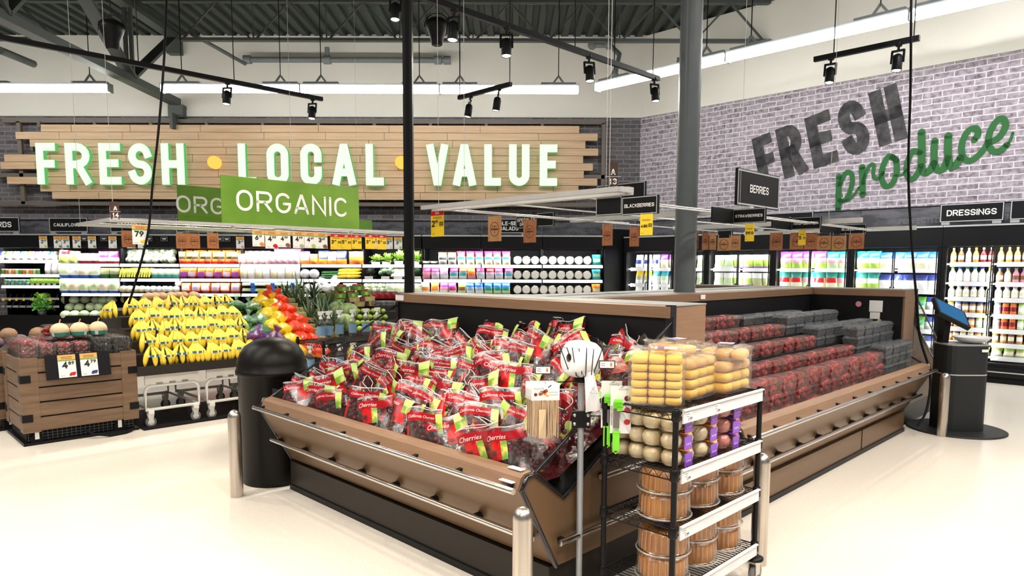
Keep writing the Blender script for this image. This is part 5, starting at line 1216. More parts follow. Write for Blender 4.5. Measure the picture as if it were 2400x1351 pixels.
CB = [P(cherry_bag(200 + i, s)) for i, s in enumerate(('front', 'green', 'picture', 'front', 'green', 'front'))]
CBN = ['with red banner facing out', 'with lime corner', 'with cherry picture', 'with red banner facing out', 'with lime corner', 'with red banner facing out']
NR = 9; rr_ = random.Random(5)
def heapz(d): return .515 + (d - 2.313) * .56 if d > 2.313 else .54
for r_ in range(NR):
    d = 2.20 + r_ * .112; base = [.585, .615, .65, .70, .75, .81, .865, .92, .975][r_] ; n = 14 if r_ % 2 == 0 else 13
    for i in range(n):
        if r_ == NR - 1 and i < 6: continue
        if r_ == NR - 1 and i > 12: continue
        if r_ == NR - 2 and i in (4, 5): continue
        l = 4.36 - (i + .5 + (.5 if r_ % 2 else 0)) * (2.3 / 14) + rr_.uniform(-.03, .03); k = rr_.randrange(6)
        lean = rr_.uniform(.05, .6) + (.15 if r_ > 5 else 0); yaw = rr_.uniform(-.75, .75); roll = rr_.uniform(-.42, .42)
        z = base + rr_.uniform(-.02, .03) - (.03 if r_ == 0 else 0)
        q = Matrix.Rotation(radians(-45) + yaw, 4, 'Z') @ Matrix.Rotation(roll, 4, 'Y') @ Matrix.Rotation(-lean, 4, 'X')
        CB[k](W(d + rr_.uniform(-.02, .02), l, z), q.to_euler(), f'cherry bag {CBN[k]}, {nth(i)} from left, {nth(r_)} row from front', 'bags of cherries heaped in the near case')
# loose lower bags that fill the bin under the visible ones
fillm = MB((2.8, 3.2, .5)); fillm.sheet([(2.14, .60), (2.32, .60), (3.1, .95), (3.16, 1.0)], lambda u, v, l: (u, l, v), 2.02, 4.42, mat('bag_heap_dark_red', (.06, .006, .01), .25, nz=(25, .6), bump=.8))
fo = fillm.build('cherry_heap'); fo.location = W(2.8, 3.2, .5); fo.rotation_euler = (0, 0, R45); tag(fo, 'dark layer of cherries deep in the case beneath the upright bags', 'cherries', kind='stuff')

# ---- strawberry boxes and dark berry boxes on the stepped right case
straw = two_tone('strawberry_skin', (0.30, 0.014, 0.012), (0.50, 0.05, 0.03), 60, .45, (1, 1, 1), .4, .7); straww = mat('strawberry_calyx', (.12, .25, .04), .6); dberry = mat('dark_berry', (0.035, 0.035, 0.045), .45, nz=(40, .3))
tray_g = clear('grey_tray_shell', (.80, .82, .84), .18, .12, body=.18, bcol=(.3, .32, .34))
def clam(name, cat, w_, d_, h_, fruit, fr, nf, seed, shm, n2=None):
    rg = random.Random(seed); t = thing(name, '', cat); ta = .88
    def wall(z0, z1, s0, s1, m):
        mb.sheet([( -1, -1), (1, -1), (1, 1), (-1, 1), (-1, -1)], lambda u, v, k: (u * w_ / 2 * (s0 if k == 0 else s1), v * d_ / 2 * (s0 if k == 0 else s1), z0 if k == 0 else z1), 0, 1, m)
    mb = MB(); wall(.0, h_ * .72, ta, 1.0, shm); mb.box(-w_ / 2 * ta, w_ / 2 * ta, -d_ / 2 * ta, d_ / 2 * ta, 0, .002, shm); mb.box(-w_ / 2 - .006, w_ / 2 + .006, -d_ / 2 - .006, d_ / 2 + .006, h_ * .72, h_ * .75, shm); mb.build('box', t)
    mb = MB(); wall(h_ * .75, h_, .98, .88, shm); mb.box(-w_ / 2 * .88, w_ / 2 * .88, -d_ / 2 * .88, d_ / 2 * .88, h_ - .002, h_, shm)
    if name != 'strawberry_box':
        for k in range(4): mb.box(-w_ * .36 + k * w_ * .2, -w_ * .36 + k * w_ * .2 + .02, -d_ * .4, d_ * .4, h_, h_ + .006, shm)
    mb.build('lid', t)
    mb = MB(); 
    for k in range(nf):
        x, y, z = rg.uniform(-.4, .4) * w_ * .88, rg.uniform(-.4, .4) * d_ * .88, rg.uniform(.14, .80) * h_
        q_ = fr * rg.uniform(.85, 1.15)
        if name.startswith('strawberry'):
            mb.M = Matrix.Translation((x, y, max(z, q_ * .8))) @ Matrix.Rotation(rg.uniform(0, 6.28), 4, 'Z') @ Matrix.Rotation(rg.uniform(.4, 2.2), 4, 'X')
            mb.lathe([(.0005, -1.25 * q_), (.42 * q_, -1.0 * q_), (.78 * q_, -.35 * q_), (.98 * q_, .25 * q_), (.86 * q_, .62 * q_), (.4 * q_, .78 * q_), (.0005, .72 * q_)], fruit, n=8, cap=False)
            if n2 and k % 3 == 0: mb.lathe([(.75 * q_, .70 * q_), (.3 * q_, .84 * q_), (.0005, .86 * q_)], n2, n=7, cap=False)
            mb.M = None; continue
        mb.ball((x, y, z), q_, fruit, 8, (1, 1, 1.15))
        if n2 and k % 5 == 0: mb.ball((x, y - fr * .6, z + fr * .5), fr * .45, n2, 6, (1, 1, .4))
    mb.build('berries', t)['kind'] = 'stuff'
    return t
sbshell = clear('strawberry_shell', (.97, .93, .93), .10, .12, body=.07, bcol=(.55, .35, .33))
SB = [P(clam('strawberry_box', 'strawberry box', .185, .13, .092, straw, .022, 38, 300 + i, sbshell, straww)) for i in range(2)]
RB = [P(clam('dark_berry_box', 'berry box', .185, .13, .075, dberry, .011, 40, 310 + i, tray_g)) for i in range(2)]
tiers = [(2.255, .625, 3, 'front'), (2.43, .81, 1, 'second'), (2.61, .905, 1, 'third'), (2.79, 1.0, 1, 'fourth'), (2.97, 1.085, 1, 'back')]
TOPZ = [.0]
st = MB((5.4, 2.3, .5))
for k, (d, z, nst, nm) in enumerate(tiers):
    zz = z if k else .56
    st.box(3.60, 7.24, d - .30 - .085, d - .30 + .095, .48 if k == 0 else zz - .2, zz - .003, liner)
so = st.build('stepped_riser'); so.location = W(5.4, 2.3, .5); so.rotation_euler = (0, 0, R45); tag(so, 'black stepped riser under the strawberry boxes', 'riser')
bend = [6.30, 6.10, 5.75, 5.55, 5.15]
for k, (d, z, nst, nm) in enumerate(tiers):
    b = 3.72; i = 0; 
    while b < bend[k]:
        for lv in range(nst):
            zz = (z if k else .56) + lv * .094
            SB[(i + lv) % 2](W(b + rnd.uniform(-.008, .008), d - .30 + rnd.uniform(-.012, .012), zz), R45 + rnd.uniform(-.08, .08), (f'strawberry box, {nth(i)} from left in the front row, {("lowest", "middle", "top")[lv]} layer' if nst > 1 else f'strawberry box, {nth(i)} from left in the {nm} row of the right case'), 'strawberry boxes')
        b += .198; i += 1
    b += .03; j = 0; lim = [7.15, 7.2, 7.2, 6.9, 6.5][k]
    while b < lim:
        ns = [4, 3, 2, 2, 1][k]
        for lv in range(ns):
            zz = (z if k else .56) + lv * .082
            RB[(j + lv) % 2](W(b, d - .30 + rnd.uniform(-.006, .006), zz), R45 + rnd.uniform(-.04, .04), f'dark berry box, {nth(j)} past the strawberries in the {nm} row, {nth(lv)} layer up', 'dark berry boxes at the far end')
        b += .195; j += 1
# ================================================================ LEFT DISPLAYS
crwood = two_tone('crate_wood', (0.13, 0.075, 0.042), (0.225, 0.138, 0.08), 3.0, 0.5, (1.2, 1.2, 11), .25, .75, bump=.15)
crin = mat('crate_inner', (.02, .016, .013), .6); acry = clear('acrylic', (.98, .98, .98), .05, .03)
def crate(lab, b0, b1, a0, a1, z0=.12, z1=.76, guard=True):
    t = tAB('produce_crate', lab, 'crate', (b0 + b1) / 2, (a0 + a1) / 2); o = ((b0 + b1) / 2, (a0 + a1) / 2, 0); pw = .13; n = 5; sh = (z1 - z0) / n
    for i in range(n):
        za, zb = z0 + i * sh + .006, z0 + (i + 1) * sh - .008
        for x0, x1, y0, y1 in ((b0 + pw, b1 - pw, a0 + .005, a0 + .022), (b0 + pw, b1 - pw, a1 - .022, a1 - .005), (b0 + .005, b0 + .022, a0 + pw, a1 - pw), (b1 - .022, b1 - .005, a0 + pw, a1 - pw)):
            MB(o).box(x0, x1, y0, y1, za, zb, crwood).build('slat', t)
    for bx_, sb in ((b0, 1), (b1, -1)):
        for ay, sa in ((a0, 1), (a1, -1)):
            m = MB(o); m.box(min(bx_, bx_ + sb * pw), max(bx_, bx_ + sb * pw), min(ay, ay + sa * .024), max(ay, ay + sa * .024), z0 - .005, z1 + .005, crwood)
            m.box(min(bx_, bx_ + sb * .024), max(bx_, bx_ + sb * .024), min(ay + sa * .024, ay + sa * pw), max(ay + sa * .024, ay + sa * pw), z0 - .005, z1 + .005, crwood); m.build('corner_post', t)
            for zz in (z0 + .09, z0 + .43):
                MB(o).box(min(bx_ - sb * .004, bx_ + sb * .075), max(bx_ - sb * .004, bx_ + sb * .075), min(ay - sa * .004, ay + sa * .075), max(ay - sa * .004, ay + sa * .075), zz, zz + .065, black).build('corner_bracket', t)
    MB(o).box(b0 + .026, b1 - .026, a0 + .026, a1 - .026, z0, z1 - .02, crin).build('inner_bin', t)
    m = MB(o); m.box(b0 + .03, b1 - .03, a0 + .06, a1 - .05, .02, z0, blackm).box(b0, b1, a0 + .02, a1, .0, .025, black); m.build('plinth', t)
    m = MB(o)
    for i in range(24): m.box(b0 + .04 + i * (b1 - b0 - .08) / 23 - .001, b0 + .04 + i * (b1 - b0 - .08) / 23 + .001, a0 + .05, a0 + .052, .03, z0, greyst)
    for k in range(4): m.box(b0 + .04, b1 - .04, a0 + .05, a0 + .052, .04 + k * .025, .042 + k * .025, greyst)
    m.build('wire_grille', t)
    for bx_ in (b0 + .1, b1 - .16):
        c = MB(o); c.lathe([(.05, -.012), (.05, .012)], blackm, c=(bx_, a0 + .04, .05), n=16, axis='Y'); c = c.build('caster_wheel', t); MB(o).box(bx_ - .016, bx_ + .016, a0 + .022, a0 + .026, .05, z0, white).build('caster_fork', c)
    if guard:
        m = MB(o); h = .17
        m.box(b0 + .02, b1 - .02, a0 + .02, a0 + .025, z1 - .03, z1 + h * .75, acry).box(b0 + .02, b0 + .025, a0 + .03, a1 - .03, z1 - .03, z1 + h, acry).box(b1 - .025, b1 - .02, a0 + .03, a1 - .03, z1 - .03, z1 + h, acry); m.build('acrylic_guard', t)
    return t
CR = crate('brown slatted wooden crate with acrylic guard at left full of berry packs', 1.15, 2.06, 7.06, 7.82)
crate('second brown slatted crate behind the first, cut by the left edge', 1.10, 2.0, 7.90, 8.66)
oc = (1.605, 7.44, 0)
MB(oc).bar((1.35, 6.99, .545), (1.35, 7.03, .77), .001, .001, black)
hb = MB(oc); hb.prism([(7.0, .57), (7.045, .78), (7.055, .78), (7.01, .565)], lambda u, v, d: (d, u, v), 1.33, 1.83, black); hb.build('card_holder', CR)
for k, (b_, pr, sp2, c, lb) in enumerate(((1.49, '4', '89', RED, 'white 4.89 price card with raspberries on the crate front'), (1.66, '4', '79', NAVY, 'white 4.79 price card with blackberries on the crate front'))):
    cd_ = card('reg', .135, .20, pr, sp2, (c, 9, .07), hang=.001); cd_.location = W(b_, 7.034, .775); cd_.rotation_euler = (radians(-11), 0, R45); cd_['label'] = lb
co = MB((1.72, 7.0, 0)).tube([(1.62, 7.08, .07), (1.66, 6.99, .04), (1.78, 6.96, .015), (1.92, 6.99, .012), (2.0, 7.05, .02)], .012, blackm, 8).build('loose_cord'); co.location = W(1.72, 7.0); co.rotation_euler = (0, 0, R45); tag(co, 'short black power cord lying under the front of the wooden crate', 'cord')
# berry packs inside the crate
rasp = two_tone('raspberry_red', (.52, .03, .05), (.70, .14, .14), 40, .4, (1, 1, 1), .4, .6); blk_b = mat('blackberry', (.012, .012, .016), .3, nz=(60, .4))
RP = P(clam('raspberry_pack', 'raspberry pack', .125, .11, .042, rasp, .010, 40, 400, shell)); BP = P(clam('blackberry_pack', 'blackberry pack', .15, .11, .05, blk_b, .011, 36, 401, shell)); ST = P(clam('strawberry_tub', 'strawberry tub', .15, .14, .10, straw, .021, 30, 402, shell, straww))
for c in range(4):
    for d_ in range(3):
        for lv in range(4 if c == 0 else 3):
            RP(W(1.24 + c * .133, 7.15 + d_ * .12, .745 + lv * .043), R45 + rnd.uniform(-.04, .04), f'raspberry pack in the crate, {nth(c)} column, {nth(d_)} row back, {nth(lv)} layer up', 'raspberry packs in the crate')
for c in range(2):
    for d_ in range(3):
        for lv in range(3): BP(W(1.80 + c * .158, 7.15 + d_ * .12, .745 + lv * .051), R45 + rnd.uniform(-.04, .04), f'blackberry pack in the crate, {("left", "right")[c]} column, {nth(d_)} row back, {nth(lv)} layer up', 'blackberry packs in the crate')
for c in range(5):
    for d_ in range(2): ST(W(1.25 + c * .165, 7.56 + d_ * .15, .80), R45 + rnd.uniform(-.06, .06), f'strawberry tub at the back of the crate, {nth(c)} from left, {("front", "back")[d_]} row', 'strawberry tubs in the crate')
for k, b_ in enumerate((1.50, 1.665)): ST(W(b_, 7.60, .902), R45, f'strawberry tub stacked highest in the crate, {("left", "right")[k]} of two', 'strawberry tubs in the crate')
melon = mat('melon_skin', (.66, .50, .30), .6, nz=(50, .12), bump=.3); teal_l = mat('melon_label', (.04, .28, .22), .4)
def net_melon():
    t = thing('melon', '', 'melon'); MB().ball((0, 0, .075), .078, melon, 18, (1, 1, .96)).build('fruit', t)
    MB().grid(18, 2, lambda u, v: (.0795 * cos(2 * pi * u) * (1 - .1 * (1 - v)), .0795 * sin(2 * pi * u) * (1 - .1 * (1 - v)), .02 + .035 * v + .01), lambda u, v: teal_l if (int(u * 18) % 6) else paper).build('wrap_label', t)
    MB().tube([(0, 0, .15), (.01, -.01, .18)], .006, wtag2, 5).build('net_knot', t)
    return t
NM = P(net_melon())
for k in range(3): NM(W(1.52 + k * .155, 7.35, .885 + .0 * k), rnd.uniform(0, 3), f'round tan melon with green label on the crate, {("left", "middle", "right")[k]} of three', 'labelled melons on the crate')
bt_ = MB((1.5, 7.3, .86)).box(1.19, 2.02, 7.40, 7.79, .74, .797, blackm).box(1.42, 1.95, 7.29, 7.40, .74, .885, blackm).build('display_riser'); bt_.location = W(1.5, 7.3, .86); bt_.rotation_euler = (0, 0, R45); tag(bt_, 'black riser tray holding melons and strawberry tubs in the crate', 'riser')
bm_ = P(ball_thing('brown_melon', 'melon', .075, mat('brown_produce', (.30, .17, .09), .6), seed=3)); pmn = P(ball_thing('purple_turnip', 'turnip', .06, mat('purple_root', (.16, .10, .14), .6), seed=4))
for k in range(8): (bm_ if k % 2 else pmn)(W(1.15 + .11 * k, 8.05 + .1 * (k % 3), .77 + .05 * (k % 2)), rnd.uniform(0, 3), f'brown or purple root in the second crate, {nth(k)} from left', 'roots in the second crate')

# ---- banana stand
cartw = mat('cart_white', (.80, .78, .73), .35); grt = mat('caster_grey', (.16, .16, .16), .6)
def cart(b0, b1, lab):
    a0 = 7.12; t = tAB('display_cart', lab, 'cart', (b0 + b1) / 2, a0 + .45); o = ((b0 + b1) / 2, a0 + .45, 0)
    MB(o).box(b0, b1, a0 - .01, a0 + .006, .415, .515, cartw).box(b0, b1, a0, a0 + .9, .50, .515, cartw).build('top_sheet', t)
    for aa in (a0, a0 + .88):
        r = .06; m = MB(o); pts = [(b0, .17)] + [(b0 + .0 + r - r * cos(q * pi / 8), .40 - r + r * sin(q * pi / 8)) for q in range(5)] + [(b1 - r + r * sin(q * pi / 8), .40 - r + r * cos(q * pi / 8)) for q in range(5)] + [(b1, .17)]
        m.tube([(x, aa, z) for x, z in pts], .016, cartw, 8, True); m.build('end_frame', t)
    m = MB(o)
    for bb in (b0 + .02, b1 - .02): m.tube([(bb, a0, .18), (bb, a0 + .88, .18)], .012, cartw, 6)
    m.build('side_rail', t)
    for k in range(3): MB(o).box(b0 + .1 + k * .12, b0 + .16 + k * .12, a0 - .012, a0 - .002, .40, .43, steel).build('latch', t)
    for bb in (b0 + .04, b1 - .04):
        for aa in (a0, a0 + .86):
            c = MB(o); c.lathe([(.048, -.013), (.05, -.008), (.05, .008), (.048, .013)], grt, c=(bb, aa, .05), n=18, axis='Y'); c.lathe([(.03, -.0135), (.03, .0135)], cartw, c=(bb, aa, .05), n=14, axis='Y'); c = c.build('caster_wheel', t)
            k_ = MB(o); k_.prism([(bb - .03, .13), (bb + .03, .13), (bb + .012, .04), (bb - .012, .04)], lambda u, v, d: (u, d, v), aa - .018, aa - .014, cartw); k_.prism([(bb - .03, .13), (bb + .03, .13), (bb + .012, .04), (bb - .012, .04)], lambda u, v, d: (u, d, v), aa + .014, aa + .018, cartw); k_.box(bb - .025, bb + .025, aa - .035, aa + .035, .13, .17, cartw); k_.build('caster_fork', c)
    return t
cart(2.14, 2.64, 'white tube cart on casters under the bananas, nearest the wooden crate'); cart(2.72, 3.24, 'white tube cart on casters under the bananas, beside the trash can'); cart(3.32, 3.9, 'white tube cart hidden behind the trash can')
m = MB((2.7, 7.6, .3)); trm = mat('stand_black', (.022, .018, .015), .4)
m.box(2.06, 3.98, 7.04, 7.08, .515, .60, trm)
SLZ = lambda a: .60 + (a - 7.12) * .52
for k in range(5):
    a0 = 7.07 + .215 * k; m.box(2.07 + .03 * k, 3.97, a0, a0 + .22, .52, .575 + .112 * k, trm)
m.box(2.2, 3.97, 8.14, 8.7, .52, 1.08, trm); d_ = m.build('stepped_stand'); d_.location = W(2.7, 7.6, .3); d_.rotation_euler = (0, 0, R45); tag(d_, 'black stepped display stand holding bananas and bagged citrus', 'display stand')
ml = MB((2.7, 7.3, 0)).box(2.08, 3.9, 7.0, 8.0, .0, .012, blackm).build('floor_mat'); ml.location = W(2.7, 7.3); ml.rotation_euler = (0, 0, R45); tag(ml, 'flat black floor mat beneath the white banana carts', 'mat')
ban = two_tone('banana_skin', (.83, .55, .025), (.93, .70, .06), 6, .42, (1, 1, 1), .3, .7); bant = mat('banana_tip', (.09, .07, .03), .6); bang = mat('banana_stem', (.42, .44, .09), .5); stik = mat('banana_tape', (.03, .17, .20), .4)
def bunch(seed, n):
    rg = random.Random(seed); t = thing('banana_bunch', '', 'bananas'); mb = MB(); tops = []
    for i in range(n):
        f_ = (i - (n - 1) / 2) / max(1, (n - 1) / 2); L = rg.uniform(.17, .2); pts, rs = [], []
        for k in range(8):
            s_ = k / 7; x = f_ * (.014 + .070 * sin(s_ * 1.7)) + .004 * rg.uniform(-1, 1) * 0; y = -.012 - .075 * sin(s_ * pi * .62) + .02 * abs(f_); z = .185 - L * s_ ** 1.05 + .01 * abs(f_)
            pts.append((x, y, max(.016, z))); rs.append([.008, .012, .020, .0235, .024, .022, .016, .006][k])
        mb.tube(pts, rs, ban, 7); mb.tube([pts[0], (pts[0][0] * .5, -.004, .196)], [.008, .009], bang, 6); mb.ball(pts[-1], .0065, bant, 6)
    mb.ball((0, 0, .197), .014, bang, 8, (1.4, .9, .8)); mb.build('fingers', t)
    m = MB(); hz = rg.uniform(.085, .11); 
    m.grid(8, 1, lambda u, v: ((u - .5) * .125, -.115 + .10 * (u - .5) ** 2 * 2.2 - .0, hz + .022 * v + .012 * (u - .5) * rg.choice([-1, 1]) * 0), lambda u, v: stik if (int(u * 8) % 3) else paper); m.build('label_tape', t)
    return t
BN = [P(bunch(500 + i, n)) for i, n in enumerate((4, 5, 4, 3, 5))]
nb = [8, 8, 10, 9, 9]
for r_ in range(5):
    for i in range(nb[r_]):
        b_ = 2.17 + .028 * r_ + (1.13 / nb[r_]) * (i + .35) + rnd.uniform(-.012, .012); a_ = 7.15 + .215 * r_ + rnd.uniform(-.01, .02)
        BN[rnd.randrange(5)](W(b_, a_, .577 + .112 * r_), R45 + rnd.uniform(-.35, .35), f'banana bunch, {nth(i)} from left in the {("bottom", "second", "third", "fourth", "top")[r_]} row of the stand', 'banana bunches', rnd.uniform(.92, 1.1))
BN[0](W(2.13, 7.98, 1.0), R45 - .9, 'banana bunch leaning at the far left end of the top row', 'banana bunches'); 
pot = [P(ball_thing('potato', 'potato', .055, mat('potato_skin', (.50, .30, .17), .65), (1.25, 1, .9), 12, .05, s)) for s in (1, 2)]
for k in range(16): pot[k % 2](W(2.55 + .078 * (k % 9) + (.04 if k > 8 else 0), 8.3 + .03 * (k % 3), 1.09 + (.075 if k > 8 else 0)), (rnd.uniform(-.4, .4), rnd.uniform(-.4, .4), rnd.uniform(0, 6)), f'brown potato, {nth(k % 9)} from left in the {("lower", "upper")[k > 8]} row behind the bananas', 'potatoes')
def Pslope(px, py, dz=0.0):
    d = ray(px, py); n = Vector((-s2, s2, 0)); # z = .60 + (a-7.12)*.52 + dz
    k = .52; t = (.60 + dz - k * 7.12 - CAM_H + 0) / (d.z - k * d.dot(n)); return toAB(C0 + d * t)
def netbag(name, cat, fr, fruit, filmc, seed, nf=7, knot=True, r=.085):
    rg = random.Random(seed); t = thing(name, '', cat); m = MB(); ps = []
    for k in range(nf):
        g = 2 * pi * k / (nf - 1); p = (cos(g) * r * .62, sin(g) * r * .55, fr * .95) if k < nf - 1 else (0, 0, fr * 2.2)
        m.ball(p, fr * rg.uniform(.94, 1.05), fruit, 10)
    m.build('fruit', t)
    m = MB(); m.grid(14, 7, lambda u, v: ((r * 1.12 * sin(pi * min(.98, .12 + v * .88)) + .01) * cos(2 * pi * u) * (1 + .05 * sin(5 * 2 * pi * u)), (r * 1.0 * sin(pi * min(.98, .12 + v * .88)) + .01) * sin(2 * pi * u), fr * 3.4 * v + .004 * sin(14 * u)), lambda u, v: filmc); m.build('net', t)
    if knot: MB().grid(8, 3, lambda u, v: ((.008 + .035 * v) * cos(2 * pi * u), (.008 + .02 * v) * sin(2 * pi * u), fr * 3.3 + .05 * v + .01 * sin(9 * u)), lambda u, v: filmc).build('bag_knot', t)
    return t
limes = mat('lime_skin', (.03, .17, .025), .35); lemons = mat('lemon_skin', (.90, .66, .02), .4); oranges = mat('orange_skin', (.85, .17, .015), .45, nz=(60, .05)); mango = mat('mango_skin', (.40, .14, .06), .4)
fg, fy, fo_, fpu = clear('lime_net', (.55, .80, .60), .14, .15, body=.16, bcol=(.35, .6, .45)), clear('lemon_net', (.95, .92, .35), .10, .2, body=.5, bcol=(.90, .70, .03)), clear('orange_net', (.95, .45, .25), .10, .2, body=.5, bcol=(.80, .07, .02)), clear('purple_net', (.55, .35, .75), .1, .2, body=.3, bcol=(.16, .04, .30))
LI = P(netbag('lime_bag', 'lime bag', .03, limes, fg, 1, 9)); LE = P(netbag('lemon_bag', 'lemon bag', .036, lemons, fy, 2, 8)); OR = P(netbag('orange_bag', 'orange bag', .038, oranges, fo_, 3, 8)); MG = P(netbag('mango_bag', 'mango bag', .042, mango, fpu, 4, 7))
def scatter(pl_, pts, lab, grp, dz=0.02, sc=1.0):
    for k, (px, py) in enumerate(pts):
        q = Pslope(px, py, dz); pl_(W(q.x, q.y, q.z - .03), (rnd.uniform(-.3, .1), rnd.uniform(-.25, .25), rnd.uniform(0, 6)), lab.format(n=nth(k)), grp, sc * 1.2)
scatter(LI, [(553, 722), (590, 725), (608, 752), (578, 757), (612, 778), (592, 790), (622, 800)], 'green lime bag, {n} from the top of the lime column', 'lime bags', .05)
scatter(LE, [(612, 715), (640, 722), (626, 742), (655, 752), (635, 770), (662, 780), (645, 800), (680, 805), (665, 830), (695, 830), (680, 855), (702, 860)], 'yellow lemon bag, {n} from the top of the lemon column', 'lemon bags', .05)
scatter(OR, [(628, 703), (655, 712), (648, 728), (676, 735), (668, 752), (695, 757), (688, 775), (712, 782), (705, 800), (730, 806), (722, 825), (748, 832)], 'orange bag in red net, {n} from the top of the orange column', 'orange bags', .05)
scatter(MG, [(600, 800), (640, 803), (620, 820)], 'purple net bag of mangos, {n} of those behind the trash can dome', 'mango bags', .06, 1.0)
cane = mat('cane_green', (.36, .36, .15), .6); caneB = P(tag(MB().box(-.09, .09, -.05, .05, 0, .05, cane).box(-.085, .085, -.052, .052, .018, .03, two_tone('cane_dark', (.16, .13, .06), (.3, .26, .12), 8, .6)).build('cut_stalk'), '', 'vegetable'))
for k, (px, py) in enumerate(((672, 705), (678, 717), (696, 727), (698, 738), (700, 750), (716, 752), (718, 766), (722, 775), (735, 785), (742, 795))):
    q = Pslope(px, py, .02); caneB(W(q.x, q.y, q.z - .02), R45 + rnd.uniform(-.1, .1), f'olive green cut stalk stacked beside the oranges, {nth(k)} from the top', 'cut stalks beside the oranges')
# the rest of the stand behind the spray rack: pineapples, melons, baskets
m = MB((4.8, 7.5, .3)).box(4.0, 6.3, 7.2, 8.6, .0, .52, trm)
for k in range(5): m.box(4.0, 6.3, 7.25 + .25 * k, 7.5 + .25 * k, .52, .60 + .11 * k, trm)
d_ = m.build('stepped_stand'); d_.location = W(4.8, 7.5, .3); d_.rotation_euler = (0, 0, R45); tag(d_, 'dark stepped stand holding pineapples, melons and punnets', 'display stand')
pinm = two_tone('pineapple_skin', (.07, .055, .018), (.26, .19, .06), 60, .6, (1, 1, 1), .3, .6, 'VORONOI', .8); leafg = mat('pineapple_leaf', (.075, .13, .07), .5); leafg2 = mat('pineapple_leaf_pale', (.14, .20, .11), .5)
def pineapple(seed):
    rg = random.Random(seed); t = thing('pineapple', '', 'pineapple'); MB().ball((0, 0, .11), .11, pinm, 14, (.62, .62, 1.0)).build('fruit', t); m = MB()
    for k in range(34):
        g = k * 2.4; e = .25 + 1.15 * (k / 34); L = rg.uniform(.24, .36) * (.75 + .3 * (k / 34)); d = Vector((cos(g) * cos(e), sin(g) * cos(e), sin(e))); sx = d.cross(Vector((0, 0, 1))).normalized(); w_ = .018
        m.grid(2, 4, lambda u, v: Vector((0, 0, .20 + .04 * k / 34)) + d * (L * v) + sx * ((u - .5) * 2 * w_ * (1 - v) ** .7) + Vector((0, 0, -.09 * L / .2 * v * v * cos(e))), lambda u, v: leafg if k % 3 else leafg2)
    m.build('leaf_crown', t); return t
PI_ = [P(pineapple(s)) for s in (1, 2)]
for k, (px, py, a_) in enumerate(((672, 752, 8.3), (700, 745, 8.35), (735, 742, 8.35), (712, 768, 8.05), (742, 772, 8.05), (728, 800, 7.75), (760, 788, 7.75), (690, 762, 8.15), (775, 775, 8.1), (752, 815, 7.5), (780, 812, 7.5))):
    q = PA(px, py, a_); PI_[k % 2](W(q.x, q.y, q.z - .0), rnd.uniform(0, 6), f'pineapple with spiky crown, {nth(k)} in the group right of the oranges', 'pineapples', 1.12)
wms = two_tone('watermelon_skin', (.05, .13, .03), (.26, .36, .13), 9, .4, (1, 1, .12), .42, .58, 'NOISE'); WM = P(ball_thing('watermelon', 'watermelon', .12, wms, (1.15, 1, 1), 18, .0)); PM = P(ball_thing('green_melon', 'melon', .085, mat('papaya_skin', (.22, .26, .07), .45), (1, 1, 1.2), 14, .02))
for k, (px, py, a_) in enumerate(((816, 738, 7.9), (790, 735, 7.95), (806, 765, 7.6), (780, 770, 7.7))):
    q = PA(px, py, a_); WM(W(q.x, q.y, q.z - .08), (0, rnd.uniform(-.5, .5), rnd.uniform(0, 6)), f'striped green watermelon behind the spray bottles, {nth(k)} of four', 'watermelons')
for k, (px, py) in enumerate(((772, 700), (862, 704), (756, 705))): q = PA(px, py, 8.35); PM(W(q.x, q.y, q.z - .1), rnd.uniform(0, 6), f'green melon on the upper tier beside the punnets, {nth(k)} of three', 'green melons')
def punnet(bxm, fr, seed):
    rg = random.Random(seed); t = thing('fruit_punnet', '', 'punnet'); m = MB()
    m.prism([(-.075, .0), (.075, 0), (.085, .065), (-.085, .065)], lambda u, v, d: (u, d, v), -.055, .055, bxm).box(-.025, .025, -.057, -.055, .01, .05, LGRN); m.build('basket', t); m = MB()
    for k in range(8): m.ball((rg.uniform(-.055, .055), rg.uniform(-.035, .035), .07), .022, fr, 8)
    m.build('fruit', t); return t
tom = mat('tomato_red', (.45, .05, .03), .3); PU = P(punnet(mat('basket_green', (.14, .28, .04), .5), tom, 1)); PU2 = P(punnet(mat('basket_card', (.52, .34, .20), .6), tom, 2))
rows_ = [(PU, [(801, 683), (837, 681)], 'green'), (PU, [(793, 699), (823, 697), (853, 693)], 'green'), (PU2, [(826, 708), (862, 706)], 'card'), (PU2, [(838, 719), (872, 717)], 'card'), (PU, [(790, 712)], 'green')]
n_ = 0
for pl_, pts, cn_ in rows_:
    for px, py in pts: q = PA(px, py, 8.2); pl_(W(q.x, q.y, q.z), R45, f'{cn_} punnet of red tomatoes, {nth(n_)} in the stack left of the black post', 'stacked tomato punnets'); n_ += 1
gt = PT('grape_pack', 'grape pack', .2, .1, .14, bands((.6, RED), (1, DRED)), top=.8, seed=9)
for k in range(4): q = PA(870 + 16 * k, 700, 8.6); gt(W(q.x, q.y, q.z), R45, f'dark red fruit pack in a row beside the black post, {nth(k)} from left', 'dark red fruit packs')
bk = P(clam('blackberry_pack', 'berry pack', .16, .12, .06, blk_b, .011, 30, 455, tray_g))
for k in range(3): q = PA(887 + 14 * k, 716, 8.0); bk(W(q.x, q.y, q.z), R45, f'dark berry pack behind the left end of the cherry case, {nth(k)} from left', 'dark packs by the cherry case')
ap_ = P(ball_thing('green_apple', 'apple', .036, mat('apple_green', (.30, .46, .05), .3), (1, 1, .92), 12)); 
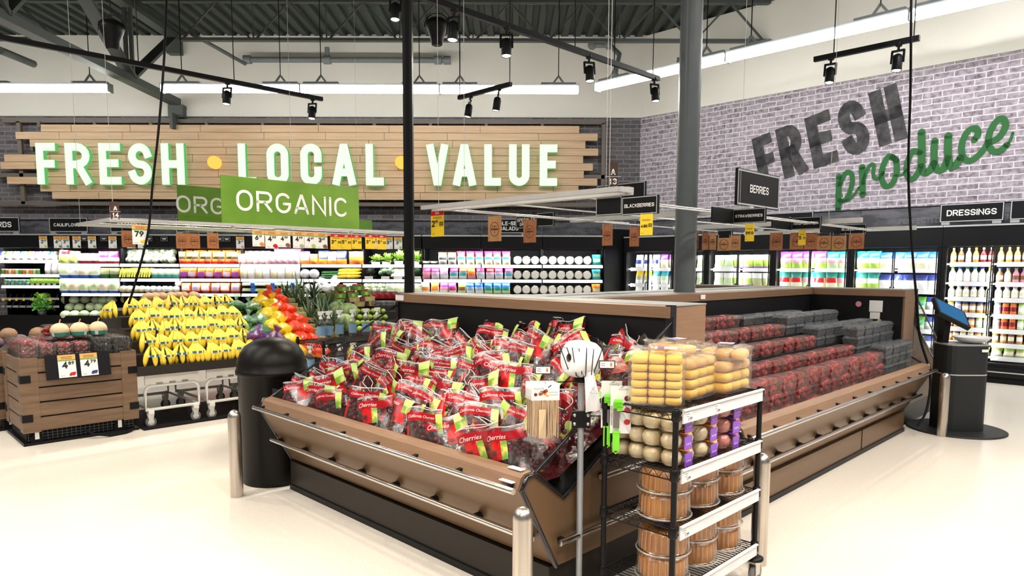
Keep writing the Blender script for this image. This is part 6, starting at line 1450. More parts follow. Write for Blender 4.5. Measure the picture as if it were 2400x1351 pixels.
for k in range(24): q = PA(838 + (k % 6) * 12 + 5 * ((k // 6) % 2), 735 + (k // 6) * 14, 7.9 - .22 * (k // 6)); ap_(W(q.x, q.y, q.z), rnd.uniform(0, 6), f'green apple, {nth(k % 6)} from left in the {nth(k // 6)} row behind the spray bottles', 'green apples')

# ---- spray bottle rack
def wire_rack(lab, b0, b1, a0, a1, shelves, ztop, group=None, cast=True, collar=True):
    t = tAB('wire_rack', lab, 'rack', (b0 + b1) / 2, (a0 + a1) / 2); o = ((b0 + b1) / 2, (a0 + a1) / 2, 0)
    for bb in (b0, b1):
        for aa in (a0, a1):
            z0 = .13 if cast else 0
            p_ = MB(o).tube([(bb, aa, z0), (bb, aa, ztop)], .0125, black, 10).build('post', t)
            if cast:
                MB(o).lathe([(.03, .118), (.045, .122), (.045, .134), (.03, .138)], black, c=(bb, aa, 0), n=14).build('bumper', p_)
                c = MB(o); c.lathe([(.046, -.013), (.05, -.006), (.05, .006), (.046, .013)], grt, c=(bb + .015, aa, .05), n=18, axis='Y'); c.build('caster_wheel', p_)
                MB(o).box(bb - .015, bb + .03, aa - .02, aa - .015, .045, .115, steel).box(bb - .015, bb + .03, aa + .015, aa + .02, .045, .115, steel).box(bb - .025, bb + .03, aa - .022, aa + .022, .105, .12, steel).build('caster_fork', p_)
    for z in shelves:
        m = MB(o); n = int((b1 - b0) / .024)
        for i in range(1, n): x = b0 + (b1 - b0) * i / n; m.tube([(x, a0, z), (x, a1, z)], .0022, black, 5, cap=False)
        for aa in (a0, (a0 + a1) / 2, a1): m.tube([(b0, aa, z - .005), (b1, aa, z - .005)], .003, black, 5, cap=False)
        m = m.build('wire_shelf', t); e = MB(o)
        for (p0, p1) in (((b0, a0), (b1, a0)), ((b0, a1), (b1, a1)), ((b0, a0), (b0, a1)), ((b1, a0), (b1, a1))):
            P0_, P1_ = Vector((*p0, 0)), Vector((*p1, 0)); L = (P1_ - P0_).length; k = max(4, int(L / .045))
            for dz in (0, -.032): e.tube([P0_ + Vector((0, 0, z + dz)), P1_ + Vector((0, 0, z + dz))], .0035, black, 5)
            e.tube([P0_.lerp(P1_, i / (2 * k)) + Vector((0, 0, z - (.0 if i % 2 == 0 else .032))) for i in range(2 * k + 1)], .0025, black, 4, smooth=False)
        e.build('edge_truss', m)
        if collar:
            for bb in (b0, b1):
                for aa in (a0, a1): MB(o).lathe([(.016, z - .035), (.02, z - .03), (.018, z + .012), (.0145, z + .016)], black, c=(bb, aa, 0), n=10).build('collar', m)
    return t
wire_rack('black wire rack with spray bottles behind the trash can', 3.20, 4.05, 5.62, 6.10, (.85, .50, .15), .885, cast=False)
spw = mat('spray_head_white', (.85, .85, .83), .35); spl = mat('spray_label', (.23, .40, .56), .5); spc = clear('spray_bottle_clear', (.97, .97, .97), .07, .05)
def spray():
    t = thing('spray_bottle', '', 'spray bottle'); m = MB(); m.lathe([(.036, 0), (.04, .008), (.04, .15), (.034, .172), (.017, .185), (.015, .2)], spc, n=18, cap=False); m.lathe([(.036, .002), (.001, .002)], spc, n=14, cap=False); m.build('bottle', t)
    MB().lathe([(.0405, .035), (.0405, .125)], spl, n=18, cap=False).build('label', t)
    m = MB(); m.lathe([(.017, .195), (.017, .215), (.010, .22), (.010, .235)], spw, n=12, cap=False); m.prism([(-.025, .235), (-.028, .268), (.022, .272), (.038, .268), (.038, .256), (.018, .25), (.012, .232), (-.012, .232)], lambda u, v, d: (u, d, v), -.011, .011, spw); m.build('spray_head', t)
    MB().prism([(.018, .25), (.025, .25), (.034, .215), (.029, .21), (.024, .228)], lambda u, v, d: (u, d, v), -.005, .005, spw).build('trigger', t)
    return t
SPB = P(spray())
for k, (px, py) in enumerate(((753, 796), (771, 794), (796, 791), (827, 788), (858, 785), (884, 781))):
    q = Pz(px, py, .853); SPB(q, .15 + rnd.uniform(-.15, .15), f'blue labelled spray bottle on the top shelf of the rack, {nth(k)} from left', 'spray bottles on the rack')
for k, (px, py) in enumerate(((728, 872), (762, 868), (797, 866), (828, 862))):
    q = Pz(px, py, .503); SPB(q, .15 + rnd.uniform(-.15, .15), f'blue labelled spray bottle on the lower shelf of the rack, {nth(k)} from left', 'spray bottles on the rack')

# ---- trash can, bollards, scale
t = thing('trash_can', 'black round trash can with a domed lid left of the cherry case', 'trash can', (-1.735, 4.955, 0)); plast = mat('can_black', (.006, .005, .0045), .38, nz=(200, .1), bump=.05, spec=.18)
MB().lathe([(.226, 0), (.232, .02), (.238, .785), (.242, .79)], plast, n=40).build('body', t)
m = MB(); m.lathe([(.247, .785), (.252, .79), (.252, .815), (.245, .822), (.241, .87), (.22, .93), (.185, .985), (.12, 1.025), (.05, 1.04), (.0001, 1.042)], plast, n=40, cap=False); m.build('domed_lid', t)
bst = mat('bollard_steel', (.62, .56, .50), .3, 1.0, nz=(90, .18), stretch=(1, 1, .02))
m = MB(); m.lathe([(.042, .0), (.042, .545)] + [(.042 * cos(k * pi / 14), .545 + .05 * sin(k * pi / 14)) for k in range(1, 8)], bst, n=28); BO = P(tag(m.build('bollard'), '', 'bollard'))
for p_, lb in ((Vector((-1.862, 4.56, 0)), 'brushed steel bollard in front of the trash can'), (W(1.882, 1.93) * 0 + Vector((.046, 2.69, 0)), 'brushed steel bollard at the near corner of the cherry case, cut by bottom edge'),
               (W(3.40, 1.56), 'brushed steel bollard standing behind the cake rack'), (W(7.25, 1.63) * 0 + Vector((4.0, 6.31, 0)), 'brushed steel bollard in front of the self-service scale')):
    BO((p_.x, p_.y, 0), 0, lb, 'steel bollards')
fr_ = Pz(2238, 1027, 0); kc = fr_ * (1 + .41 / fr_.length); kc.z = 0; kmat = mat('scale_cabinet', (.022, .024, .026), .5, spec=.25)
t = thing('scale_kiosk', 'dark grey self-service scale kiosk with tilted screen and white bowl', 'scale', kc)
MB().lathe([(.42, 0), (.42, .012), (.41, .016)], kmat, n=48).build('base_plate', t)
def rr(w_, d_, r): return [(sx * (w_ / 2 - r) + r * cos(q), sy * (d_ / 2 - r) + r * sin(q)) for sx, sy, q0 in ((1, 1, 0), (-1, 1, pi / 2), (-1, -1, pi), (1, -1, 3 * pi / 2)) for q in [q0 + k * pi / 8 for k in range(5)]]
cx_ = .0
for z0_, z1_, nm_, mm_ in ((.016, .55, 'cabinet', kmat), (.56, .83, 'cabinet', kmat), (.55, .56, 'trim_strip', alu), (.83, .842, 'top_plate', mat('scale_plate', (.30, .31, .31), .4))):
    MB().prism(rr(.40 if nm_ != 'top_plate' else .41, .34, .1), lambda u, v, d: (u + cx_, v, d), z0_, z1_, mm_).build(nm_, t)
MB().box(cx_ + .08, cx_ + .14, -.183, -.18, .775, .80, paper).build('sticker', t)
MB().lathe([(.06, .846), (.11, .855), (.165, .90), (.168, .905), (.155, .897), (.1, .868), (.001, .862)], mat('bowl_white', (.82, .82, .84), .3), c=(cx_ + .1, 0, 0), n=32, cap=False).build('weighing_bowl', t)
MB().bar((cx_ - .15, .05, .83), (cx_ - .13, .05, 1.12), .09, .06, black).build('arm', t)
m = MB(); m.M = Matrix.Translation((cx_ - .10, .02, 1.13)) @ Matrix.Rotation(radians(26), 4, 'Y') @ Matrix.Rotation(radians(36), 4, 'X')
m.box(-.17, .17, -.13, .13, -.03, .012, black); m = m.build('screen_housing', t)
m2_ = MB(); m2_.M = Matrix.Translation((cx_ - .10, .02, 1.13)) @ Matrix.Rotation(radians(26), 4, 'Y') @ Matrix.Rotation(radians(36), 4, 'X'); m2_.box(-.15, .15, -.11, .11, .0125, .0135, glow('lit_screen', (.06, .26, .55), .7)); m2_.build('screen', m)
# ================================================================ CAKE RACK IN FRONT
RB0, RB1, RA0, RA1 = 2.415, 3.165, 1.475, 1.83
RKZ = [.965, .715, .475, .20]
RK = wire_rack('black wire rack on casters with packaged buns and cakes in front of the cherry case', RB0, RB1, RA0, RA1, RKZ, .985)
orc = ((RB0 + RB1) / 2, (RA0 + RA1) / 2, 0)
ticket = mat('rail_ticket', (.80, .80, .80), .5); railg = mat('rack_price_rail', (.70, .71, .74), .35)
for z, tks in zip(RKZ, ((2.45, 2.68), (2.45,), (2.45,), ())):
    r_ = MB(orc).box(RB0 + .02, RB1 - .02, RA0 - .022, RA0 - .016, z - .045, z + .012, railg).box(RB0 + .02, RB1 - .02, RA0 - .03, RA0 - .016, z + .008, z + .014, railg).build('price_rail', RK)
    for tb_ in tks:
        k_ = MB(orc); k_.box(tb_, tb_ + .05, RA0 - .0235, RA0 - .022, z - .04, z + .0, paper)
        for q in range(2): k_.box(tb_ + .005, tb_ + .03, RA0 - .0242, RA0 - .0235, z - .010 - .01 * q, z - .007 - .01 * q, GRY)
        text(k_, '1.99', lambda x, y, d: (tb_ + .02 + x, RA0 - .0242, z - .036 + y), .013, ink, .5, .1, .1, center=False); k_.build('price_ticket', r_)
# -- sponge buns in bags on the top shelf
bun = two_tone('bun_yellow', (.90, .50, .04), (.95, .66, .12), 9, .6, (1, 1, 1), .35, .7); bunt = two_tone('bun_top', (.62, .26, .05), (.90, .62, .25), 6, .55, (1, 1, 1), .3, .6)
lbl_p = col_('label_violet', (.24, .07, .52), .4); lbl_w = paper
crink = clear('crinkled_bag', (1, 1, 1), .12, .14, body=.05)
def rbox(mb, c, sx, sy, sz, m, e=.55):
    """pillow block: superellipsoid"""
    n, k = 12, 6; vs, fs = [], []
    for i in range(k + 1):
        t = pi * i / k
        for j in range(n):
            g = 2 * pi * j / n; st_ = abs(sin(t)) ** e
            vs.append((c[0] + sx * st_ * spow(cos(g), e), c[1] + sy * st_ * spow(sin(g), e), c[2] + sz * spow(cos(t), e)))
    for i in range(k):
        for j in range(n): fs.append((i * n + j, i * n + (j + 1) % n, (i + 1) * n + (j + 1) % n, (i + 1) * n + j))
    mb.add(vs, fs, m, True)
def bun_bag(nx, ny, nz, sx, sy, sz, seed, longb=False):
    rg = random.Random(seed); t = thing('bun_bag', '', 'bag of buns'); m = MB()
    for i in range(nx):
        for j in range(ny):
            for k in range(nz): rbox(m, ((i - (nx - 1) / 2) * sx * 2, (j - (ny - 1) / 2) * sy * 2, sz + k * sz * 2), sx * 1.0, sy * 1.0, sz * .98, bun if not longb else (bunt if k == nz - 1 else bun), .5)
    m.build('buns', t); m = MB(); w_, d_, h_ = nx * sx + .012, ny * sy + .012, nz * sz * 2 + .012
    m.grid(20, 8, lambda u, v: (w_ * 1.02 * spow(cos(2 * pi * u), .4) * (1 + .03 * sin(11 * u * 6.28)) , d_ * 1.02 * spow(sin(2 * pi * u), .4) * (1 + .03 * sin(7 * u * 6.28 + 4 * v)), h_ * v), lambda u, v: crink, True)
    m.grid(8, 8, lambda u, v: ((2 * u - 1) * w_ * .98, (2 * v - 1) * d_ * .98, h_ + .01 * sin(9 * u) * sin(8 * v)), lambda u, v: crink)
    m.grid(8, 3, lambda u, v: (-w_ - .05 * v, (2 * u - 1) * d_ * (.8 + .4 * v), h_ * .6 + .04 * v * sin(12 * u) + .03 * v), lambda u, v: crink); m.build('bag', t)
    m = MB(); m.add([(-.01, -d_ * .3, h_ + .012), (w_ * .7, -d_ * .3, h_ + .012), (w_ * .7, d_ * .3, h_ + .012), (-.01, d_ * .3, h_ + .012)], [(0, 1, 2, 3)], lbl_w)
    m.add([(.0, -d_ * .28, h_ + .013), (w_ * .25, -d_ * .28, h_ + .013), (w_ * .25, d_ * .28, h_ + .013), (.0, d_ * .28, h_ + .013)], [(0, 1, 2, 3)], lbl_p); m.build('label', t)
    return t
zt_ = RKZ[0] + .006
b1_ = bun_bag(3, 3, 6, .036, .038, .0175, 1); place(b1_, W(2.56, 1.665, zt_), R45 - 1.0, 'tall clear bag of stacked yellow sponge squares on the rack top, nearest left')
b2_ = bun_bag(3, 2, 4, .045, .05, .022, 2, True); place(b2_, W(2.80, 1.67, zt_), R45 + .1, 'clear bag of pale buns in the middle of the rack top')
b3_ = bun_bag(3, 2, 3, .045, .05, .024, 3, True); place(b3_, W(3.05, 1.63, zt_), R45 + .05, 'clear bag of pale buns on the rack top, nearest the far right end')
b4_ = bun_bag(1, 3, 1, .085, .03, .024, 4, True); place(b4_, W(2.78, 1.73, zt_ + .18), R45 - .2, 'golden finger buns in a bag lying highest on the rack top')
b5_ = bun_bag(1, 3, 1, .08, .035, .022, 5, True); place(b5_, W(3.04, 1.60, zt_ + .152), R45 + .3, 'golden finger buns with violet label stacked on the right bag')
# -- small cake packs on the second shelf
cakem = two_tone('cream_cake', (.70, .52, .27), (.84, .70, .45), 12, .55, (1, 1, 1), .35, .7); cakep = two_tone('pink_cake', (.55, .13, .10), (.72, .27, .22), 12, .55, (1, 1, 1), .35, .7)
def cake_pack(cm, seed, yl=False):
    t = thing('cake_pack', '', 'cake pack'); m = MB()
    for i in (-1, 1):
        for j in (-1, 1): m.lathe([(.03, .006), (.042, .022), (.044, .042), (.034, .062), (.012, .067)], cm, c=(i * .046, j * .046, 0), n=16, rib=.015)
    m.build('cakes', t); m = MB()
    for i in (-1, 1):
        for j in (-1, 1): m.lathe([(.033, .003), (.046, .022), (.048, .044), (.038, .066), (.0005, .071)], shell, c=(i * .046, j * .046, 0), n=14, cap=False)
    m.box(-.098, .098, -.098, .098, .018, .021, shell); m.build('clear_tray', t)
    m = MB(); hh = .03; m.box(-.03, .03, -.101, -.098, .0, .055, lbl_p).box(-.03, .03, -.101, -.03, .068, .071, ORG if yl else lbl_p)
    for q in range(3): m.box(-.018 + q * .014, -.012 + q * .014, -.1025, -.101, .018, .026, LILAC)
    m.build('label', t); return t
CP, CK = P(cake_pack(cakem, 1, True)), P(cake_pack(cakep, 2))
for c, (b_, pl_, nm) in enumerate(((2.535, CP, 'cream'), (2.745, CP, 'cream'), (2.955, CK, 'pink'))):
    for lv in range(3):
        (CP if nm == 'cream' and not (c == 1 and False) else CK)(W(b_ + rnd.uniform(-.005, .005), 1.585 + .012 * lv * 0, RKZ[1] + .005 + lv * .073), R45 - pi / 2 * 0 + rnd.uniform(-.05, .05), f'{nm} cake pack with violet label, {("left", "middle", "right")[c]} stack on the second shelf, {("lowest", "middle", "top")[lv]}', 'cake packs on the second rack shelf')
for lv in range(2): CK(W(3.07 - .0, 1.735, RKZ[1] + .005 + lv * .073), R45 + .02, f'pink cake pack at the back of the second shelf, {("lower", "upper")[lv]} of two', 'cake packs on the second rack shelf')
for c, b_ in enumerate((2.54, 2.78)):
    for lv in range(3): CP(W(b_, 1.755 - .0, RKZ[1] + .005 + lv * .073), R45 + pi, f'cream cake pack in the rear row of the second shelf, {("left", "right")[c]} stack, {("lowest", "middle", "top")[lv]}', 'cake packs on the second rack shelf')
# -- angel cakes under ribbed domes
sponge = two_tone('caramel_cake', (.36, .115, .006), (.56, .22, .018), 5, .5, (1, 1, 1), .3, .7); ribbed = clear('ribbed_dome', (.98, .96, .92), .09, .07, rim=.3)
domerib = clear('dome_rib', (1, .97, .92), .2, .15, body=.25, bcol=(.8, .75, .65))
def dome_cake():
    t = thing('cake_in_dome', '', 'cake'); MB().lathe([(.098, .006), (.103, .04), (.1, .088), (.09, .1), (.03, .1), (.02, .08), (.001, .08)], sponge, n=28, cap=False).build('cake', t)
    m = MB(); m.lathe([(.117, .0), (.118, .014), (.111, .018)], shell, n=40, cap=False); m.lathe([(.111, .018), (.107, .092)], ribbed, n=64, cap=False, rib=.022, smooth=False); m.lathe([(.107, .092), (.098, .108), (.06, .112), (.0005, .110)], shell, n=40, cap=False); m.build('dome', t)
    rb_ = MB()
    for k in range(28): g_ = 2 * pi * k / 28; rb_.tube([(.1115 * cos(g_), .1115 * sin(g_), .02), (.1075 * cos(g_), .1075 * sin(g_), .092), (.098 * cos(g_), .098 * sin(g_), .107)], .0009, domerib, 4, smooth=False)
    rb_.tube([(.1175 * cos(2 * pi * k / 40), .1175 * sin(2 * pi * k / 40), .007) for k in range(40)], .004, domerib, 6, True); rb_.build('dome_ribs', t)
    MB().lathe([(.113, .001), (.0005, .002)], shell, n=30, cap=False).build('base', t)
    MB().lathe([(.035, .1125), (.0005, .1128)], lbl_p, n=20, cap=False).build('label', t); return t
DC = P(dome_cake())
for sh, (z, nm) in enumerate(((RKZ[2], 'third'), (RKZ[3], 'lowest'))):
    for c, (b_, a_) in enumerate(((2.55, 1.605), (2.79, 1.605), (3.03, 1.605))):
        for lv in range(2): DC(W(b_ + rnd.uniform(-.006, .006), a_, z + .006 + lv * .113), rnd.uniform(0, 6), f'caramel ring cake in ribbed clear dome, {("left", "middle", "right")[c]} stack, {("lower", "upper")[lv]}, {nm} rack shelf', 'domed cakes on the rack')

# ================================================================ BAG ROLL STAND
PBX, PAX = 2.385, 1.945
t = thing('bag_roll_stand', 'grey pole with wire basket holding a white bag roll at the cherry case corner', 'stand', W(PBX, PAX), R45); o = (PBX, PAX, 0)
polem = mat('stand_pole_grey', (.36, .38, .40), .4, .3)
MB(o).tube([(PBX, PAX, 0), (PBX, PAX, 1.17)], .0145, polem, 16).build('pole', t)
MB(o).lathe([(.10, 0), (.10, .008), (.02, .015)], black, c=(PBX, PAX, 0), n=24).build('foot', t)
vd = (Vector((PBX, PAX, 0))).normalized(); # towards the camera is -vd in (b, a)
rx = Vector((vd.y, -vd.x, 0)) ; 
def SV(u, w_, z): return Vector((PBX, PAX, z)) + Vector((1, -1, 0)).normalized() * u - Vector((1, 1, 0)).normalized() * w_      # u to the right of the photo, w_ towards the viewer
ck = MB(o)
def vbox(mb, u0, u1, w0, w1, z0, z1, m):
    vs = [SV(u, w_, z) for z in (z0, z1) for w_ in (w0, w1) for u in (u0, u1)]
    mb.add(vs, [(0, 2, 3, 1), (4, 5, 7, 6), (0, 1, 5, 4), (2, 6, 7, 3), (0, 4, 6, 2), (1, 3, 7, 5)], m)
vbox(ck, -.042, .042, .012, .022, .835, .91, black); ck = ck.build('clamp', t)
for u in (-.03, .03):
    for z in (.853, .893): m = MB(o); m.ball(SV(u, .023, z), .009, steel, 10); m.build('bolt', ck)
m = MB(o)
for q in (1.06, 1.075): m.lathe([(.03, -.02), (.035, 0), (.02, .02)], black, c=(PBX, PAX, q), n=12)
m.build('basket_hub', t)
wires = MB(o)
for u0, u1, w_ in ((-.055, -.10, .045), (-.03, -.05, .075), (.01, .012, .085), (.045, .085, .06), (.04, .1, -.04), (-.05, -.1, -.04)):
    wires.tube([SV(u0 * .3, w_ * .3, 1.065), SV(u0, w_, 1.08), SV(u1, w_ * 1.15, 1.205), SV(u1 + .03, w_ * 1.15, 1.2), SV(u0 + .025, w_, 1.085)], .0022, black, 6)
wires.build('wire_basket', t)
t2 = thing('bag_roll', 'fat white roll of plastic produce bags in the wire basket', 'bag roll', W(PBX, PAX, 1.078)); t2.rotation_euler = (0, 0, 0); t2.scale = (.88, .88, .88)
rollm = mat('roll_white', (.88, .88, .89), .35, nz=(30, .03), bump=.15)
m = MB(); m.M = Matrix.Translation((0, 0, .075)) @ Matrix.Rotation(radians(28), 4, 'Z') @ Matrix.Rotation(radians(8), 4, 'Y')
m.lathe([(.022, -.078), (.07, -.082), (.088, -.07), (.095, -.03), (.096, .02), (.09, .06), (.078, .08), (.022, .08)], rollm, n=40, axis='X', cap=False); m.lathe([(.022, -.078), (.022, .08)], mat('roll_core', (.16, .12, .08), .8), n=20, axis='X', cap=False); m.build('roll', t2)
m = MB(); m.grid(6, 12, lambda u, v: (.03 + (u - .5) * .075 * (.6 + .45 * v) + .025 * v, -.07 - .02 * sin(pi * v) + .008 * sin(9 * u + 5 * v), .02 - .20 * v + .012 * (u - .5)), lambda u, v: mat('loose_bag_white', (.80, .80, .82), .3, nz=(20, .05), bump=.4)); m.build('loose_bag', t2)
m = MB(); ribbon(m, [(.045, -.055), (.07, -.085), (.035, -.08), (.055, -.05)], .0012, lambda x, z, d: (x, -.105, z), GRY); m.build('print', t2)
# arms with packs
arm = MB(o)
for u1, w_, z in ((-.165, .05, 1.045), (.165, .05, 1.03)): arm.tube([SV(0, .0, z), SV(u1 * .55, .03, z), SV(u1, w_, z), SV(u1, w_ + .05, z + .004)], .003, black, 6)
arm.tube([SV(0, 0, .885), SV(.15, .02, .89), SV(.2, .03, .89)], .003, black, 6); arm.build('hook_arm', t)
for u, z, lb in ((-.175, 1.085, 'left'), (.105, 1.11, 'right')):
    h_ = MB(o); vbox(h_, u - .035, u + .035, .06, .066, z, z + .036, BLKP); h_ = h_.build('label_holder', t); k_ = MB(o); vbox(k_, u - .031, u + .031, .066, .067, z + .004, z + .032, paper)
    for q in range(2): vbox(k_, u - .026, u - .008, .067, .0675, z + .012 + .009 * q, z + .016 + .009 * q, GRY)
    vbox(k_, u + .014, u + .022, .067, .0675, z + .010, z + .026, DORG); k_.build('shelf_label', h_)
stick = two_tone('bamboo', (.62, .42, .22), (.78, .58, .36), 40, .5, (30, 1, .4), .35, .65); cardc = paper
def text_flat(mb, s, size, cx, y, cz, m, shear=0.0):
    vs, fs = fonttext(s, size, shear); mb.add([(cx + v[0], y, cz + v[1]) for v in vs], fs, m)
def skewers():
    t = thing('skewer_pack', '', 'skewer pack'); MB().box(-.062, .062, -.0015, .0015, -.075, .0, cardc).build('header_card', t)
    m = MB(); rg = random.Random(3)
    for k in range(30): x = -.055 + .11 * k / 29; m.tube([(x, rg.uniform(-.008, .008), -.075), (x + rg.uniform(-.006, .006), rg.uniform(-.008, .008), -.245 + rg.uniform(0, .02))], .0022, stick, 5)
    m.box(-.03, .0, -.012, .0, -.24, -.115, stick); m.build('bamboo_sticks', t)
    m = MB(); m.grid(8, 6, lambda u, v: ((u - .5) * .132, -.013 - .003 * sin(9 * u + 4 * v), -.06 - .205 * v), lambda u, v: film); m.build('clear_bag', t)
    m = MB(); text_flat(m, 'viovia', .02, -.03, -.0022, -.022, mat('print_grey_text', (.3, .32, .34), .5))
    for k in range(14): blob(m, -.045 + .07 * rg.random(), -.05 + .018 * rg.random(), .008, -.0022 - .0001 * k, (BRN, CRM, ORG, DRED)[k % 4], 7)
    for k in range(2): flat(m, .015, .055, -.04 - .012 * k, -.038 - .012 * k, -.0022, GRY)
    m.add([(.012, -.003, -.02), (.026, -.003, -.01), (.024, -.003, -.006), (.010, -.003, -.017)], [(0, 1, 2, 3)], ink); m.build('print', t); return t
SK = P(skewers()); RV = R45 - radians(45)
for k in range(4):
    q = SV(-.165 - .008 * k, .10 - .022 * k, 1.05); SK(W(q.x, q.y, q.z), RV + .12, f'bamboo skewer pack on the left hook, {("front", "second", "third", "rear")[k]} of four', 'hanging skewer packs')
gbr = mat('bright_green_plastic', (.22, .78, .03), .3); blade = mat('slicer_steel', (.25, .22, .2), .3, .7)
def slicer():
    t = thing('melon_slicer', '', 'melon slicer'); MB().box(-.045, .045, -.0015, .0015, -.21, .0, cardc).build('backing_card', t)
    m = MB(); m.box(-.032, -.006, -.012, -.003, -.185, -.07, blade); m.build('blade', t)
    m = MB(); m.box(-.034, -.029, -.014, -.003, -.29, -.205, gbr).box(-.009, -.004, -.014, -.003, -.29, -.205, gbr).box(-.034, -.004, -.012, -.006, -.285, -.205, gbr); m.tube([(-.033, -.008, -.285), (-.019, -.008, -.30), (-.005, -.008, -.285)], .003, gbr, 6); m.box(-.036, -.002, -.014, -.003, -.207, -.2, gbr); m.build('handle', t)
    m = MB(); m.box(-.028, .004, -.03, -.003, -.085, -.058, gbr).box(-.018, .004, -.03, -.003, -.105, -.09, gbr)
    for k in range(5): m.box(-.034, .008, -.034, -.028, -.068 - .006 * k, -.065 - .006 * k, gbr)
    m.build('windmill', t)
    m = MB(); text_flat(m, 'viovia', .018, .01, -.0022, -.014, mat('print_grey_text', (.3, .32, .34), .5)); 
    for k, c in enumerate((DRED, RED, RED)): blob(m, .028, -.055 - .052 * k, .013, -.0022, c, 9, 1.1)
    blob(m, .032, -.05, .006, -.0025, GRN, 7)
    m.add([(.0, -.003, -.008), (.014, -.003, -.002), (.013, -.003, .0), (-.001, -.003, -.006)], [(0, 1, 2, 3)], ink); m.build('print', t)
    m = MB(); vs, fs = fonttext('watermelon cutter', .0115); m.add([(-.04 - v[1], -.0022, -.13 + v[0]) for v in vs], fs, ink); m.build('side_text', t); return t
SL = P(slicer())
for k, (u, w_, z) in enumerate(((.163, .10, 1.04), (.128, .06, 1.055))):
    q = SV(u, w_, z); SL(W(q.x, q.y, q.z), RV - .08, f'bright green watermelon slicer on a white card, {("front", "rear")[k]} of two', 'hanging melon slicers')

# ================================================================ HANGING GRIDS, SIGNS AND TAGS
ZG = 2.0
def beam(p, q, w_=.045, h_=.03): return p, q, w_, h_
def grid_thing(lab, beams, rods, wires_, org):
    t = tAB('hanging_sign_grid', lab, 'sign grid', *org); o = org
    for p, q, w_, h_ in beams: MB(o).bar(p, q, w_, h_, alu).build('beam', t)
    for p, q in rods: MB(o).tube([p, q], .006, alu, 6).build('rod', t)
    for b_, a_ in wires_: MB(o).tube([(b_, a_, ZG), (b_, a_, DECK)], .0022, mat('hang_wire', (.55, .55, .52), .4), 4).build('wire', t)
    return t
grid_thing('flat aluminium frame with rods hanging over the banana display', [beam((2.03, 7.47, ZG), (2.03, 8.72, ZG)), beam((2.03, 7.47, ZG), (5.6, 7.47, ZG)), beam((2.03, 8.72, ZG), (5.6, 8.72, ZG)), beam((3.9, 7.47, ZG), (3.9, 8.72, ZG)), beam((5.6, 7.47, ZG), (5.6, 8.72, ZG))],
           [((2.1, 7.9, ZG), (5.6, 7.9, ZG)), ((2.1, 8.3, ZG), (5.6, 8.3, ZG))], [(2.05, 8.7), (2.05, 7.5), (3.9, 7.47), (5.55, 8.7)], (3.8, 8.1, ZG))
G2 = ((3.4, 4.25, ZG), (3.4, 2.42, ZG))
grid_thing('aluminium frame with long rods hanging over the berry island', [beam(*G2, .06, .045), beam((3.28, 4.25, ZG), (3.28, 2.42, ZG), .03, .03), beam((3.4, 2.42, ZG), (3.28, 2.42, ZG)), beam((5.1, 4.3, ZG), (5.1, 2.5, ZG), .06, .045), beam((6.9, 4.3, ZG), (6.9, 2.3, ZG), .06, .045), beam((8.6, 4.3, ZG), (8.6, 2.3, ZG), .06, .045)],
           [((3.4, 4.1, ZG - .02), (8.6, 4.1, ZG - .02)), ((3.4, 4.0, ZG - .02), (5.6, 4.0, ZG - .02)), ((3.4, 2.74, ZG - .02), (8.6, 2.74, ZG - .02)), ((3.4, 2.66, ZG - .02), (8.6, 2.66, ZG - .02)), ((3.4, 3.4, ZG - .02), (8.6, 3.4, ZG - .02))], [(3.4, 4.2), (3.4, 3.9), (3.4, 2.6), (3.3, 2.5), (5.1, 2.6), (6.9, 2.6)], (5.5, 3.3, ZG))
# green ORGANIC boards
leafgr = two_tone('organic_green', (.10, .235, .012), (.19, .36, .03), 1.6, .5, (1, 1, 1), .35, .7); leafgr2 = two_tone('organic_green_pale', (.16, .38, .03), (.24, .46, .06), 1.6, .5, (1, 1, 1), .35, .7)
def organic(px0, py0, px1, py1, a_, z0, z1, lab, only_green=None, txt=True):
    q0, q1 = PA(px0, py0, a_), PA(px1, py1, a_); w_ = q1.x - q0.x; bc = (q0.x + q1.x) / 2
    t = tAB('organic_sign', lab, 'sign', bc, a_, z0); MB().box(-w_ / 2, w_ / 2, -.004, .004, 0, z1 - z0, only_green or leafgr).build('board', t)
    if txt:
        m = MB(); hh = (z1 - z0) * .45; s_ = 'ORGANIC'; ww = .55
        text(m, s_, lambda x, y, d: (x, -.007, (z1 - z0) * .28 + y), hh, paper, .68, .068, .17, cap=True); m.build('lettering', t)
    m = MB(); m.box(-w_ / 2 + .1, -w_ / 2 + .13, -.01, .01, -.06, 0, alu).box(w_ / 2 - .13, w_ / 2 - .1, -.01, .01, -.06, 0, alu); m.build('mount', t)
    return t
q_ = PA(520, 523, 7.47); qt = PA(515, 410, 7.47)
organic(518, 466, 841, 496, 7.47, q_.z + .0, qt.z, 'large green ORGANIC sign hanging in front')
q_ = PA(418, 523, 8.72); qt = PA(415, 433, 8.72)
organic(416, 478, 640, 500, 8.72, q_.z, qt.z, 'green ORGANIC sign partly hidden behind the larger one')
q_ = PA(858, 548, 8.9); qt = PA(858, 516, 8.9)
organic(800, 520, 872, 530, 8.9, q_.z, qt.z, 'small pale green sign corner behind the sale cards', leafgr2, False)
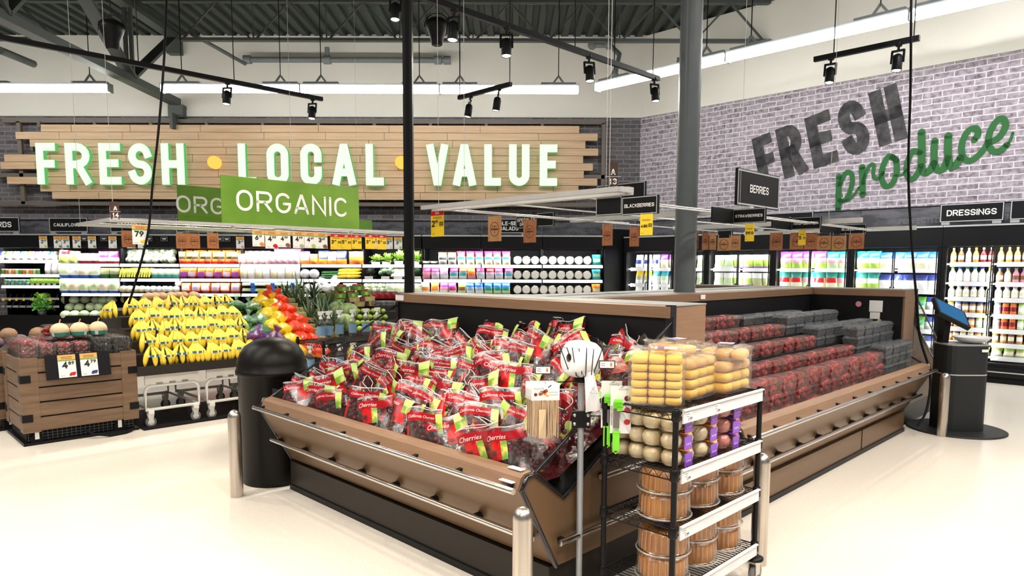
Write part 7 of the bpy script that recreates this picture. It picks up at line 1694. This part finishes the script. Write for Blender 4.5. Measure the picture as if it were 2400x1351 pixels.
# aisle markers
brm = mat('aisle_marker_brown', (.055, .022, .012), .5)
def marker(p, rot, s1, s2, lab, h_=.34, w_=.135):
    t = thing('aisle_marker', lab, 'sign', p, rot); MB().box(-w_ / 2, w_ / 2, -.006, .006, 0, h_, brm).build('board', t); m = MB()
    text(m, s1, lambda x, y, d: (x, -.008, h_ * .50 + y), h_ * .24, WHT, .6, .09, .1); text(m, s2, lambda x, y, d: (x, -.008, h_ * .12 + y), h_ * .24, WHT, .5, .1, .12); flat(m, -.045, .045, h_ * .425, h_ * .44, -.008, WHT); m.build('lettering', t); return t
q_ = PB(1436, 443, 3.34); marker(W(3.34, q_.y, ZG + .02), 0, 'A', '13', 'brown A 13 aisle marker standing on the island frame', .145, .056)
q_ = PB(270, 516, 2.03); 
marker(W(2.03, 7.50, ZG + .0), -R45 * 1.2, 'A', '14', 'left face of the brown A 14 aisle marker above the bananas', .17, .062); marker(W(2.06, 7.46, ZG + .0), R45 * .6, 'A', '14', 'right face of the brown A 14 aisle marker above the bananas', .17, .062)
# price cards over the bananas and citrus
def hang_at(style, px0, px1, py0, py1, lab, a_=None, b_=None, price='', sup='', pic=None, wood=None, group=None, along='A', hang=.05):
    pc = (px0 + px1) / 2
    if a_ is not None:
        q0, q1, qc0, qc1 = PA(px0, py0, a_), PA(px1, py0, a_), PA(pc, py0, a_), PA(pc, py1, a_); w_ = abs(q1.x - q0.x); loc = W(qc0.x, a_, qc0.z + hang); rot = R45
    else:
        q0, q1, qc0, qc1 = PB(px0, py0, b_), PB(px1, py0, b_), PB(pc, py0, b_), PB(pc, py1, b_); w_ = abs(q1.y - q0.y); loc = W(b_, qc0.y, qc0.z + hang); rot = -R45
    c = card(style, w_, qc0.z - qc1.z, price, sup, pic, hang, wood); return place(c, loc, rot, lab, group)
hang_at('reg', 309, 345, 528, 573, 'white 79 cent price card with a banana above the bananas', a_=7.47, price='79', sup='', pic=(YEL, 7, .09), hang=.02)
g = 'hanging fruit price cards'
for k, (x0, x1, y0, y1, pr, sp2, c, fr2) in enumerate(((591, 619, 540, 578, '6', '19', ORG, 'yellow oranges'), (621, 651, 541, 583, '4', '99', RED, 'red fruit'), (651, 680, 543, 580, '4', '99', BRN, 'a brown mango'), (686, 712, 543, 582, '4', '99', OLV, 'brown ginger'), (713, 740, 545, 582, '4', '49', LGRN, 'a green pear'), (740, 767, 547, 583, '3', '49', BRN, 'brown roots'))):
    hang_at('reg', x0, x1, y0, y1, f'white {pr}.{sp2} price card with {fr2}, {nth(k)} of six in the row', a_=7.47, price=pr, sup=sp2, pic=(c, 5, .13), hang=.02)
for k, (x0, x1, y0, y1, pr, sp2) in enumerate(((774, 800, 549, 585, '3', '99'), (799, 823, 550, 585, '5', '99'), (824, 847, 551, 584, '3', '99'), (856, 879, 550, 584, '3', '99'), (883, 905, 551, 585, '5', '99'))):
    hang_at('sale', x0, x1, y0, y1, f'yellow {pr}.{sp2} sale card with red header, {nth(k)} from left over the melon stand', a_=7.47, price=pr, sup=sp2, hang=.02)
for k, (x0, x1, y0, y1) in enumerate(((284, 316, 541, 580), (412, 440, 547, 583), (440, 468, 548, 583), (485, 512, 547, 583))):
    hang_at('wood', x0, x1, y0, y1, f'brown wooden tag with round stamp over the bananas, {nth(k)} from left', a_=8.3, hang=.03)
hang_at('sale', 1010, 1040, 493, 555, 'tall yellow 2.99 sale card with red header right of the black post', b_=3.4, price='2', sup='99', hang=.03)
hang_at('yellow', 1501, 1530, 502, 552, 'yellow 4 for 5 dollars card under the BLACKBERRIES sign', b_=3.3, price='4/$5', hang=.01)
hang_at('yellow', 1747, 1768, 525, 566, 'yellow price card under the STRAWBERRIES sign', b_=4.98, price='99', hang=.01)
hang_at('yellow', 1872, 1889, 540, 575, 'yellow price card under the RASPBERRIES sign', b_=6.75, price='5', hang=.01)
WT = [(1144, 1175, 507, 566, wtag2), (1227, 1256, 515, 569, wtag), (1412, 1436, 527, 576, wtag), (1476, 1498, 532, 578, wtag), (1630, 1637, 545, 585, wtag), (1646, 1661, 546, 586, wtag), (1663, 1679, 547, 586, wtag2), (1682, 1712, 558, 588, wtag2), (1712, 1736, 552, 587, wtag2),
      (1805, 1835, 546, 587, wtag), (1852, 1884, 546, 585, wtag), (1886, 1916, 546, 585, wtag), (1916, 1948, 553, 586, wtag2), (1950, 1984, 553, 587, wtag2), (1990, 2026, 549, 584, wtag)]
for k, (x0, x1, y0, y1, wd_) in enumerate(WT):
    bb = 4.0 + .28 * k if k < 9 else 6.9; hang_at('wood', x0, x1, y0, y1, f'brown wooden tag with dark round stamp over the island, {nth(k)} from left', b_=bb, wood=wd_, hang=.03)
# berry signs
def berry_sign(txt, x0, x1, y0, y1, b_, lab, side=None, lines=None, hh=None):
    q0, q1, qt, qb = PB(x0, (y0 + y1) / 2, b_), PB(x1, (y0 + y1) / 2, b_), PB((x0 + x1) / 2, y0, b_), PB((x0 + x1) / 2, y1, b_)
    w_ = q0.y - q1.y; h_ = qt.z - qb.z; ls = lines or [txt]; L = max(len(s) for s in ls)
    hh = hh or min(h_ * .32, w_ * .84 / max(1, text_len(max(ls, key=len), .62, .085, .1)))
    s_ = header_sign(txt, w_, h_, hh, lab, lines, foot=False); s_.location = W(b_, (q0.y + q1.y) / 2, qb.z); s_.rotation_euler = (0, 0, -R45)
    if side:                                            # second leaf of the folded sign, running back along the aisle
        xs, ed = side; ae = q0.y if ed == 'left' else q1.y; qs = PA(xs, (y0 + y1) / 2, ae); L_ = qs.x - b_
        m = MB(); x_ = -w_ / 2 if ed == 'left' else w_ / 2; m.box(x_ - .006, x_ + .006, min(0, L_), max(0, L_), .0, h_, black); m.build('side_board', s_)
    return s_
berry_sign('BLACKBERRIES', 1458, 1541, 460, 503, 3.3, 'black BLACKBERRIES sign on the island frame', None)
berry_sign('STRAWBERRIES', 1718, 1794, 489, 523, 5.0, 'black STRAWBERRIES sign beside the BERRIES board', (1668, 'left'))
berry_sign('RASPBERRIES', 1855, 1924, 509, 538, 6.8, 'black RASPBERRIES sign on the island frame', (1809, 'left'))
berry_sign('BLUEBERRIES', 1968, 2030, 526, 549, 8.4, 'black BLUEBERRIES sign, farthest on the island frame', (1923, 'left'))
berry_sign('SPECIALTY', 1209, 1258, 506, 535, 5.6, 'black SPECIALTY GREENS sign behind a wooden tag', None, ['SPECIALTY', 'GREENS'])
berry_sign('', 1258, 1298, 498, 531, 6.6, 'plain black sign back right of the SPECIALTY GREENS sign')
berry_sign('', 1400, 1512, 430, 472, 4.9, 'black framed sign back hanging behind the A 13 marker')
berry_sign('', 1397, 1458, 462, 505, 3.32, 'plain black sign panel directly left of the BLACKBERRIES sign')
berry_sign('', 1682, 1716, 540, 560, 6.4, 'small plain black sign back left of the yellow strawberry card')
q0, q1 = PA(1728, 440, 2.6), PA(1826, 452, 2.6); qz0, qz1 = PA(1776, 487, 2.6).z, PA(1776, 403, 2.6).z
s_ = header_sign('BERRIES', q1.x - q0.x, qz1 - qz0, (qz1 - qz0) * .22, 'large black framed BERRIES board above the island', foot=False); s_.location = W((q0.x + q1.x) / 2, 2.6, qz0); s_.rotation_euler = (0, 0, R45)
